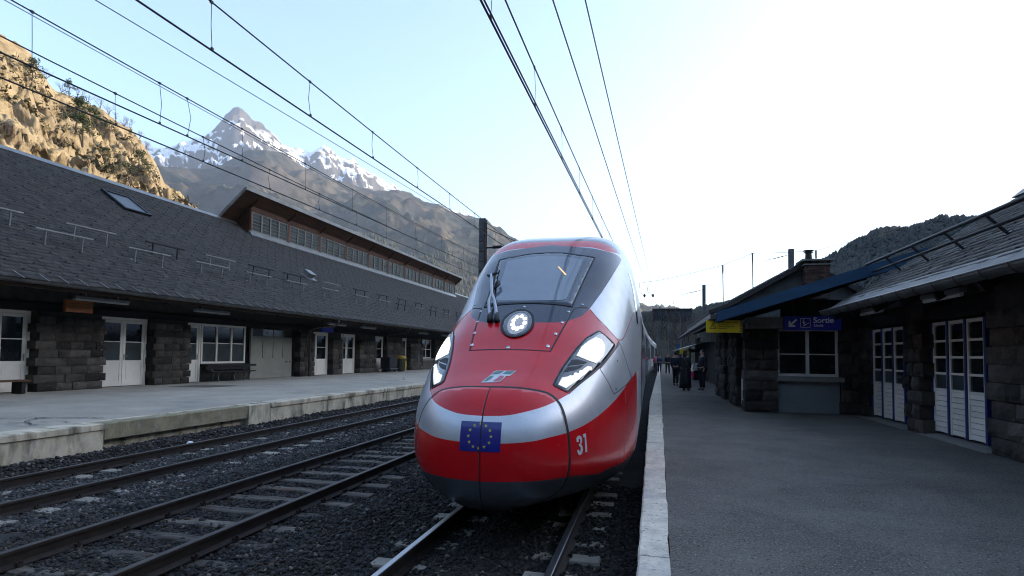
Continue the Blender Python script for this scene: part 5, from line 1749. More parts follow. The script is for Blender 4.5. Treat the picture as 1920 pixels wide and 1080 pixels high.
# flank towards the tracks (faces look along -x)
def xpier(parent, y0, y1, x, z0, z1, courses, n, depth=.4, pale=.12):
    hh = (z1 - z0) / courses
    for r in range(courses):
        L = y1 - y0; nn_ = n + (r % 2)
        cuts = [0] + sorted((i + random.uniform(-.15, .15)) / nn_ * L for i in range(1, nn_)) + [L]
        for i in range(nn_):
            a, b = y0 + cuts[i], y0 + cuts[i + 1]
            stone(parent, (x + depth / 2 + random.uniform(-.03, .03), (a + b) / 2, z0 + hh * (r + .5)), (depth, b - a - .014, hh - .014), PI, pale)
xpier(PV, 19.1, 20.9, 2.58, .5, 2.9, 8, 3); xpier(PV, 22.0, 24.6, 2.58, .5, 2.9, 8, 3)
d = MB(); d.box(2.74, 2.80, 17.85, 19.05, .52, 2.7); pd = d.build('blue_door', M['blue_paint'], PV)
d = MB(); d.box(2.725, 2.74, 17.95, 18.95, 1.5, 2.6); d.build('pane', M['glass_dark'], pd)
d = MB(); d.box(2.725, 2.74, 17.95, 18.95, .6, 1.4); d.build('panel', M['white_paint'], pd)
d = MB(); d.box(2.74, 2.80, 20.95, 21.95, .52, 2.7); pd = d.build('blue_door', M['blue_paint'], PV)
d = MB(); d.box(2.725, 2.74, 21.05, 21.85, 1.5, 2.6); d.build('pane', M['glass_dark'], pd)
# roof: single pitch rising to the right, deep soffit, painted verge board
FY = 15.45; fs = .312; fx0, fz0 = 1.66, 2.885
fx1 = 6.35
def fz(x): return fz0 + fs * (x - fx0)
m = MB(); m.prism([(fx0, 0, fz(fx0)), (fx1, 0, fz(fx1)), (fx1, 0, fz(fx1) + .28), (fx0, 0, fz(fx0) + .26)], (0, FY, 0), (0, FY + .04, 0)); m.build('verge_board', M['fascia_blue'], PV)
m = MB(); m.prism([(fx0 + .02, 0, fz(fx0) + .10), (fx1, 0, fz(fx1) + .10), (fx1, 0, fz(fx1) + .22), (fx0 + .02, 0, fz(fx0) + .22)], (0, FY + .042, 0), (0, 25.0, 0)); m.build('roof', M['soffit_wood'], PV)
m = MB(); m.box(fx0 - .02, fx0 + .015, FY + .042, 25.0, fz(fx0) - .0, fz(fx0) + .24); m.build('fascia_board', M['fascia_blue'], PV)
m = MB(); m.box(fx0 - .16, fx0 - .022, FY + .05, 25.0, fz(fx0) + .08, fz(fx0) + .2); m.build('gutter', M['zinc_dark'], PV)
for k in range(7):
    y = 15.8 + k * 1.4
    m = MB(); m.bar((fx0 + .03, y, fz(fx0) + .04), (5.6, y, fz(5.6) + .04), .08, .11); m.build('rafter', M['dark_beam'], PV)

# exit sign, with arrow, pictogram and lettering
def text_mesh(txt, size, m, parent, org, name='lettering', bold=0.0, shear=0.0, rot=(PI / 2, 0, 0), ext=.002):
    cu = bpy.data.curves.new('lettering', 'FONT'); cu.body = txt; cu.size = size; cu.offset = bold; cu.shear = shear; cu.extrude = ext
    to = bpy.data.objects.new('lettering', cu); COL.objects.link(to)
    bpy.context.view_layer.update()
    me = bpy.data.meshes.new_from_object(to.evaluated_get(bpy.context.evaluated_depsgraph_get()))
    bpy.data.objects.remove(to); bpy.data.curves.remove(cu)
    me.materials.clear(); me.materials.append(m)
    o = bpy.data.objects.new(name, me); COL.objects.link(o); o.parent = parent
    o.location = Vector(org) - parent.location; o.rotation_euler = rot
    return o
sy = 17.05
SG1 = thing('exit_sign', 'blue exit sign reading Sortie with arrow above the white pavilion window', 'sign', (4.25, sy, 2.75))
m = MB(); m.box(3.545, 4.95, sy, sy + .10, 2.745, 3.12); m.build('board', M['sign_blue'], SG1, bevel=.006)
for x in (3.8, 4.7):
    m = MB(); m.box(x - .015, x + .015, sy + .035, sy + .065, 3.12, 3.55); m.build('hanger', M['black_iron'], SG1)
def flat(name, polys, parent, m_, y, t=.004):
    mb = MB()
    for P in polys: mb.prism([(x, 0, z) for x, z in P], (0, y - t, 0), (0, y, 0))
    return mb.build(name, m_, parent)
def seg(a, b, w_):
    a, b = Vector((a[0], a[1])), Vector((b[0], b[1])); d = (b - a).normalized(); n_ = Vector((-d.y, d.x)) * w_ / 2
    return [tuple(a + n_), tuple(b + n_), tuple(b - n_), tuple(a - n_)]
ax, az, L = 3.655, 2.835, .21
flat('arrow', [seg((ax + L * .95, az + L * .95), (ax + .05, az + .05), .052)], SG1, M['sign_white'], sy)
flat('arrow', [seg((ax + .025, az + .16), (ax + .025, az + .05), .05), seg((ax, az + .025), (ax + .165, az + .025), .05)], SG1, M['sign_white'], sy)
bx, bz, bs = 3.955, 2.825, .235
fr = [seg((bx, bz), (bx + bs, bz), .012), seg((bx, bz + bs), (bx + bs, bz + bs), .012)]
flat('pictogram', fr, SG1, M['sign_white'], sy)
flat('pictogram', [seg((bx, bz + .007), (bx, bz + bs - .007), .012), seg((bx + bs, bz + .007), (bx + bs, bz + bs - .007), .012)], SG1, M['sign_white'], sy)
flat('pictogram', [seg((bx + .06, bz + .035), (bx + .20, bz + .115), .016)], SG1, M['sign_white'], sy - .001)
flat('pictogram', [seg((bx + .075, bz + .085), (bx + .07, bz + .165), .026)], SG1, M['sign_white'], sy - .002)
flat('pictogram', [seg((bx + .03, bz + .14), (bx + .125, bz + .135), .014)], SG1, M['sign_white'], sy - .003)
flat('pictogram', [seg((bx + .085, bz + .10), (bx + .12, bz + .055), .018)], SG1, M['sign_white'], sy - .004)
flat('pictogram', [[(bx + .072 + .018 * math.cos(a), bz + .195 + .018 * math.sin(a)) for a in np.linspace(0, 2 * PI, 10, endpoint=False)]], SG1, M['sign_white'], sy)
text_mesh('Sortie', .205, M['sign_white'], SG1, (4.265, sy - .002, 2.945), bold=.003)
text_mesh('Uscita', .095, M['sign_white'], SG1, (4.268, sy - .002, 2.845), bold=.001, shear=.25)

# yellow warning sign on an arm
wy = 16.0
YS = thing('warning_sign', 'yellow warning sign with triangle and black stripes on an arm beside the pavilion pillar', 'sign', (1.9, wy, 2.64))
m = MB(); m.box(1.445, 2.33, wy, wy + .05, 2.635, 2.95); m.build('board', M['sign_yellow'], YS, bevel=.004)
m = MB(); m.bar((2.33, wy + .03, 2.895), (2.72, 17.25, 2.90), .03, .03); m.build('arm', M['galvanised'], YS)
for q in (1.62, 2.2):
    m = MB(); m.bar((q, wy + .03, 2.95), (q, wy + .03, 3.1), .02, .02); m.build('hanger', M['black_iron'], YS)
cx, cz = 1.615, 2.735
tri = [(cx - .088, cz), (cx + .088, cz), (cx, cz + .155)]
flat('triangle', [tri], YS, M['sign_brown'], wy)
flat('triangle_field', [[(cx - .062, cz + .015), (cx + .062, cz + .015), (cx, cz + .125)]], YS, M['sign_yellow'], wy - .0045)
flat('exclamation_mark', [[(cx - .008, cz + .045), (cx + .008, cz + .045), (cx + .009, cz + .095), (cx - .009, cz + .095)], [(cx - .008, cz + .022), (cx + .008, cz + .022), (cx + .008, cz + .036), (cx - .008, cz + .036)]], YS, M['sign_black'], wy - .009)
text_mesh('ATTENTION AU TRAIN', .046, M['sign_brown'], YS, (1.75, wy - .002, 2.885), bold=.0016)
for z_, words in ((2.828, (.055, .035, .05, .04)), (2.778, (.07, .045, .03, .10, .06)), (2.728, (.08, .05, .035))):
    x_ = 1.75
    for w_ in words:                       # small print too fine to read in the photograph
        flat('lettering_line', [[(x_, z_), (x_ + w_, z_), (x_ + w_, z_ + .016), (x_, z_ + .016)]], YS, M['sign_brown'], wy); x_ += w_ + .018
flat('hazard_stripe', [[(2.268, 2.64 + k * .062), (2.325, 2.675 + k * .062), (2.325, 2.71 + k * .062), (2.268, 2.675 + k * .062)] for k in range(5) if 2.71 + k * .062 < 2.96], YS, M['sign_black'], wy)
m = MB()

# ------------------------------------------------------------------ gabled house behind, with chimney
M['house_grey'] = mat('house_grey', (.075, .082, .08), .9, var=.25, scale=1.5)
GH = thing('gabled_house', 'grey gabled house with brick chimney rising behind the blue roof edge', 'house', (6, 26, .5))
ga = [(3.6, 4.25), (6.25, 5.80), (9.2, 4.1), (9.2, .5), (3.6, .5)]
m = MB(); m.prism([(x, 0, z) for x, z in ga], (0, 26.2, 0), (0, 40, 0)); m.build('wall', M['house_grey'], GH)
def verge(a, b, t=.22, name='roof', y0=25.9, y1=40.4):
    m = MB(); m.prism([(a[0], 0, a[1]), (b[0], 0, b[1]), (b[0], 0, b[1] + t), (a[0], 0, a[1] + t)], (0, y0, 0), (0, y1, 0)); return m.build(name, M['slate'], GH)
verge((2.45, 3.80), (3.38, 4.16), .16); verge((3.38, 4.16), (6.25, 5.80), .20); verge((6.25, 5.80), (9.7, 3.75), .20)
cr_ = MB()
for k in range(46):
    t = k / 46; x = 3.3 + 2.7 * t; z = 4.32 + 1.5 * t
    cr_.lathe([(.05, 0), (.09, .05), (.03, .13)], (x, 25.95 + random.uniform(0, .2), z - .05), 5)
o = cr_.build('moss_tufts', M['slate_mossy'], GH); o['kind'] = 'stuff'
bm_ = None
rows = 0
for r in range(8):
    for k in range(4):
        x0 = 6.13 + k * .225 + (.11 if r % 2 else 0); x1 = min(x0 + .215, 7.03)
        if r % 2 and k == 0:
            m = MB(); m.box(6.13, 6.23, 25.52, 25.9, 5.02 + r * .09, 5.02 + r * .09 + .082); m.build('brick', M['brick_dark'], GH)
        if x1 - x0 < .03: continue
        m = MB(); m.box(x0, x1, 25.52 + random.uniform(0, .012), 25.9, 5.02 + r * .09, 5.02 + r * .09 + .082); m.build('brick', M['brick_dark'], GH)
m = MB(); m.box(6.15, 7.01, 25.55, 26.4, 4.4, 5.74); m.build('chimney', M['mortar'], GH)
m = MB(); m.box(6.08, 7.08, 25.47, 26.45, 5.742, 5.79); m.box(5.97, 7.18, 25.40, 26.5, 5.90, 5.97); m.build('chimney_cap', M['sill_stone'], GH)
m = MB()
for x in (6.15, 6.58, 7.0): m.box(x - .05, x + .05, 25.55, 25.65, 5.79, 5.90)
m.build('cap_block', M['mortar'], GH)
m = MB(); m.lathe([(.14, 0), (.12, .3), (.15, .32), (.15, .36), (.10, .37)], (6.33, 25.9, 5.97), 12)
for q in (-.17, .17): m.box(6.33 + q - .012, 6.33 + q + .012, 25.88, 25.92, 5.97, 6.38)
m.lathe([(.2, .40), (.2, .425), (.03, .45)], (6.33, 25.9, 5.97), 10); m.build('chimney_pot', M['soot_shade_stone_pale'], GH)

# ------------------------------------------------------------------ further platform shelters
FS = thing('platform_building', 'far gabled platform building with pale boards behind the yellow sign', 'building', (3, 33, .5))
m = MB(); m.box(3.5, 8, 31, 48, .4, 3.4); m.build('wall', M['soot_shade_stone'], FS)
m = MB(); m.prism([(2.2, 0, 3.25), (3.5, 0, 4.35), (3.5, 0, 4.5), (2.1, 0, 3.35)], (0, 30.6, 0), (0, 48, 0)); m.build('roof', M['slate'], FS)
m = MB(); m.prism([(3.5, 0, 4.36), (8.2, 0, 4.3), (8.2, 0, 4.45), (3.5, 0, 4.5)], (0, 30.6, 0), (0, 48, 0)); m.build('roof', M['slate'], FS)
for k in range(8):
    x = 2.5 + k * .13; m = MB(); m.box(x, x + .115, 30.7, 30.73, 2.75 + .0 * k, 3.3 + k * .1); m.build('gable_board', M['sill_stone'], FS)
CN = thing('platform_canopy', 'low pale sloping canopy over the far stalls beyond the two standing people', 'canopy', (3, 42, .5))
m = MB(); m.prism([(2.35, 0, 2.55), (3.9, 0, 3.02), (3.9, 0, 3.08), (2.35, 0, 2.62)], (0, 38, 0), (0, 62, 0)); m.build('roof', M['zinc'], CN)
for y in (39, 45, 51, 57, 61):
    m = MB(); m.box(2.5, 2.6, y, y + .1, .5, 2.6); m.build('post', M['black_iron'], CN)
for y in np.arange(40, 60, 1.6):
    m = MB(); m.box(2.5, 3.4, y, y + .06, 2.35, 2.5); m.build('crossbeam', M['dark_beam'], CN)
t = thing('flower_stand', 'dark planter with pale notice standing under the far canopy', 'planter', (3.2, 40, .5))
m = MB(); m.box(2.8, 3.8, 39.6, 40.4, .5, 1.1); m.build('planter_box', M['cloth_black'], t)
m = MB(); m.box(2.75, 3.1, 39.5, 39.56, 1.15, 1.6); m.build('notice', M['sign_white'], t)
m = MB()
for k in range(160):
    a = Vector((random.uniform(2.8, 3.8), random.uniform(39.6, 40.4), random.uniform(1.1, 1.55))); d = .07
    m.add([a, a + Vector((random.uniform(-d, d), random.uniform(-d, d), d)), a + Vector((random.uniform(-d, d), random.uniform(-d, d), -d * .3))], [(0, 1, 2)])
o = m.build('foliage', M['pine_leaf'], t, fix=False); o['kind'] = 'stuff'
t = thing('platform_sign', 'small yellow sign board at the end of the far canopy', 'sign', (2.3, 41, 2.2))
m = MB(); m.box(2.0, 2.6, 41, 41.06, 2.15, 2.5); m.build('board', M['sign_yellow'], t)
m = MB(); m.box(2.55, 2.6, 41.06, 41.12, .5, 2.5); m.build('post', M['black_iron'], t)
t = thing('platform_sign', 'small blue platform sign on a pole far down the platform', 'sign', (4.4, 92, .5))
m = MB(); m.box(3.95, 4.6, 92, 92.08, 3.0, 4.0); m.build('board', M['fascia_blue'], t)
m = MB(); m.box(4.25, 4.32, 92.09, 92.16, .5, 4.0); m.build('post', M['grey_iron'], t)
# ------------------------------------------------------------------ overhead lines and masts
def wire_path(pts, r, n=5):
    m = MB(); m.tube(pts, r, n); return m
def catenary(label, xf, zc, zm, drops, y0=2.0, y1=95, rc_=.0075, rm=.006, twin=False):
    t = thing('overhead_line', label, 'overhead line', (xf(20), 20, 5), 'overhead lines above the tracks')
    ys_ = list(np.linspace(y0, 30, 24)) + list(np.linspace(33, y1, 20))
    wire_path([(xf(y), y, zc(y)) for y in ys_], rc_ * 1.75).build('contact_wire', M['wire'], t)
    if twin: wire_path([(xf(y) + .035, y, zc(y)) for y in ys_], rc_ * 1.5).build('contact_wire', M['wire'], t)
    wire_path([(xf(y), y, zm(y)) for y in ys_], rm * 1.8).build('messenger_wire', M['wire'], t)
    for y in drops:
        bow = random.uniform(-.06, .06) * (zm(y) - zc(y))
        m = MB(); a, b = Vector((xf(y), y, zm(y))), Vector((xf(y) + .008, y + .03, zc(y)))
        m.tube([a, (a + b) / 2 + Vector((bow, bow, 0)), b], .005, 4)
        m.obox(a, (.012, 0, 0), (0, .022, 0), (0, 0, .018)); m.obox(b + Vector((0, 0, .015)), (.010, 0, 0), (0, .018, 0), (0, 0, .022))
        m.build('dropper', M['wire'], t)
    return t
def R_x(y): return -1.72 + max(0, y - 5.7) * .0190
catenary('overhead line directly above the red train', R_x, lambda y: 5.70 + .004 * (y - 6), lambda y: 6.28 + .0045 * abs(y - 8) * 1.1 + .0006 * (y - 8) ** 2 if y < 34 else 6.28 + .13 + .4,
         [6.05, 8.40, 10.85, 13.36, 16.0, 18.6, 21.4, 24, 27, 30], twin=True)
def M_x(y): return -5.43 + max(0, y - 6) * .0035
catenary('overhead line above the middle track', M_x, lambda y: 5.80 + .0195 * (y - 5), lambda y: 6.43 + .00055 * (y - 10) ** 2 if y < 30 else 6.65 + .008 * (y - 30),
         [3.9, 6.2, 8.42, 10.65, 12.94, 15.28, 17.64, 20.1, 22.6, 25.2, 28, 31])
catenary('overhead line raised above the left platform track with doubled upper wire', lambda y: -8.62 + .001 * y, lambda y: 6.03 + .0195 * (y - 6), lambda y: 6.82 + .0007 * (y - 9) ** 2 if y < 32 else 7.19 + .01 * (y - 32),
         [6.4, 8.65, 9.3, 10.85, 13.25, 15.7, 18.0, 20.6, 23.4, 26.4, 29.6, 33])
catenary('lowest overhead line over the left platform edge', lambda y: -8.95, lambda y: 5.83 + .0155 * (y - 6), lambda y: 6.40 + .0009 * (y - 11) ** 2 if y < 26 else 6.60 + .012 * (y - 26),
         [5.9, 8.08, 10.12, 12.3, 14.5, 16.6, 18.8, 21.4, 24.2, 27.2])
for lab, pts, r in (('thin single wire between the middle and left overhead lines', [(-5.43 - .02 * y, y, 5.33 + .052 * y) for y in np.linspace(2, 60, 20)], .0055),
                    ('second upper wire close below the raised left overhead wire', [(-8.60, y, 6.76 + .0007 * (y - 9) ** 2 if y < 32 else 7.14 + .01 * (y - 32)) for y in np.linspace(2, 70, 40)], .006),
                    ('thin feeder wire to the right of the train line', [(-1.46 + (y - 8.75) * .0320, y, 7.5) for y in np.linspace(3, 90, 20)], .012),
                    ('thin feeder wire furthest right above the train roof', [(-.97 + (y - 8.86) * .0306, y, 7.5) for y in np.linspace(3, 90, 20)], .011)):
    o = wire_path(pts, r, 5).build('feeder_wire', M['wire']); tag(o, lab, 'wire')
t = thing('catenary_mast', 'tall dark steel mast standing between the left tracks behind the train', 'mast', (-7.17, 24.8, -.3))
m = MB()
for q in (-1, 1): m.box(-7.17 - .15, -7.17 + .15, 24.8 + q * .13 - .012, 24.8 + q * .13 + .012, -.3, 8.0)
m.box(-7.17 - .012, -7.17 + .012, 24.68, 24.92, -.3, 7.98); m.build('column', M['grey_iron'], t)
m = MB(); m.box(-7.17 + .10, -7.17 + .15, 24.64, 24.67, -.3, 8.0)
z = .2
while z < 7.8: m.box(-7.3, -7.04, 24.655, 24.668, z, z + .05); z += .45
m.build('lattice', M['brown_wood'], t)
m = MB(); m.bar((-7.02, 24.8, 6.7), (-5.35, 24.8, 6.75), .06); m.bar((-7.02, 24.8, 7.6), (-5.4, 24.8, 6.8), .03); m.tube([(-6.7, 24.8, 6.72), (-6.3, 24.8, 6.73)], .07, 8); m.build('bracket_arm', M['black_iron'], t)
# far masts
FARM = [(5.4, 62, 9.3, .16, 'dark catenary mast rising over the far end of the right platform'), (12.7, 58, 12.0, .22, 'grey steel mast rising behind the right roof below the hilltop')]
for x, y, h, w_, lab in FARM:
    t = thing('catenary_mast', lab, 'mast', (x, y, .3))
    m = MB(); m.box(x - w_, x + w_, y - w_, y + w_, .3, h); m.build('column', M['grey_iron'], t)
    m = MB(); m.tube([(x - 2.2, y, h - 1.0), (x - .1, y, h - .5)], .03, 5)
    for q in (.4, .55, .7): m.lathe([(.04, -.06), (.11, 0), (.04, .06)], (x - 2.2 + 2.1 * q, y, h - 1.0 + .5 * q), 8)
    m.build('insulator_arm', M['black_iron'], t)
for x, y, h, lab in ((3.2, 27.5, 6.1, 'thin bare pole standing left of the gabled house roof'), (4.3, 26.6, 6.45, 'thin pole with dark top standing before the gabled house roof'), (7.4, 29, 6.9, 'thin pole rising just right of the chimney')):
    m = MB(); m.tube([(x, y, .5), (x + .02, y, h * .6), (x, y, h)], .025, 6); m.tube([(x, y, h - .35), (x, y, h + .02)], .04, 6)
    o = m.build('pole', M['grey_iron']); tag(o, lab, 'pole')
m = MB(); m.tube([(-.6, 33, 6.02), (.6, 31, 5.93), (2, 29, 5.98), (3.2, 27.5, 6.1), (4.3, 26.6, 6.45), (5.8, 27.6, 6.62), (7.4, 29, 6.9), (12, 30, 8.2)], .012, 5)
for q in (.0, .45):
    m.tube([(-.5 + q, 33, 6.05), (-.55 + q, 33, 5.6), (-.3 + q, 33, 5.35)], .014, 5); m.lathe([(.03, -.1), (.08, 0), (.03, .1)], (-.25 + q, 33, 5.33), 7); 
o = m.build('span_wire', M['wire']); tag(o, 'thin span wire with small insulators crossing over the right platform', 'wire')
# lamp columns down the platform
for x, y, h, lab in ((4.2, 84, 7.5, 'slim grey lamp column half way down the far platform'), (3.4, 110, 8, 'slim grey lamp column near the far end of the platform'), (.9 , 70, 6.0, 'slim pole standing close to the far train cars')):
    t = thing('lamp_column', lab, 'street lamp', (x, y, .5))
    m = MB(); m.tube([(x, y, .5), (x, y, h)], [.09, .05], 8); m.build('column', M['grey_iron'], t)
    m = MB(); m.tube([(x, y, h), (x - .4, y, h + .12)], .03, 6); m.box(x - .9, x - .4, y - .1, y + .1, h + .08, h + .18); m.build('lamp_head', M['zinc_dark'], t)
# ------------------------------------------------------------------ hills and mountains (real distances)
def lerp_prof(prof, az):
    a = np.array([p[0] for p in prof]); e = np.array([p[1] for p in prof])
    return np.interp(az, a, e)
def terrain(name, prof, R0, R1, R2, nA, nR, m, amp, fs, ridge_amp=0.0, shape=1.0, nback=10, seed=0, ridged=True, hfun=None, steps=0.0, fine=(), strata=0.0):
    az = np.linspace(prof[0][0], prof[-1][0], nA)
    el = lerp_prof(prof, az)
    V = np.zeros((nA, nR + nback, 3))
    for i, (a, e) in enumerate(zip(az, el)):
        ar = R(a)
        r0, r1 = (R0(a) if callable(R0) else R0), (R1(a) if callable(R1) else R1)
        r2 = R2(a) if callable(R2) else R2
        hh = e * r1 + 2
        for j in range(nR + nback):
            if j < nR:
                t = j / (nR - 1); r = r0 + (r1 - r0) * t
                z = -.5 + hh * t ** shape
                env = math.sin(PI * min(1, t * .97)) ** .6 if t < 1 else 0
                env = max(env, ridge_amp)
            else:
                t = (j - nR + 1) / nback; r = r1 + (r2 - r1) * t
                z = hh * (1 - .8 * t ** 1.3); env = max(ridge_amp, t)
            x, y = r * math.sin(ar), r * math.cos(ar)
            p = Vector((x * fs + seed, y * fs, z * fs * 1.0))
            if ridged:
                d = mnoise.ridged_multi_fractal(p, 0.9, 2.1, 6, 1.0, 2.0) * .5 - .55
            else:
                d = mnoise.fractal(p, .9, 2.1, 6)
            zz = z + d * amp * env
            for fq, am in fine:
                zz += am * max(env, .3) * (mnoise.ridged_multi_fractal(Vector((x * fq + 7, y * fq, z * fq)), .9, 2.1, 4, 1, 2) * .5 - .5)
            if steps:
                p2 = Vector((x * fs * 4, y * fs * 4, z * fs * 4))
                v = mnoise.voronoi(p2)[0]
                q = (v[1] - v[0]) * steps * env
                rr = r - q * 1.2 - steps * env * mnoise.noise(p2 * .7)
                x, y = rr * math.sin(ar), rr * math.cos(ar)
                zz += q * .5
            if strata:
                zt = zz + .35 * x + 5 * mnoise.noise(Vector((x * .03, y * .03, zz * .03)))
                q = (mnoise.noise(Vector((zt * .16, .5, x * .012))) * 3.2 + mnoise.noise(Vector((zt * .55, 3.5, x * .03))) * 1.5 + mnoise.noise(Vector((zt * 1.3, 8.5, x * .08))) * .6) * strata * max(env, .15)
                x -= q * math.sin(ar); y -= q * math.cos(ar)
            V[i, j] = (x, y, zz)
    o = fast_mesh(name, V.reshape(-1, 3), grid_faces(nA, nR + nback, False)[:, ::-1], m, smooth=False)
    struct(o)
    return o, V

def land_mat(name, low, high, rock, snow=None, snow_z=0, snow_band=80, scale=.01, slope=(.45, .75), patch=None, snow_slope=.35, snow_top=None):
    m = bpy.data.materials.new(name); m.use_nodes = True
    nt = m.node_tree; b = nt.nodes['Principled BSDF']; b.inputs['Roughness'].default_value = .95; b.inputs['Specular IOR Level'].default_value = .1
    ge = nn(nt, 'ShaderNodeNewGeometry'); sx = nn(nt, 'ShaderNodeSeparateXYZ'); nt.links.new(ge.outputs['Position'], sx.inputs[0])
    sn_ = nn(nt, 'ShaderNodeSeparateXYZ'); nt.links.new(ge.outputs['Normal'], sn_.inputs[0])
    def noise_(sc, det=10, ro=.65):
        n = nn(nt, 'ShaderNodeTexNoise'); n.inputs['Scale'].default_value = sc; n.inputs['Detail'].default_value = det; n.inputs['Roughness'].default_value = ro
        nt.links.new(ge.outputs['Position'], n.inputs['Vector']); return n.outputs['Fac']
    def rng_(s, a, c):
        n = nn(nt, 'ShaderNodeMapRange'); n.inputs[1].default_value = a; n.inputs[2].default_value = c; nt.links.new(s, n.inputs[0]); return n.outputs[0]
    def mixc(f, A, B_):
        n = nn(nt, 'ShaderNodeMix', data_type='RGBA'); nt.links.new(f, n.inputs[0])
        for k, c in ((6, A), (7, B_)):
            if isinstance(c, tuple): n.inputs[k].default_value = (*c, 1)
            else: nt.links.new(c, n.inputs[k])
        return n.outputs[2]
    c = mixc(rng_(noise_(scale), .42, .6), low, high)
    if patch: c = mixc(rng_(noise_(scale * 3.1), .56, .64), c, patch)
    c = mixc(rng_(noise_(scale * 14), .5, .7), c, tuple(q * .55 for q in low))
    st = rng_(sn_.outputs[2], slope[1], slope[0])
    rk = mixc(rng_(noise_(scale * 8), .40, .62), tuple(q * .62 for q in rock), rock)
    c = mixc(st, c, rk)
    if snow:
        ad = nn(nt, 'ShaderNodeMath', operation='MULTIPLY_ADD'); nt.links.new(noise_(scale * .8, 8), ad.inputs[0]); ad.inputs[1].default_value = snow_band * 4; nt.links.new(sx.outputs[2], ad.inputs[2])
        hz = rng_(ad.outputs[0], snow_z + snow_band * 1.8, snow_z + snow_band * 2.2)
        sl = rng_(sn_.outputs[2], snow_slope - .06, snow_slope + .06)
        mu = nn(nt, 'ShaderNodeMath', operation='MULTIPLY'); nt.links.new(hz, mu.inputs[0]); nt.links.new(sl, mu.inputs[1])
        mo = mu.outputs[0]
        if snow_top:
            m3 = nn(nt, 'ShaderNodeMath', operation='MULTIPLY'); nt.links.new(mo, m3.inputs[0])
            ad2 = nn(nt, 'ShaderNodeMath', operation='MULTIPLY_ADD'); nt.links.new(noise_(scale * 2, 8), ad2.inputs[0]); ad2.inputs[1].default_value = 240; nt.links.new(sx.outputs[2], ad2.inputs[2])
            nt.links.new(rng_(ad2.outputs[0], snow_top + 150, snow_top + 110), m3.inputs[1]); mo = m3.outputs[0]
        c = mixc(mo, c, snow)
    nt.links.new(c, b.inputs['Base Color'])
    n = nn(nt, 'ShaderNodeBump'); n.inputs['Strength'].default_value = .9; n.inputs['Distance'].default_value = .022 / scale
    nt.links.new(noise_(scale * 14, 12, .7), n.inputs['Height']); nt.links.new(n.outputs[0], b.inputs['Normal'])
    return m

SNOW = [(-58, .26), (-52, .27), (-47.5, .275), (-46.6, .292), (-45.81, .3001), (-45.03, .2933), (-43.48, .2977), (-42.11, .3145), (-41.11, .3285), (-40.5, .3405), (-39.69, .3603), (-39.2, .3740), (-38.75, .3765),
        (-38.42, .3752), (-37.97, .3681), (-37.51, .3559), (-36.84, .3545), (-35.93, .3441), (-35.0, .3318), (-33.61, .3282), (-32.67, .3243), (-31.73, .3307), (-31.01, .3296),
        (-29.78, .3141), (-28.81, .3159), (-27.3, .2958), (-26.28, .2837), (-25.01, .2744), (-22, .242), (-18.5, .230), (-17.2, .226), (-16.2, .224), (-15, .205), (-10, .14), (-4, .07)]
FRONT = [(-58, .24), (-47.2, .262), (-44.6, .268), (-43.06, .272), (-40.6, .280), (-39.4, .296), (-37.7, .314), (-36.4, .318), (-34.5, .309), (-33.1, .301), (-31.7, .290), (-29.3, .281), (-26.8, .272), (-25, .2725), (-23.74, .2686),
         (-22.19, .2583), (-21.16, .2527), (-20.12, .249), (-19.07, .2386), (-17.76, .2310), (-16.98, .2300), (-15.93, .2275), (-14.86, .2150), (-13.01, .1968), (-11.16, .1694), (-5.93, .1145), (-.85, .0781), (6, .05)]
M['snow_rock'] = land_mat('snow_rock', (.06, .055, .05), (.09, .078, .066), (.085, .08, .082), snow=(.80, .82, .86), snow_z=560, snow_band=80, scale=.0035, slope=(.50, .66), snow_slope=.60, snow_top=1420)
M['mountain_side'] = land_mat('mountain_side', (.022, .029, .024), (.075, .062, .046), (.088, .08, .074), scale=.0042, slope=(.45, .66), patch=(.14, .11, .08))
M['cliff_rock'] = land_mat('cliff_rock', (.26, .205, .125), (.38, .30, .18), (.35, .285, .19), scale=.05, slope=(.35, .62), patch=(.06, .052, .026))
M['dark_hill'] = land_mat('dark_hill', (.030, .034, .022), (.055, .048, .035), (.06, .055, .05), scale=.02, slope=(.3, .5))
terrain('snow_mountain', SNOW, 1900, 4200, 6200, 520, 170, M['snow_rock'], 420, .0016, ridge_amp=.05, seed=3.3, fine=((.006, 120), (.018, 60)))
FM, FV = terrain('mountain_slope', FRONT, 900, 2500, 4000, 420, 150, M['mountain_side'], 190, .0024, ridge_amp=.03, seed=9.1, fine=((.012, 22),))

CLIFF = [(-95, .50), (-70, .46), (-60, .43), (-56, .42), (-55.15, .4123), (-54.84, .4087), (-53.75, .3978), (-53.2, .3903), (-52.75, .3746), (-52.07, .3564), (-51.56, .348), (-51.06, .3482), (-50.22, .3462), (-48.81, .3365), (-47.34, .3235), (-46.02, .3082), (-45.01, .2791),
         (-44.17, .2458), (-42.54, .222), (-40.46, .195), (-36, .12), (-33, .03)]
CM, CV = terrain('rock_cliff', CLIFF, 62, lambda a: 185 + 1.6 * (a + 50) if a > -60 else 170, lambda a: 330, 520, 230, M['cliff_rock'], 9, .04, ridge_amp=.06, shape=1.05, seed=1.7, steps=4.0, fine=((.14, 4.0), (.4, 2.6), (.9, 1.2)), strata=1.3)

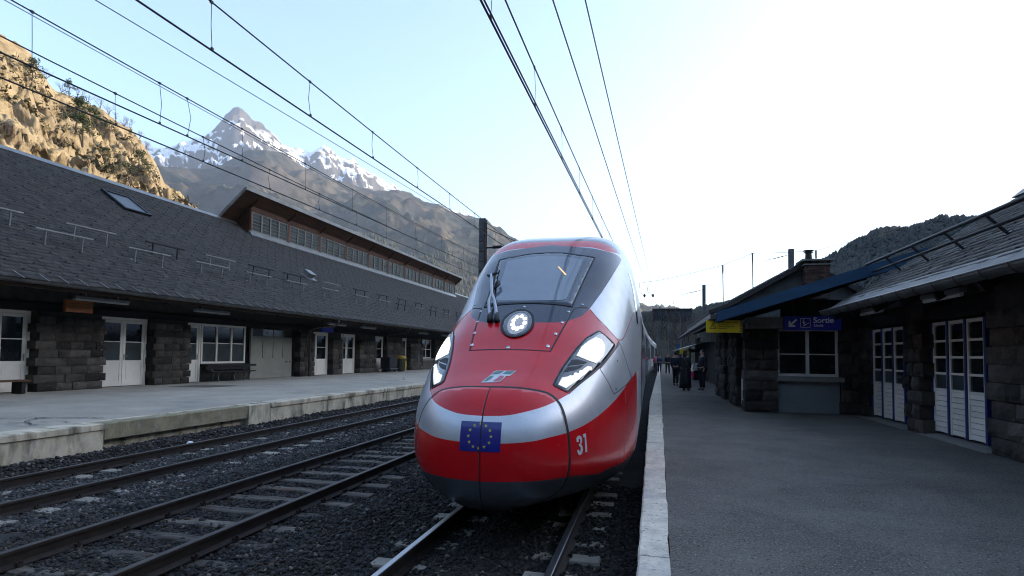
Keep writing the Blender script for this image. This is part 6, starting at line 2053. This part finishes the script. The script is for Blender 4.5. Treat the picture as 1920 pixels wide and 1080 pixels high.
HILL = [(2.5, .060), (4.03, .0687), (5.92, .0800), (8.67, .0912), (10.9, .108), (13.05, .1262), (14.72, .1409), (15.54, .1497), (17.15, .1659), (18.7, .1790), (19.45, .1833), (20.92, .1813), (22.35, .1875),
        (23.39, .1949), (24.6, .1900), (28, .185), (30, .22), (36, .36), (44, .41), (56, .425), (74, .425), (95, .42), (120, .46), (150, .5), (180, .48), (215, .5), (245, .5), (268, .5)]  # slopes behind the camera added unseen to cut skylight on the station
HM, HV = terrain('wooded_hill_and_blocker', HILL, lambda a: 190 if a < 28 else (120 if a < 120 else 150), lambda a: 430 if a < 120 else 430 + (a - 120) * 4, lambda a: 1100, 400, 40, M['dark_hill'], 14, .009, ridge_amp=.05, seed=5.2, ridged=False)
FARH = [(-6, .045), (-3, .060), (0, .070), (3, .074), (4.5, .083), (5.3, .086), (7, .084), (9, .078), (12, .06)]
BM, BV = terrain('far_bank', FARH, 150, 290, 420, 90, 24, M['dark_hill'], 8, .03, ridge_amp=.08, seed=2.2, ridged=False)

terrain('far_bank', [(-4, .045), (-1, .052), (1, .060), (3, .058), (5, .065), (8, .06), (12, .04)], 112, 165, 172, 80, 16, M['dark_hill'], 3, .08, ridge_amp=.3, seed=8.2, ridged=False)
# dark conifer wood over the right hill and the lower mountainside
def wood(name, V, n, imax, jlo, jhi, hmin, hmax, m, seed, ilo=0, thin=1.0, mask=None):
    rng = np.random.default_rng(seed)
    Vs, Fs = [], []
    c = 0
    nA, nR = V.shape[:2]
    while c < n:
        fi, fj = rng.uniform(ilo, imax - 1.01), rng.uniform(jlo, jhi - 1.01)
        i, j = int(fi), int(fj); u, v = fi - i, fj - j
        p = (V[i, j] * (1-u) + V[i+1, j] * u) * (1-v) + (V[i, j+1] * (1-u) + V[i+1, j+1] * u) * v
        c += 1
        if mask and mnoise.noise(Vector(p) * mask) < -.05: continue
        h = rng.uniform(hmin, hmax); w_ = h * rng.uniform(.18, .30) * thin
        k = 6; a0 = rng.uniform(0, 6)
        ring = [(p[0] + w_ * math.cos(a0 + 2*PI*q/k) * rng.uniform(.7, 1.2), p[1] + w_ * math.sin(a0 + 2*PI*q/k) * rng.uniform(.7, 1.2), p[2] + h * rng.uniform(.05, .2)) for q in range(k)]
        ring2 = [(p[0] + .6*w_ * math.cos(a0 + .5 + 2*PI*q/k) * rng.uniform(.7, 1.2), p[1] + .6*w_ * math.sin(a0 + .5 + 2*PI*q/k) * rng.uniform(.7, 1.2), p[2] + h * rng.uniform(.45, .6)) for q in range(k)]
        b0 = len(Vs); Vs += ring + ring2 + [(p[0], p[1], p[2] + h)]
        for q in range(k):
            Fs += [(b0+q, b0+(q+1) % k, b0+k+q), (b0+(q+1) % k, b0+k+(q+1) % k, b0+k+q), (b0+k+q, b0+k+(q+1) % k, b0+2*k)]
    return fast_mesh(name, np.array(Vs), np.array(Fs), m, kind='stuff')
M['far_conifer'] = mat('far_conifer', (.030, .040, .020), .9, col2=(.055, .050, .028), scale=.05)
M['hill_wood'] = mat('hill_wood', (.016, .022, .014), .9, col2=(.034, .034, .024), scale=.06)
wood('hill_forest', HV, 14000, 70, 10, 41, 1.6, 3.6, M['hill_wood'], 3, thin=2.0)
wood('mountain_forest', FV, 9000, 290, 8, 70, 9, 17, M['far_conifer'], 4, ilo=30, mask=.004)

def scrub(name, V, n, m, seed, j0, j1, smin, smax):
    rng = np.random.default_rng(seed); Vs, Fs = [], []
    nA, nR = V.shape[:2]; k = 0; tries = 0
    while k < n and tries < n * 6:
        tries += 1
        i, j = int(rng.uniform(230, nA - 60)), int(rng.uniform(j0, j1)); p = V[i, j] + rng.normal(0, .3, 3) * [1, 1, .2]
        if mnoise.noise(Vector(p) * .06) < -.02: continue
        k += 1; s_ = rng.uniform(smin, smax)
        for q in range(7):
            c = p + rng.normal(0, s_ * .38, 3) + [0, 0, s_ * .3]; b0 = len(Vs)
            Vs += [c + rng.normal(0, s_ * .33, 3) for _ in range(3)]; Fs.append((b0, b0 + 1, b0 + 2))
    return fast_mesh(name, np.array(Vs), np.array(Fs), m, kind='stuff')
M['scrub'] = mat('scrub', (.13, .10, .05), .95, col2=(.045, .045, .02), scale=.25)
scrub('cliff_scrub', CV, 3000, M['scrub'], 8, 60, 190, .4, 1.3)
# ------------------------------------------------------------------ trees and bushes
def bvh_of(V):
    n, k = V.shape[:2]
    return BVHTree.FromPolygons([Vector(v) for v in V.reshape(-1, 3).tolist()], grid_faces(n, k, False).tolist())
CB = bvh_of(CV)
def hit_dir(bv, az, el):
    d = Vector((math.sin(R(az)), math.cos(R(az)), el)).normalized()
    l = bv.ray_cast(Vector((0, 0, 2)), d)[0]
    return l
def leafy(mb, c, rad, n, size, rr, flat_=.7):
    for _ in range(n):
        d = Vector((rr.gauss(0, 1), rr.gauss(0, 1), rr.gauss(0, 1) * flat_)).normalized() * rad * rr.uniform(.35, 1.0) ** .6
        p = Vector(c) + d
        a = Vector((rr.uniform(-1, 1), rr.uniform(-1, 1), rr.uniform(-.6, .8))).normalized() * size * rr.uniform(.6, 1.3)
        b = Vector((rr.uniform(-1, 1), rr.uniform(-1, 1), rr.uniform(-1, 1))).normalized() * size * .5
        mb.add([p - a * .5, p + b, p + a * .5, p - b * .6], [(0, 1, 2), (0, 2, 3)])
def pine(loc, h, seed, label, spread=.32):
    rr = random.Random(seed); loc = Vector(loc)
    t = thing('pine_tree', label, 'tree', loc, 'trees on the rock cliff')
    m = MB(); lean = Vector((rr.uniform(-.1, .1), rr.uniform(-.1, .1), 1))
    m.tube([loc - Vector((0, 0, .5)), loc + lean * h * .5, loc + lean * h * .95], [h * .03, h * .02, h * .006], 6)
    cl = []
    for k in range(11):
        f_ = rr.uniform(.28, 1.0); a = rr.uniform(0, 2 * PI); l = h * spread * (1.15 - f_) * rr.uniform(.6, 1.2)
        b = loc + lean * h * f_; e = b + Vector((math.cos(a) * l, math.sin(a) * l, l * .15)); m.tube([b, e], [h * .012, h * .004], 4); cl.append((e, f_))
    m.build('trunk', M['bark'], t)
    c = MB()
    for e, f_ in cl: leafy(c, e, h * .15 * rr.uniform(.8, 1.3), 85, h * .05, rr, .6)
    leafy(c, loc + lean * h * .92, h * .12, 70, h * .05, rr)
    c.build('crown', M['pine_leaf'], t, fix=False)
def bare(loc, h, seed, label, group, name='bare_tree', spread=.9, levels=4, m_=None):
    rr = random.Random(seed); loc = Vector(loc)
    t = thing(name, label, 'tree' if name == 'bare_tree' else 'bush', loc, group)
    tr, cr = MB(), MB()
    def grow(p, d, l, r_, lev):
        q = p + d * l
        (tr if lev == levels else cr).tube([p, (p + q) / 2 + Vector((rr.gauss(0, l * .05), rr.gauss(0, l * .05), 0)), q], [r_, r_ * .8, r_ * .6], 5 if lev > 2 else 3, caps=False)
        if lev == 0: return
        for _ in range(3 if lev > 1 else 4):
            nd = (d + Vector((rr.gauss(0, spread * .5), rr.gauss(0, spread * .5), rr.uniform(-.1, .35)))).normalized()
            grow(p + d * l * rr.uniform(.55, 1.0), nd, l * rr.uniform(.5, .75), r_ * .5, lev - 1)
    if name == 'bare_tree': grow(loc - Vector((0, 0, .3)), Vector((0, 0, 1)), h * .36, h * .022, levels)
    else:
        for _ in range(4): grow(loc, Vector((rr.gauss(0, .5), rr.gauss(0, .5), 1)).normalized(), h * .45, h * .02, 3)
        tr.tube([loc - Vector((0, 0, .2)), loc + Vector((0, 0, .1))], h * .04, 5)
    tr.build('trunk', M['bark'], t, fix=False)
    cr.build('crown', m_ or M['twig'], t, fix=False)
PINES = [(-50.4, .300, 6.5, 'large dark green pine on the cliff above the near roof end'), (-49.9, .283, 6, 'smaller pine just below the large one on the cliff face'), (-49.2, .309, 5, 'small green pine on the middle of the cliff face'),
         (-50.9, .345, 4.5, 'green pine on the cliff skyline beside bare shrubs'), (-46.1, .249, 5.5, 'low spreading pine low on the cliff close to the roof ridge'), (-48.2, .304, 3.5, 'little pine right of the middle of the cliff face'), (-53.2, .352, 5, 'dark pine high at the left edge of the cliff'), (-48.4, .262, 3, 'tiny pine peeping over the roof ridge below the cliff')]
for k, (a, e, h, lab) in enumerate(PINES):
    l = hit_dir(CB, a, e)
    if l: pine(l, h, 40 + k, lab, .42)
def ridge_point(V, az):
    # highest elevation angle along the column nearest to az
    A = np.degrees(np.arctan2(V[:, -1, 0], V[:, -1, 1])); i = int(np.argmin(abs(A - az)))
    col = V[i]; e = (col[:, 2] - 2) / np.hypot(col[:, 0], col[:, 1]); return col[int(np.argmax(e))]
ORD = ('first second third fourth fifth sixth seventh eighth ninth tenth eleventh twelfth thirteenth fourteenth fifteenth sixteenth seventeenth eighteenth nineteenth twentieth').split()
ORD += ['twenty-' + q for q in ORD[:9]] + ['thirtieth'] + ['thirty-' + q for q in ORD[:9]] + ['fortieth']
for k, a in enumerate((-52.4, -51.4, -50.3, -49.7, -48.9, -48.3, -47.8, -47.2, -46.7, -46.2, -45.7)):
    p = ridge_point(CV, a)
    bare(p, 2.6 + .5 * (k % 3), 70 + k, ORD[k] + ' leafless brown shrub from the left along the cliff skyline', 'leafless shrubs along the cliff top', 'shrub', 1.1)
rr = random.Random(6)
BUSH = []
for k in range(30):
    a = rr.uniform(-55, -44.5); e = rr.uniform(.19, .30); l = hit_dir(CB, a, e)
    if l: BUSH.append((a, l))
for k, (a, l) in enumerate(sorted(BUSH, key=lambda q: q[0])):
    bare(l, rr.uniform(1.3, 2.3), 200 + k, ORD[k] + ' dry bush from the left on the sunlit rock face', 'dry bushes on the rock face', 'shrub', 1.3)
# bare trees beyond the platform end
for k in range(34):
    az = -1.8 + k * .24; d = rr.uniform(114, 162)
    x, y = d * math.sin(R(az)), d * math.cos(R(az))
    bare((x, y, -.4 + max(0, d - 118) * .12), rr.uniform(9, 15), 300 + k, ORD[k] + ' leafless tree from the train side in the row beyond the platform', 'leafless trees beyond the platform end', m_=M['bark'], levels=4, spread=.7)
# apartment block on the bank
M['block_brown'] = mat('block_brown', (.035, .03, .028), .9, var=.2, scale=.3)
M['block_blue'] = mat('block_blue', (.014, .026, .038), .6, var=.2, scale=.3)
t = thing('apartment_block', 'long flat roofed block in blue and brown standing above the bare trees', 'building', (4, 178, 2))
m = MB(); m.box(1.0, 12.0, 175, 186, 2, 15.6); m.build('wall', M['block_brown'], t)
m = MB(); m.box(2.0, 12.0, 174.6, 175.0, 11.5, 15.0); m.build('facade_panel', M['block_blue'], t)
m = MB(); m.box(.9, 12.1, 174.5, 187, 15.6, 15.85); m.build('roof', M['slate'], t)
for k in range(9):
    w_ = MB(); w_.box(2.2 + k * 1.05, 2.9 + k * 1.05, 174.5, 174.7, 12.2, 13.8); w_.build('window', M['glass_dark'], t)
for k in range(9):
    w_ = MB(); w_.box(1.4 + k * 1.15, 2.2 + k * 1.15, 174.86, 175.1, 7.2, 9.0); w_.build('window', M['glass_dark'], t)

# ------------------------------------------------------------------ valley haze
hz = MB(); hz.box(-5200, 5200, -1300, 6900, -2.2, 1750)
ho = hz.build('haze', None); ho['kind'] = 'stuff'
hm = bpy.data.materials.new('haze'); hm.use_nodes = True
nt = hm.node_tree; nt.nodes.clear()
pv = nt.nodes.new('ShaderNodeVolumePrincipled'); pv.inputs['Color'].default_value = (.70, .82, 1, 1); pv.inputs['Density'].default_value = 0.00012; pv.inputs['Anisotropy'].default_value = .35
ou = nt.nodes.new('ShaderNodeOutputMaterial'); nt.links.new(pv.outputs[0], ou.inputs['Volume'])
ho.data.materials.clear(); ho.data.materials.append(hm)
# ------------------------------------------------------------------ people
def skin_obj(name, verts, edges, radii, m, parent, root=0, sub=1):
    me = bpy.data.meshes.new(name)
    base = parent.location
    me.from_pydata([Vector(v) for v in verts], edges, [])
    o = bpy.data.objects.new(name, me); COL.objects.link(o); o.parent = parent
    sk = o.modifiers.new('skin', 'SKIN'); sk.use_smooth_shade = True
    for i, r_ in enumerate(radii):
        sv = me.skin_vertices[0].data[i]
        sv.radius = r_ if isinstance(r_, tuple) else (r_, r_)
        sv.use_root = i == root
    me.materials.append(m)
    ss_ = o.modifiers.new('subdivision', 'SUBSURF'); ss_.levels = sub; ss_.render_levels = sub
    return o
def ring_mesh(rings, n=14):
    """rings: (cx, cy, z, rx, ry)"""
    m = MB(); V, F = [], []
    for cx, cy, z, rx, ry in rings:
        for k in range(n):
            a = 2 * PI * k / n; V.append((cx + rx * math.cos(a), cy + ry * math.sin(a), z))
    for i in range(len(rings) - 1):
        for k in range(n): F.append((i*n+k, i*n+(k+1) % n, (i+1)*n+(k+1) % n, (i+1)*n+k))
    F += [tuple(range(n))[::-1], tuple(range((len(rings)-1)*n, len(rings)*n))]
    m.add(V, F); return m
def person(label, x, y, z, H, face, top, legs, coat=None, hair='hair_dark', long_hair=False, stride=.0, arm=(0.1, 0.1), group=None, detail=True, hat=None):
    """a standing or walking figure; face = heading (0 looks along -y, towards the camera)"""
    t = thing('person', label, 'person', (x, y, z), group)
    t.rotation_euler = (0, 0, face)
    s = H / 1.75
    def v(a, b, c): return (a * s, b * s, c * s)
    # one continuous body: pelvis, spine, neck, head, legs, arms with hands
    P = [v(0, 0, .95), v(0, 0, 1.15), v(0, .01, 1.38), v(0, .01, 1.49), v(0, -.01, 1.57), v(0, -.015, 1.66), v(0, -.01, 1.74)]
    Rr = [(.135*s, .10*s), (.125*s, .09*s), (.15*s, .095*s), (.055*s, .055*s), (.075*s, .085*s), (.08*s, .10*s), (.055*s, .07*s)]
    E_ = [(i, i + 1) for i in range(6)]
    for sg in (-1, 1):
        st = stride * sg
        b = len(P)
        P += [v(sg*.09, 0, .90), v(sg*.095, -.02 - st * .6, .50), v(sg*.095, .02 - st, .09), v(sg*.10, -.06 - st, .035), v(sg*.105, -.15 - st, .03)]
        Rr += [.092*s, .060*s, .042*s, .038*s, .03*s]
        E_ += [(0, b), (b, b+1), (b+1, b+2), (b+2, b+3), (b+3, b+4)]
        a = len(P); fw = arm[0 if sg < 0 else 1]
        P += [v(sg*.17, .01, 1.42), v(sg*.215, .04 - fw * .15, 1.16), v(sg*.20, -.02 - fw, .95 + fw * .5), v(sg*.198, -.05 - fw * 1.15, .88 + fw * .6)]
        Rr += [.058*s, .045*s, .030*s, .028*s]
        E_ += [(2, a), (a, a+1), (a+1, a+2), (a+2, a+3)]
        if detail:
            for k in range(4):
                f = len(P)
                P += [v(sg*(.19 - .0), -.075 - fw * 1.15 + .017 * k, .855 + fw * .6), v(sg*.185, -.078 - fw * 1.15 + .018 * k, .80 + .006 * abs(k - 1.5) + fw * .6)]
                Rr += [.009*s, .007*s]; E_ += [(a+3, f), (f, f+1)]
            f = len(P); P += [v(sg*.175, -.09 - fw * 1.15, .86 + fw * .6)]; Rr += [.010*s]; E_ += [(a+3, f)]
    skin_obj('body', P, E_, Rr, M['skin'], t)
    hd = MB(); V, F = [], []
    # nose, ears
    def blob(name, c, r3, m, n=8, k=6, par=t):
        mb = MB(); V, F = [], []
        for i in range(k + 1):
            ph = PI * i / k - PI / 2
            for j in range(n):
                th = 2 * PI * j / n
                V.append(Vector(c) * s + Vector((r3[0] * math.cos(ph) * math.cos(th), r3[1] * math.cos(ph) * math.sin(th), r3[2] * math.sin(ph))) * s)
        for i in range(k):
            for j in range(n): F.append((i*n+j, i*n+(j+1) % n, (i+1)*n+(j+1) % n, (i+1)*n+j))
        me = bpy.data.meshes.new(name); me.from_pydata(V, [], F); me.materials.append(m)
        me.polygons.foreach_set('use_smooth', [True] * len(F)); o = bpy.data.objects.new(name, me); COL.objects.link(o); o.parent = par; return o
    if detail:
        blob('nose', (0, -.115, 1.635), (.014, .02, .022), M['skin']); blob('mouth', (0, -.102, 1.592), (.025, .008, .007), M['magenta'])
        for sg in (-1, 1):
            blob('ear', (sg*.083, -.01, 1.64), (.012, .022, .032), M['skin']); blob('eye', (sg*.032, -.100, 1.665), (.013, .008, .008), M['hair_dark'])
    hr = blob('hair', (0, .022, 1.685), (.092, .105, .088), M[hair], 12, 8)
    if long_hair: blob('hair', (0, .07, 1.56), (.095, .055, .16), M[hair], 12, 8)
    if hat: blob('hat', (0, .0, 1.735), (.10, .115, .06), M[hat], 12, 8)
    # clothes follow the body with a little ease
    def sk2(name, idx, mm, grow, cut=None):
        mp = {i: k for k, i in enumerate(idx)}
        e2 = [(mp[a], mp[b]) for a, b in E_ if a in mp and b in mp]
        r2 = [tuple(q + grow * s for q in Rr[i]) if isinstance(Rr[i], tuple) else Rr[i] + grow * s for i in idx]
        return skin_obj(name, [P[i] for i in idx], e2, r2, M[mm], t)
    la = 7; arm_len = 9 if detail else 0
    offs = []; b = 7
    for sg in (0, 1):
        leg = list(range(b, b + 5)); ar = list(range(b + 5, b + 9)); offs.append((leg, ar)); b += 9 + (9 if detail else 0)
    sk2('trousers', [0] + offs[0][0][:3] + offs[1][0][:3], legs, .020)
    sk2('jacket', [0, 1, 2] + offs[0][1][:3] + offs[1][1][:3], top, .026)
    for leg, _ in offs:
        sk2('shoe', leg[2:5], 'rubber', .012)
    if coat:
        zb, wb = coat
        m = ring_mesh([(0, .01*s, 1.44*s, .15*s, .10*s), (0, .0, 1.30*s, .205*s, .135*s), (0, 0, 1.08*s, .17*s, .125*s), (0, 0, .92*s, .20*s, .15*s), (0, .01*s, .6*s, (.2 + wb*.5)*s, (.16 + wb*.4)*s), (0, .02*s, zb*s, (.2 + wb)*s, (.17 + wb*.8)*s)], 16)
        o = m.build('coat', M[top], None, smooth=True); o.parent = t
    return t
w = person('person with long dark hair in a full length black coat on the platform', 1.58, 27.3, .5, 1.79, R(150), 'cloth_black', 'cloth_black', coat=(.10, .07), long_hair=True, arm=(.05, .10))
m = MB(); m.tube([(1.50, 27.1, 1.98), (1.68, 27.05, 1.6), (1.82, 27.08, 1.35)], .014, 5); o = m.build('shoulder_bag_strap', M['leather_brown']); tag(o, 'brown shoulder strap across the back of the long black coat', 'bag strap')
m = MB(); m.box(1.80, 1.90, 27.0, 27.12, 1.12, 1.36); m.lathe([(.02, 0), (.05, .04), (.03, .1)], (1.86, 27.02, 1.02), 8); o = m.build('hand_bag', M['magenta']); tag(o, 'small magenta bag held beside the long black coat', 'bag')
person('person in a black suit and white collar standing facing the long coated one', 2.33, 27.7, .5, 1.80, R(-60), 'cloth_black', 'cloth_black', arm=(.12, .02))
m = MB(); m.box(2.27, 2.36, 27.58, 27.63, 2.02, 2.06); o = m.build('shirt_collar', M['cloth_white']); tag(o, 'white shirt collar at the neck of the black suit', 'collar')
CROWD = [(1.35, 31.8, 1.74, 170, 'cloth_navy', 'cloth_black', 'person in dark navy jacket walking away behind the long black coat', .14),
         (2.0, 43, 1.72, 200, 'cloth_grey', 'cloth_navy', 'person in grey jacket walking beyond the dark navy jacket', .16),
         (1.55, 52, 1.75, 10, 'cloth_black', 'cloth_black', 'person in black walking towards the train nose down the platform', .2),
         (.95, 56, 1.70, 180, 'cloth_blue', 'cloth_navy', 'person in dark blue coat beside the pink jacket far down the platform', .15),
         (.62, 57, 1.66, 175, 'cloth_pink', 'cloth_grey', 'person in a pink red jacket far down the platform by the train', .15),
         (.45, 72, 1.70, 170, 'cloth_grey', 'cloth_grey', 'person in pale grey nearest the far train cars', .1),
         (2.6, 66, 1.74, 20, 'cloth_navy', 'cloth_black', 'person in navy at the edge of the far canopy', .1),
         (3.4, 55, 1.7, 90, 'cloth_black', 'cloth_grey', 'person in black and grey under the far canopy', .05)]
for x, y, h, f_, top, leg, lab, st in CROWD:
    person(lab, x, y, .5, h, R(f_), top, leg, stride=st, arm=(.1, .02), group='people further down the platform', detail=False)
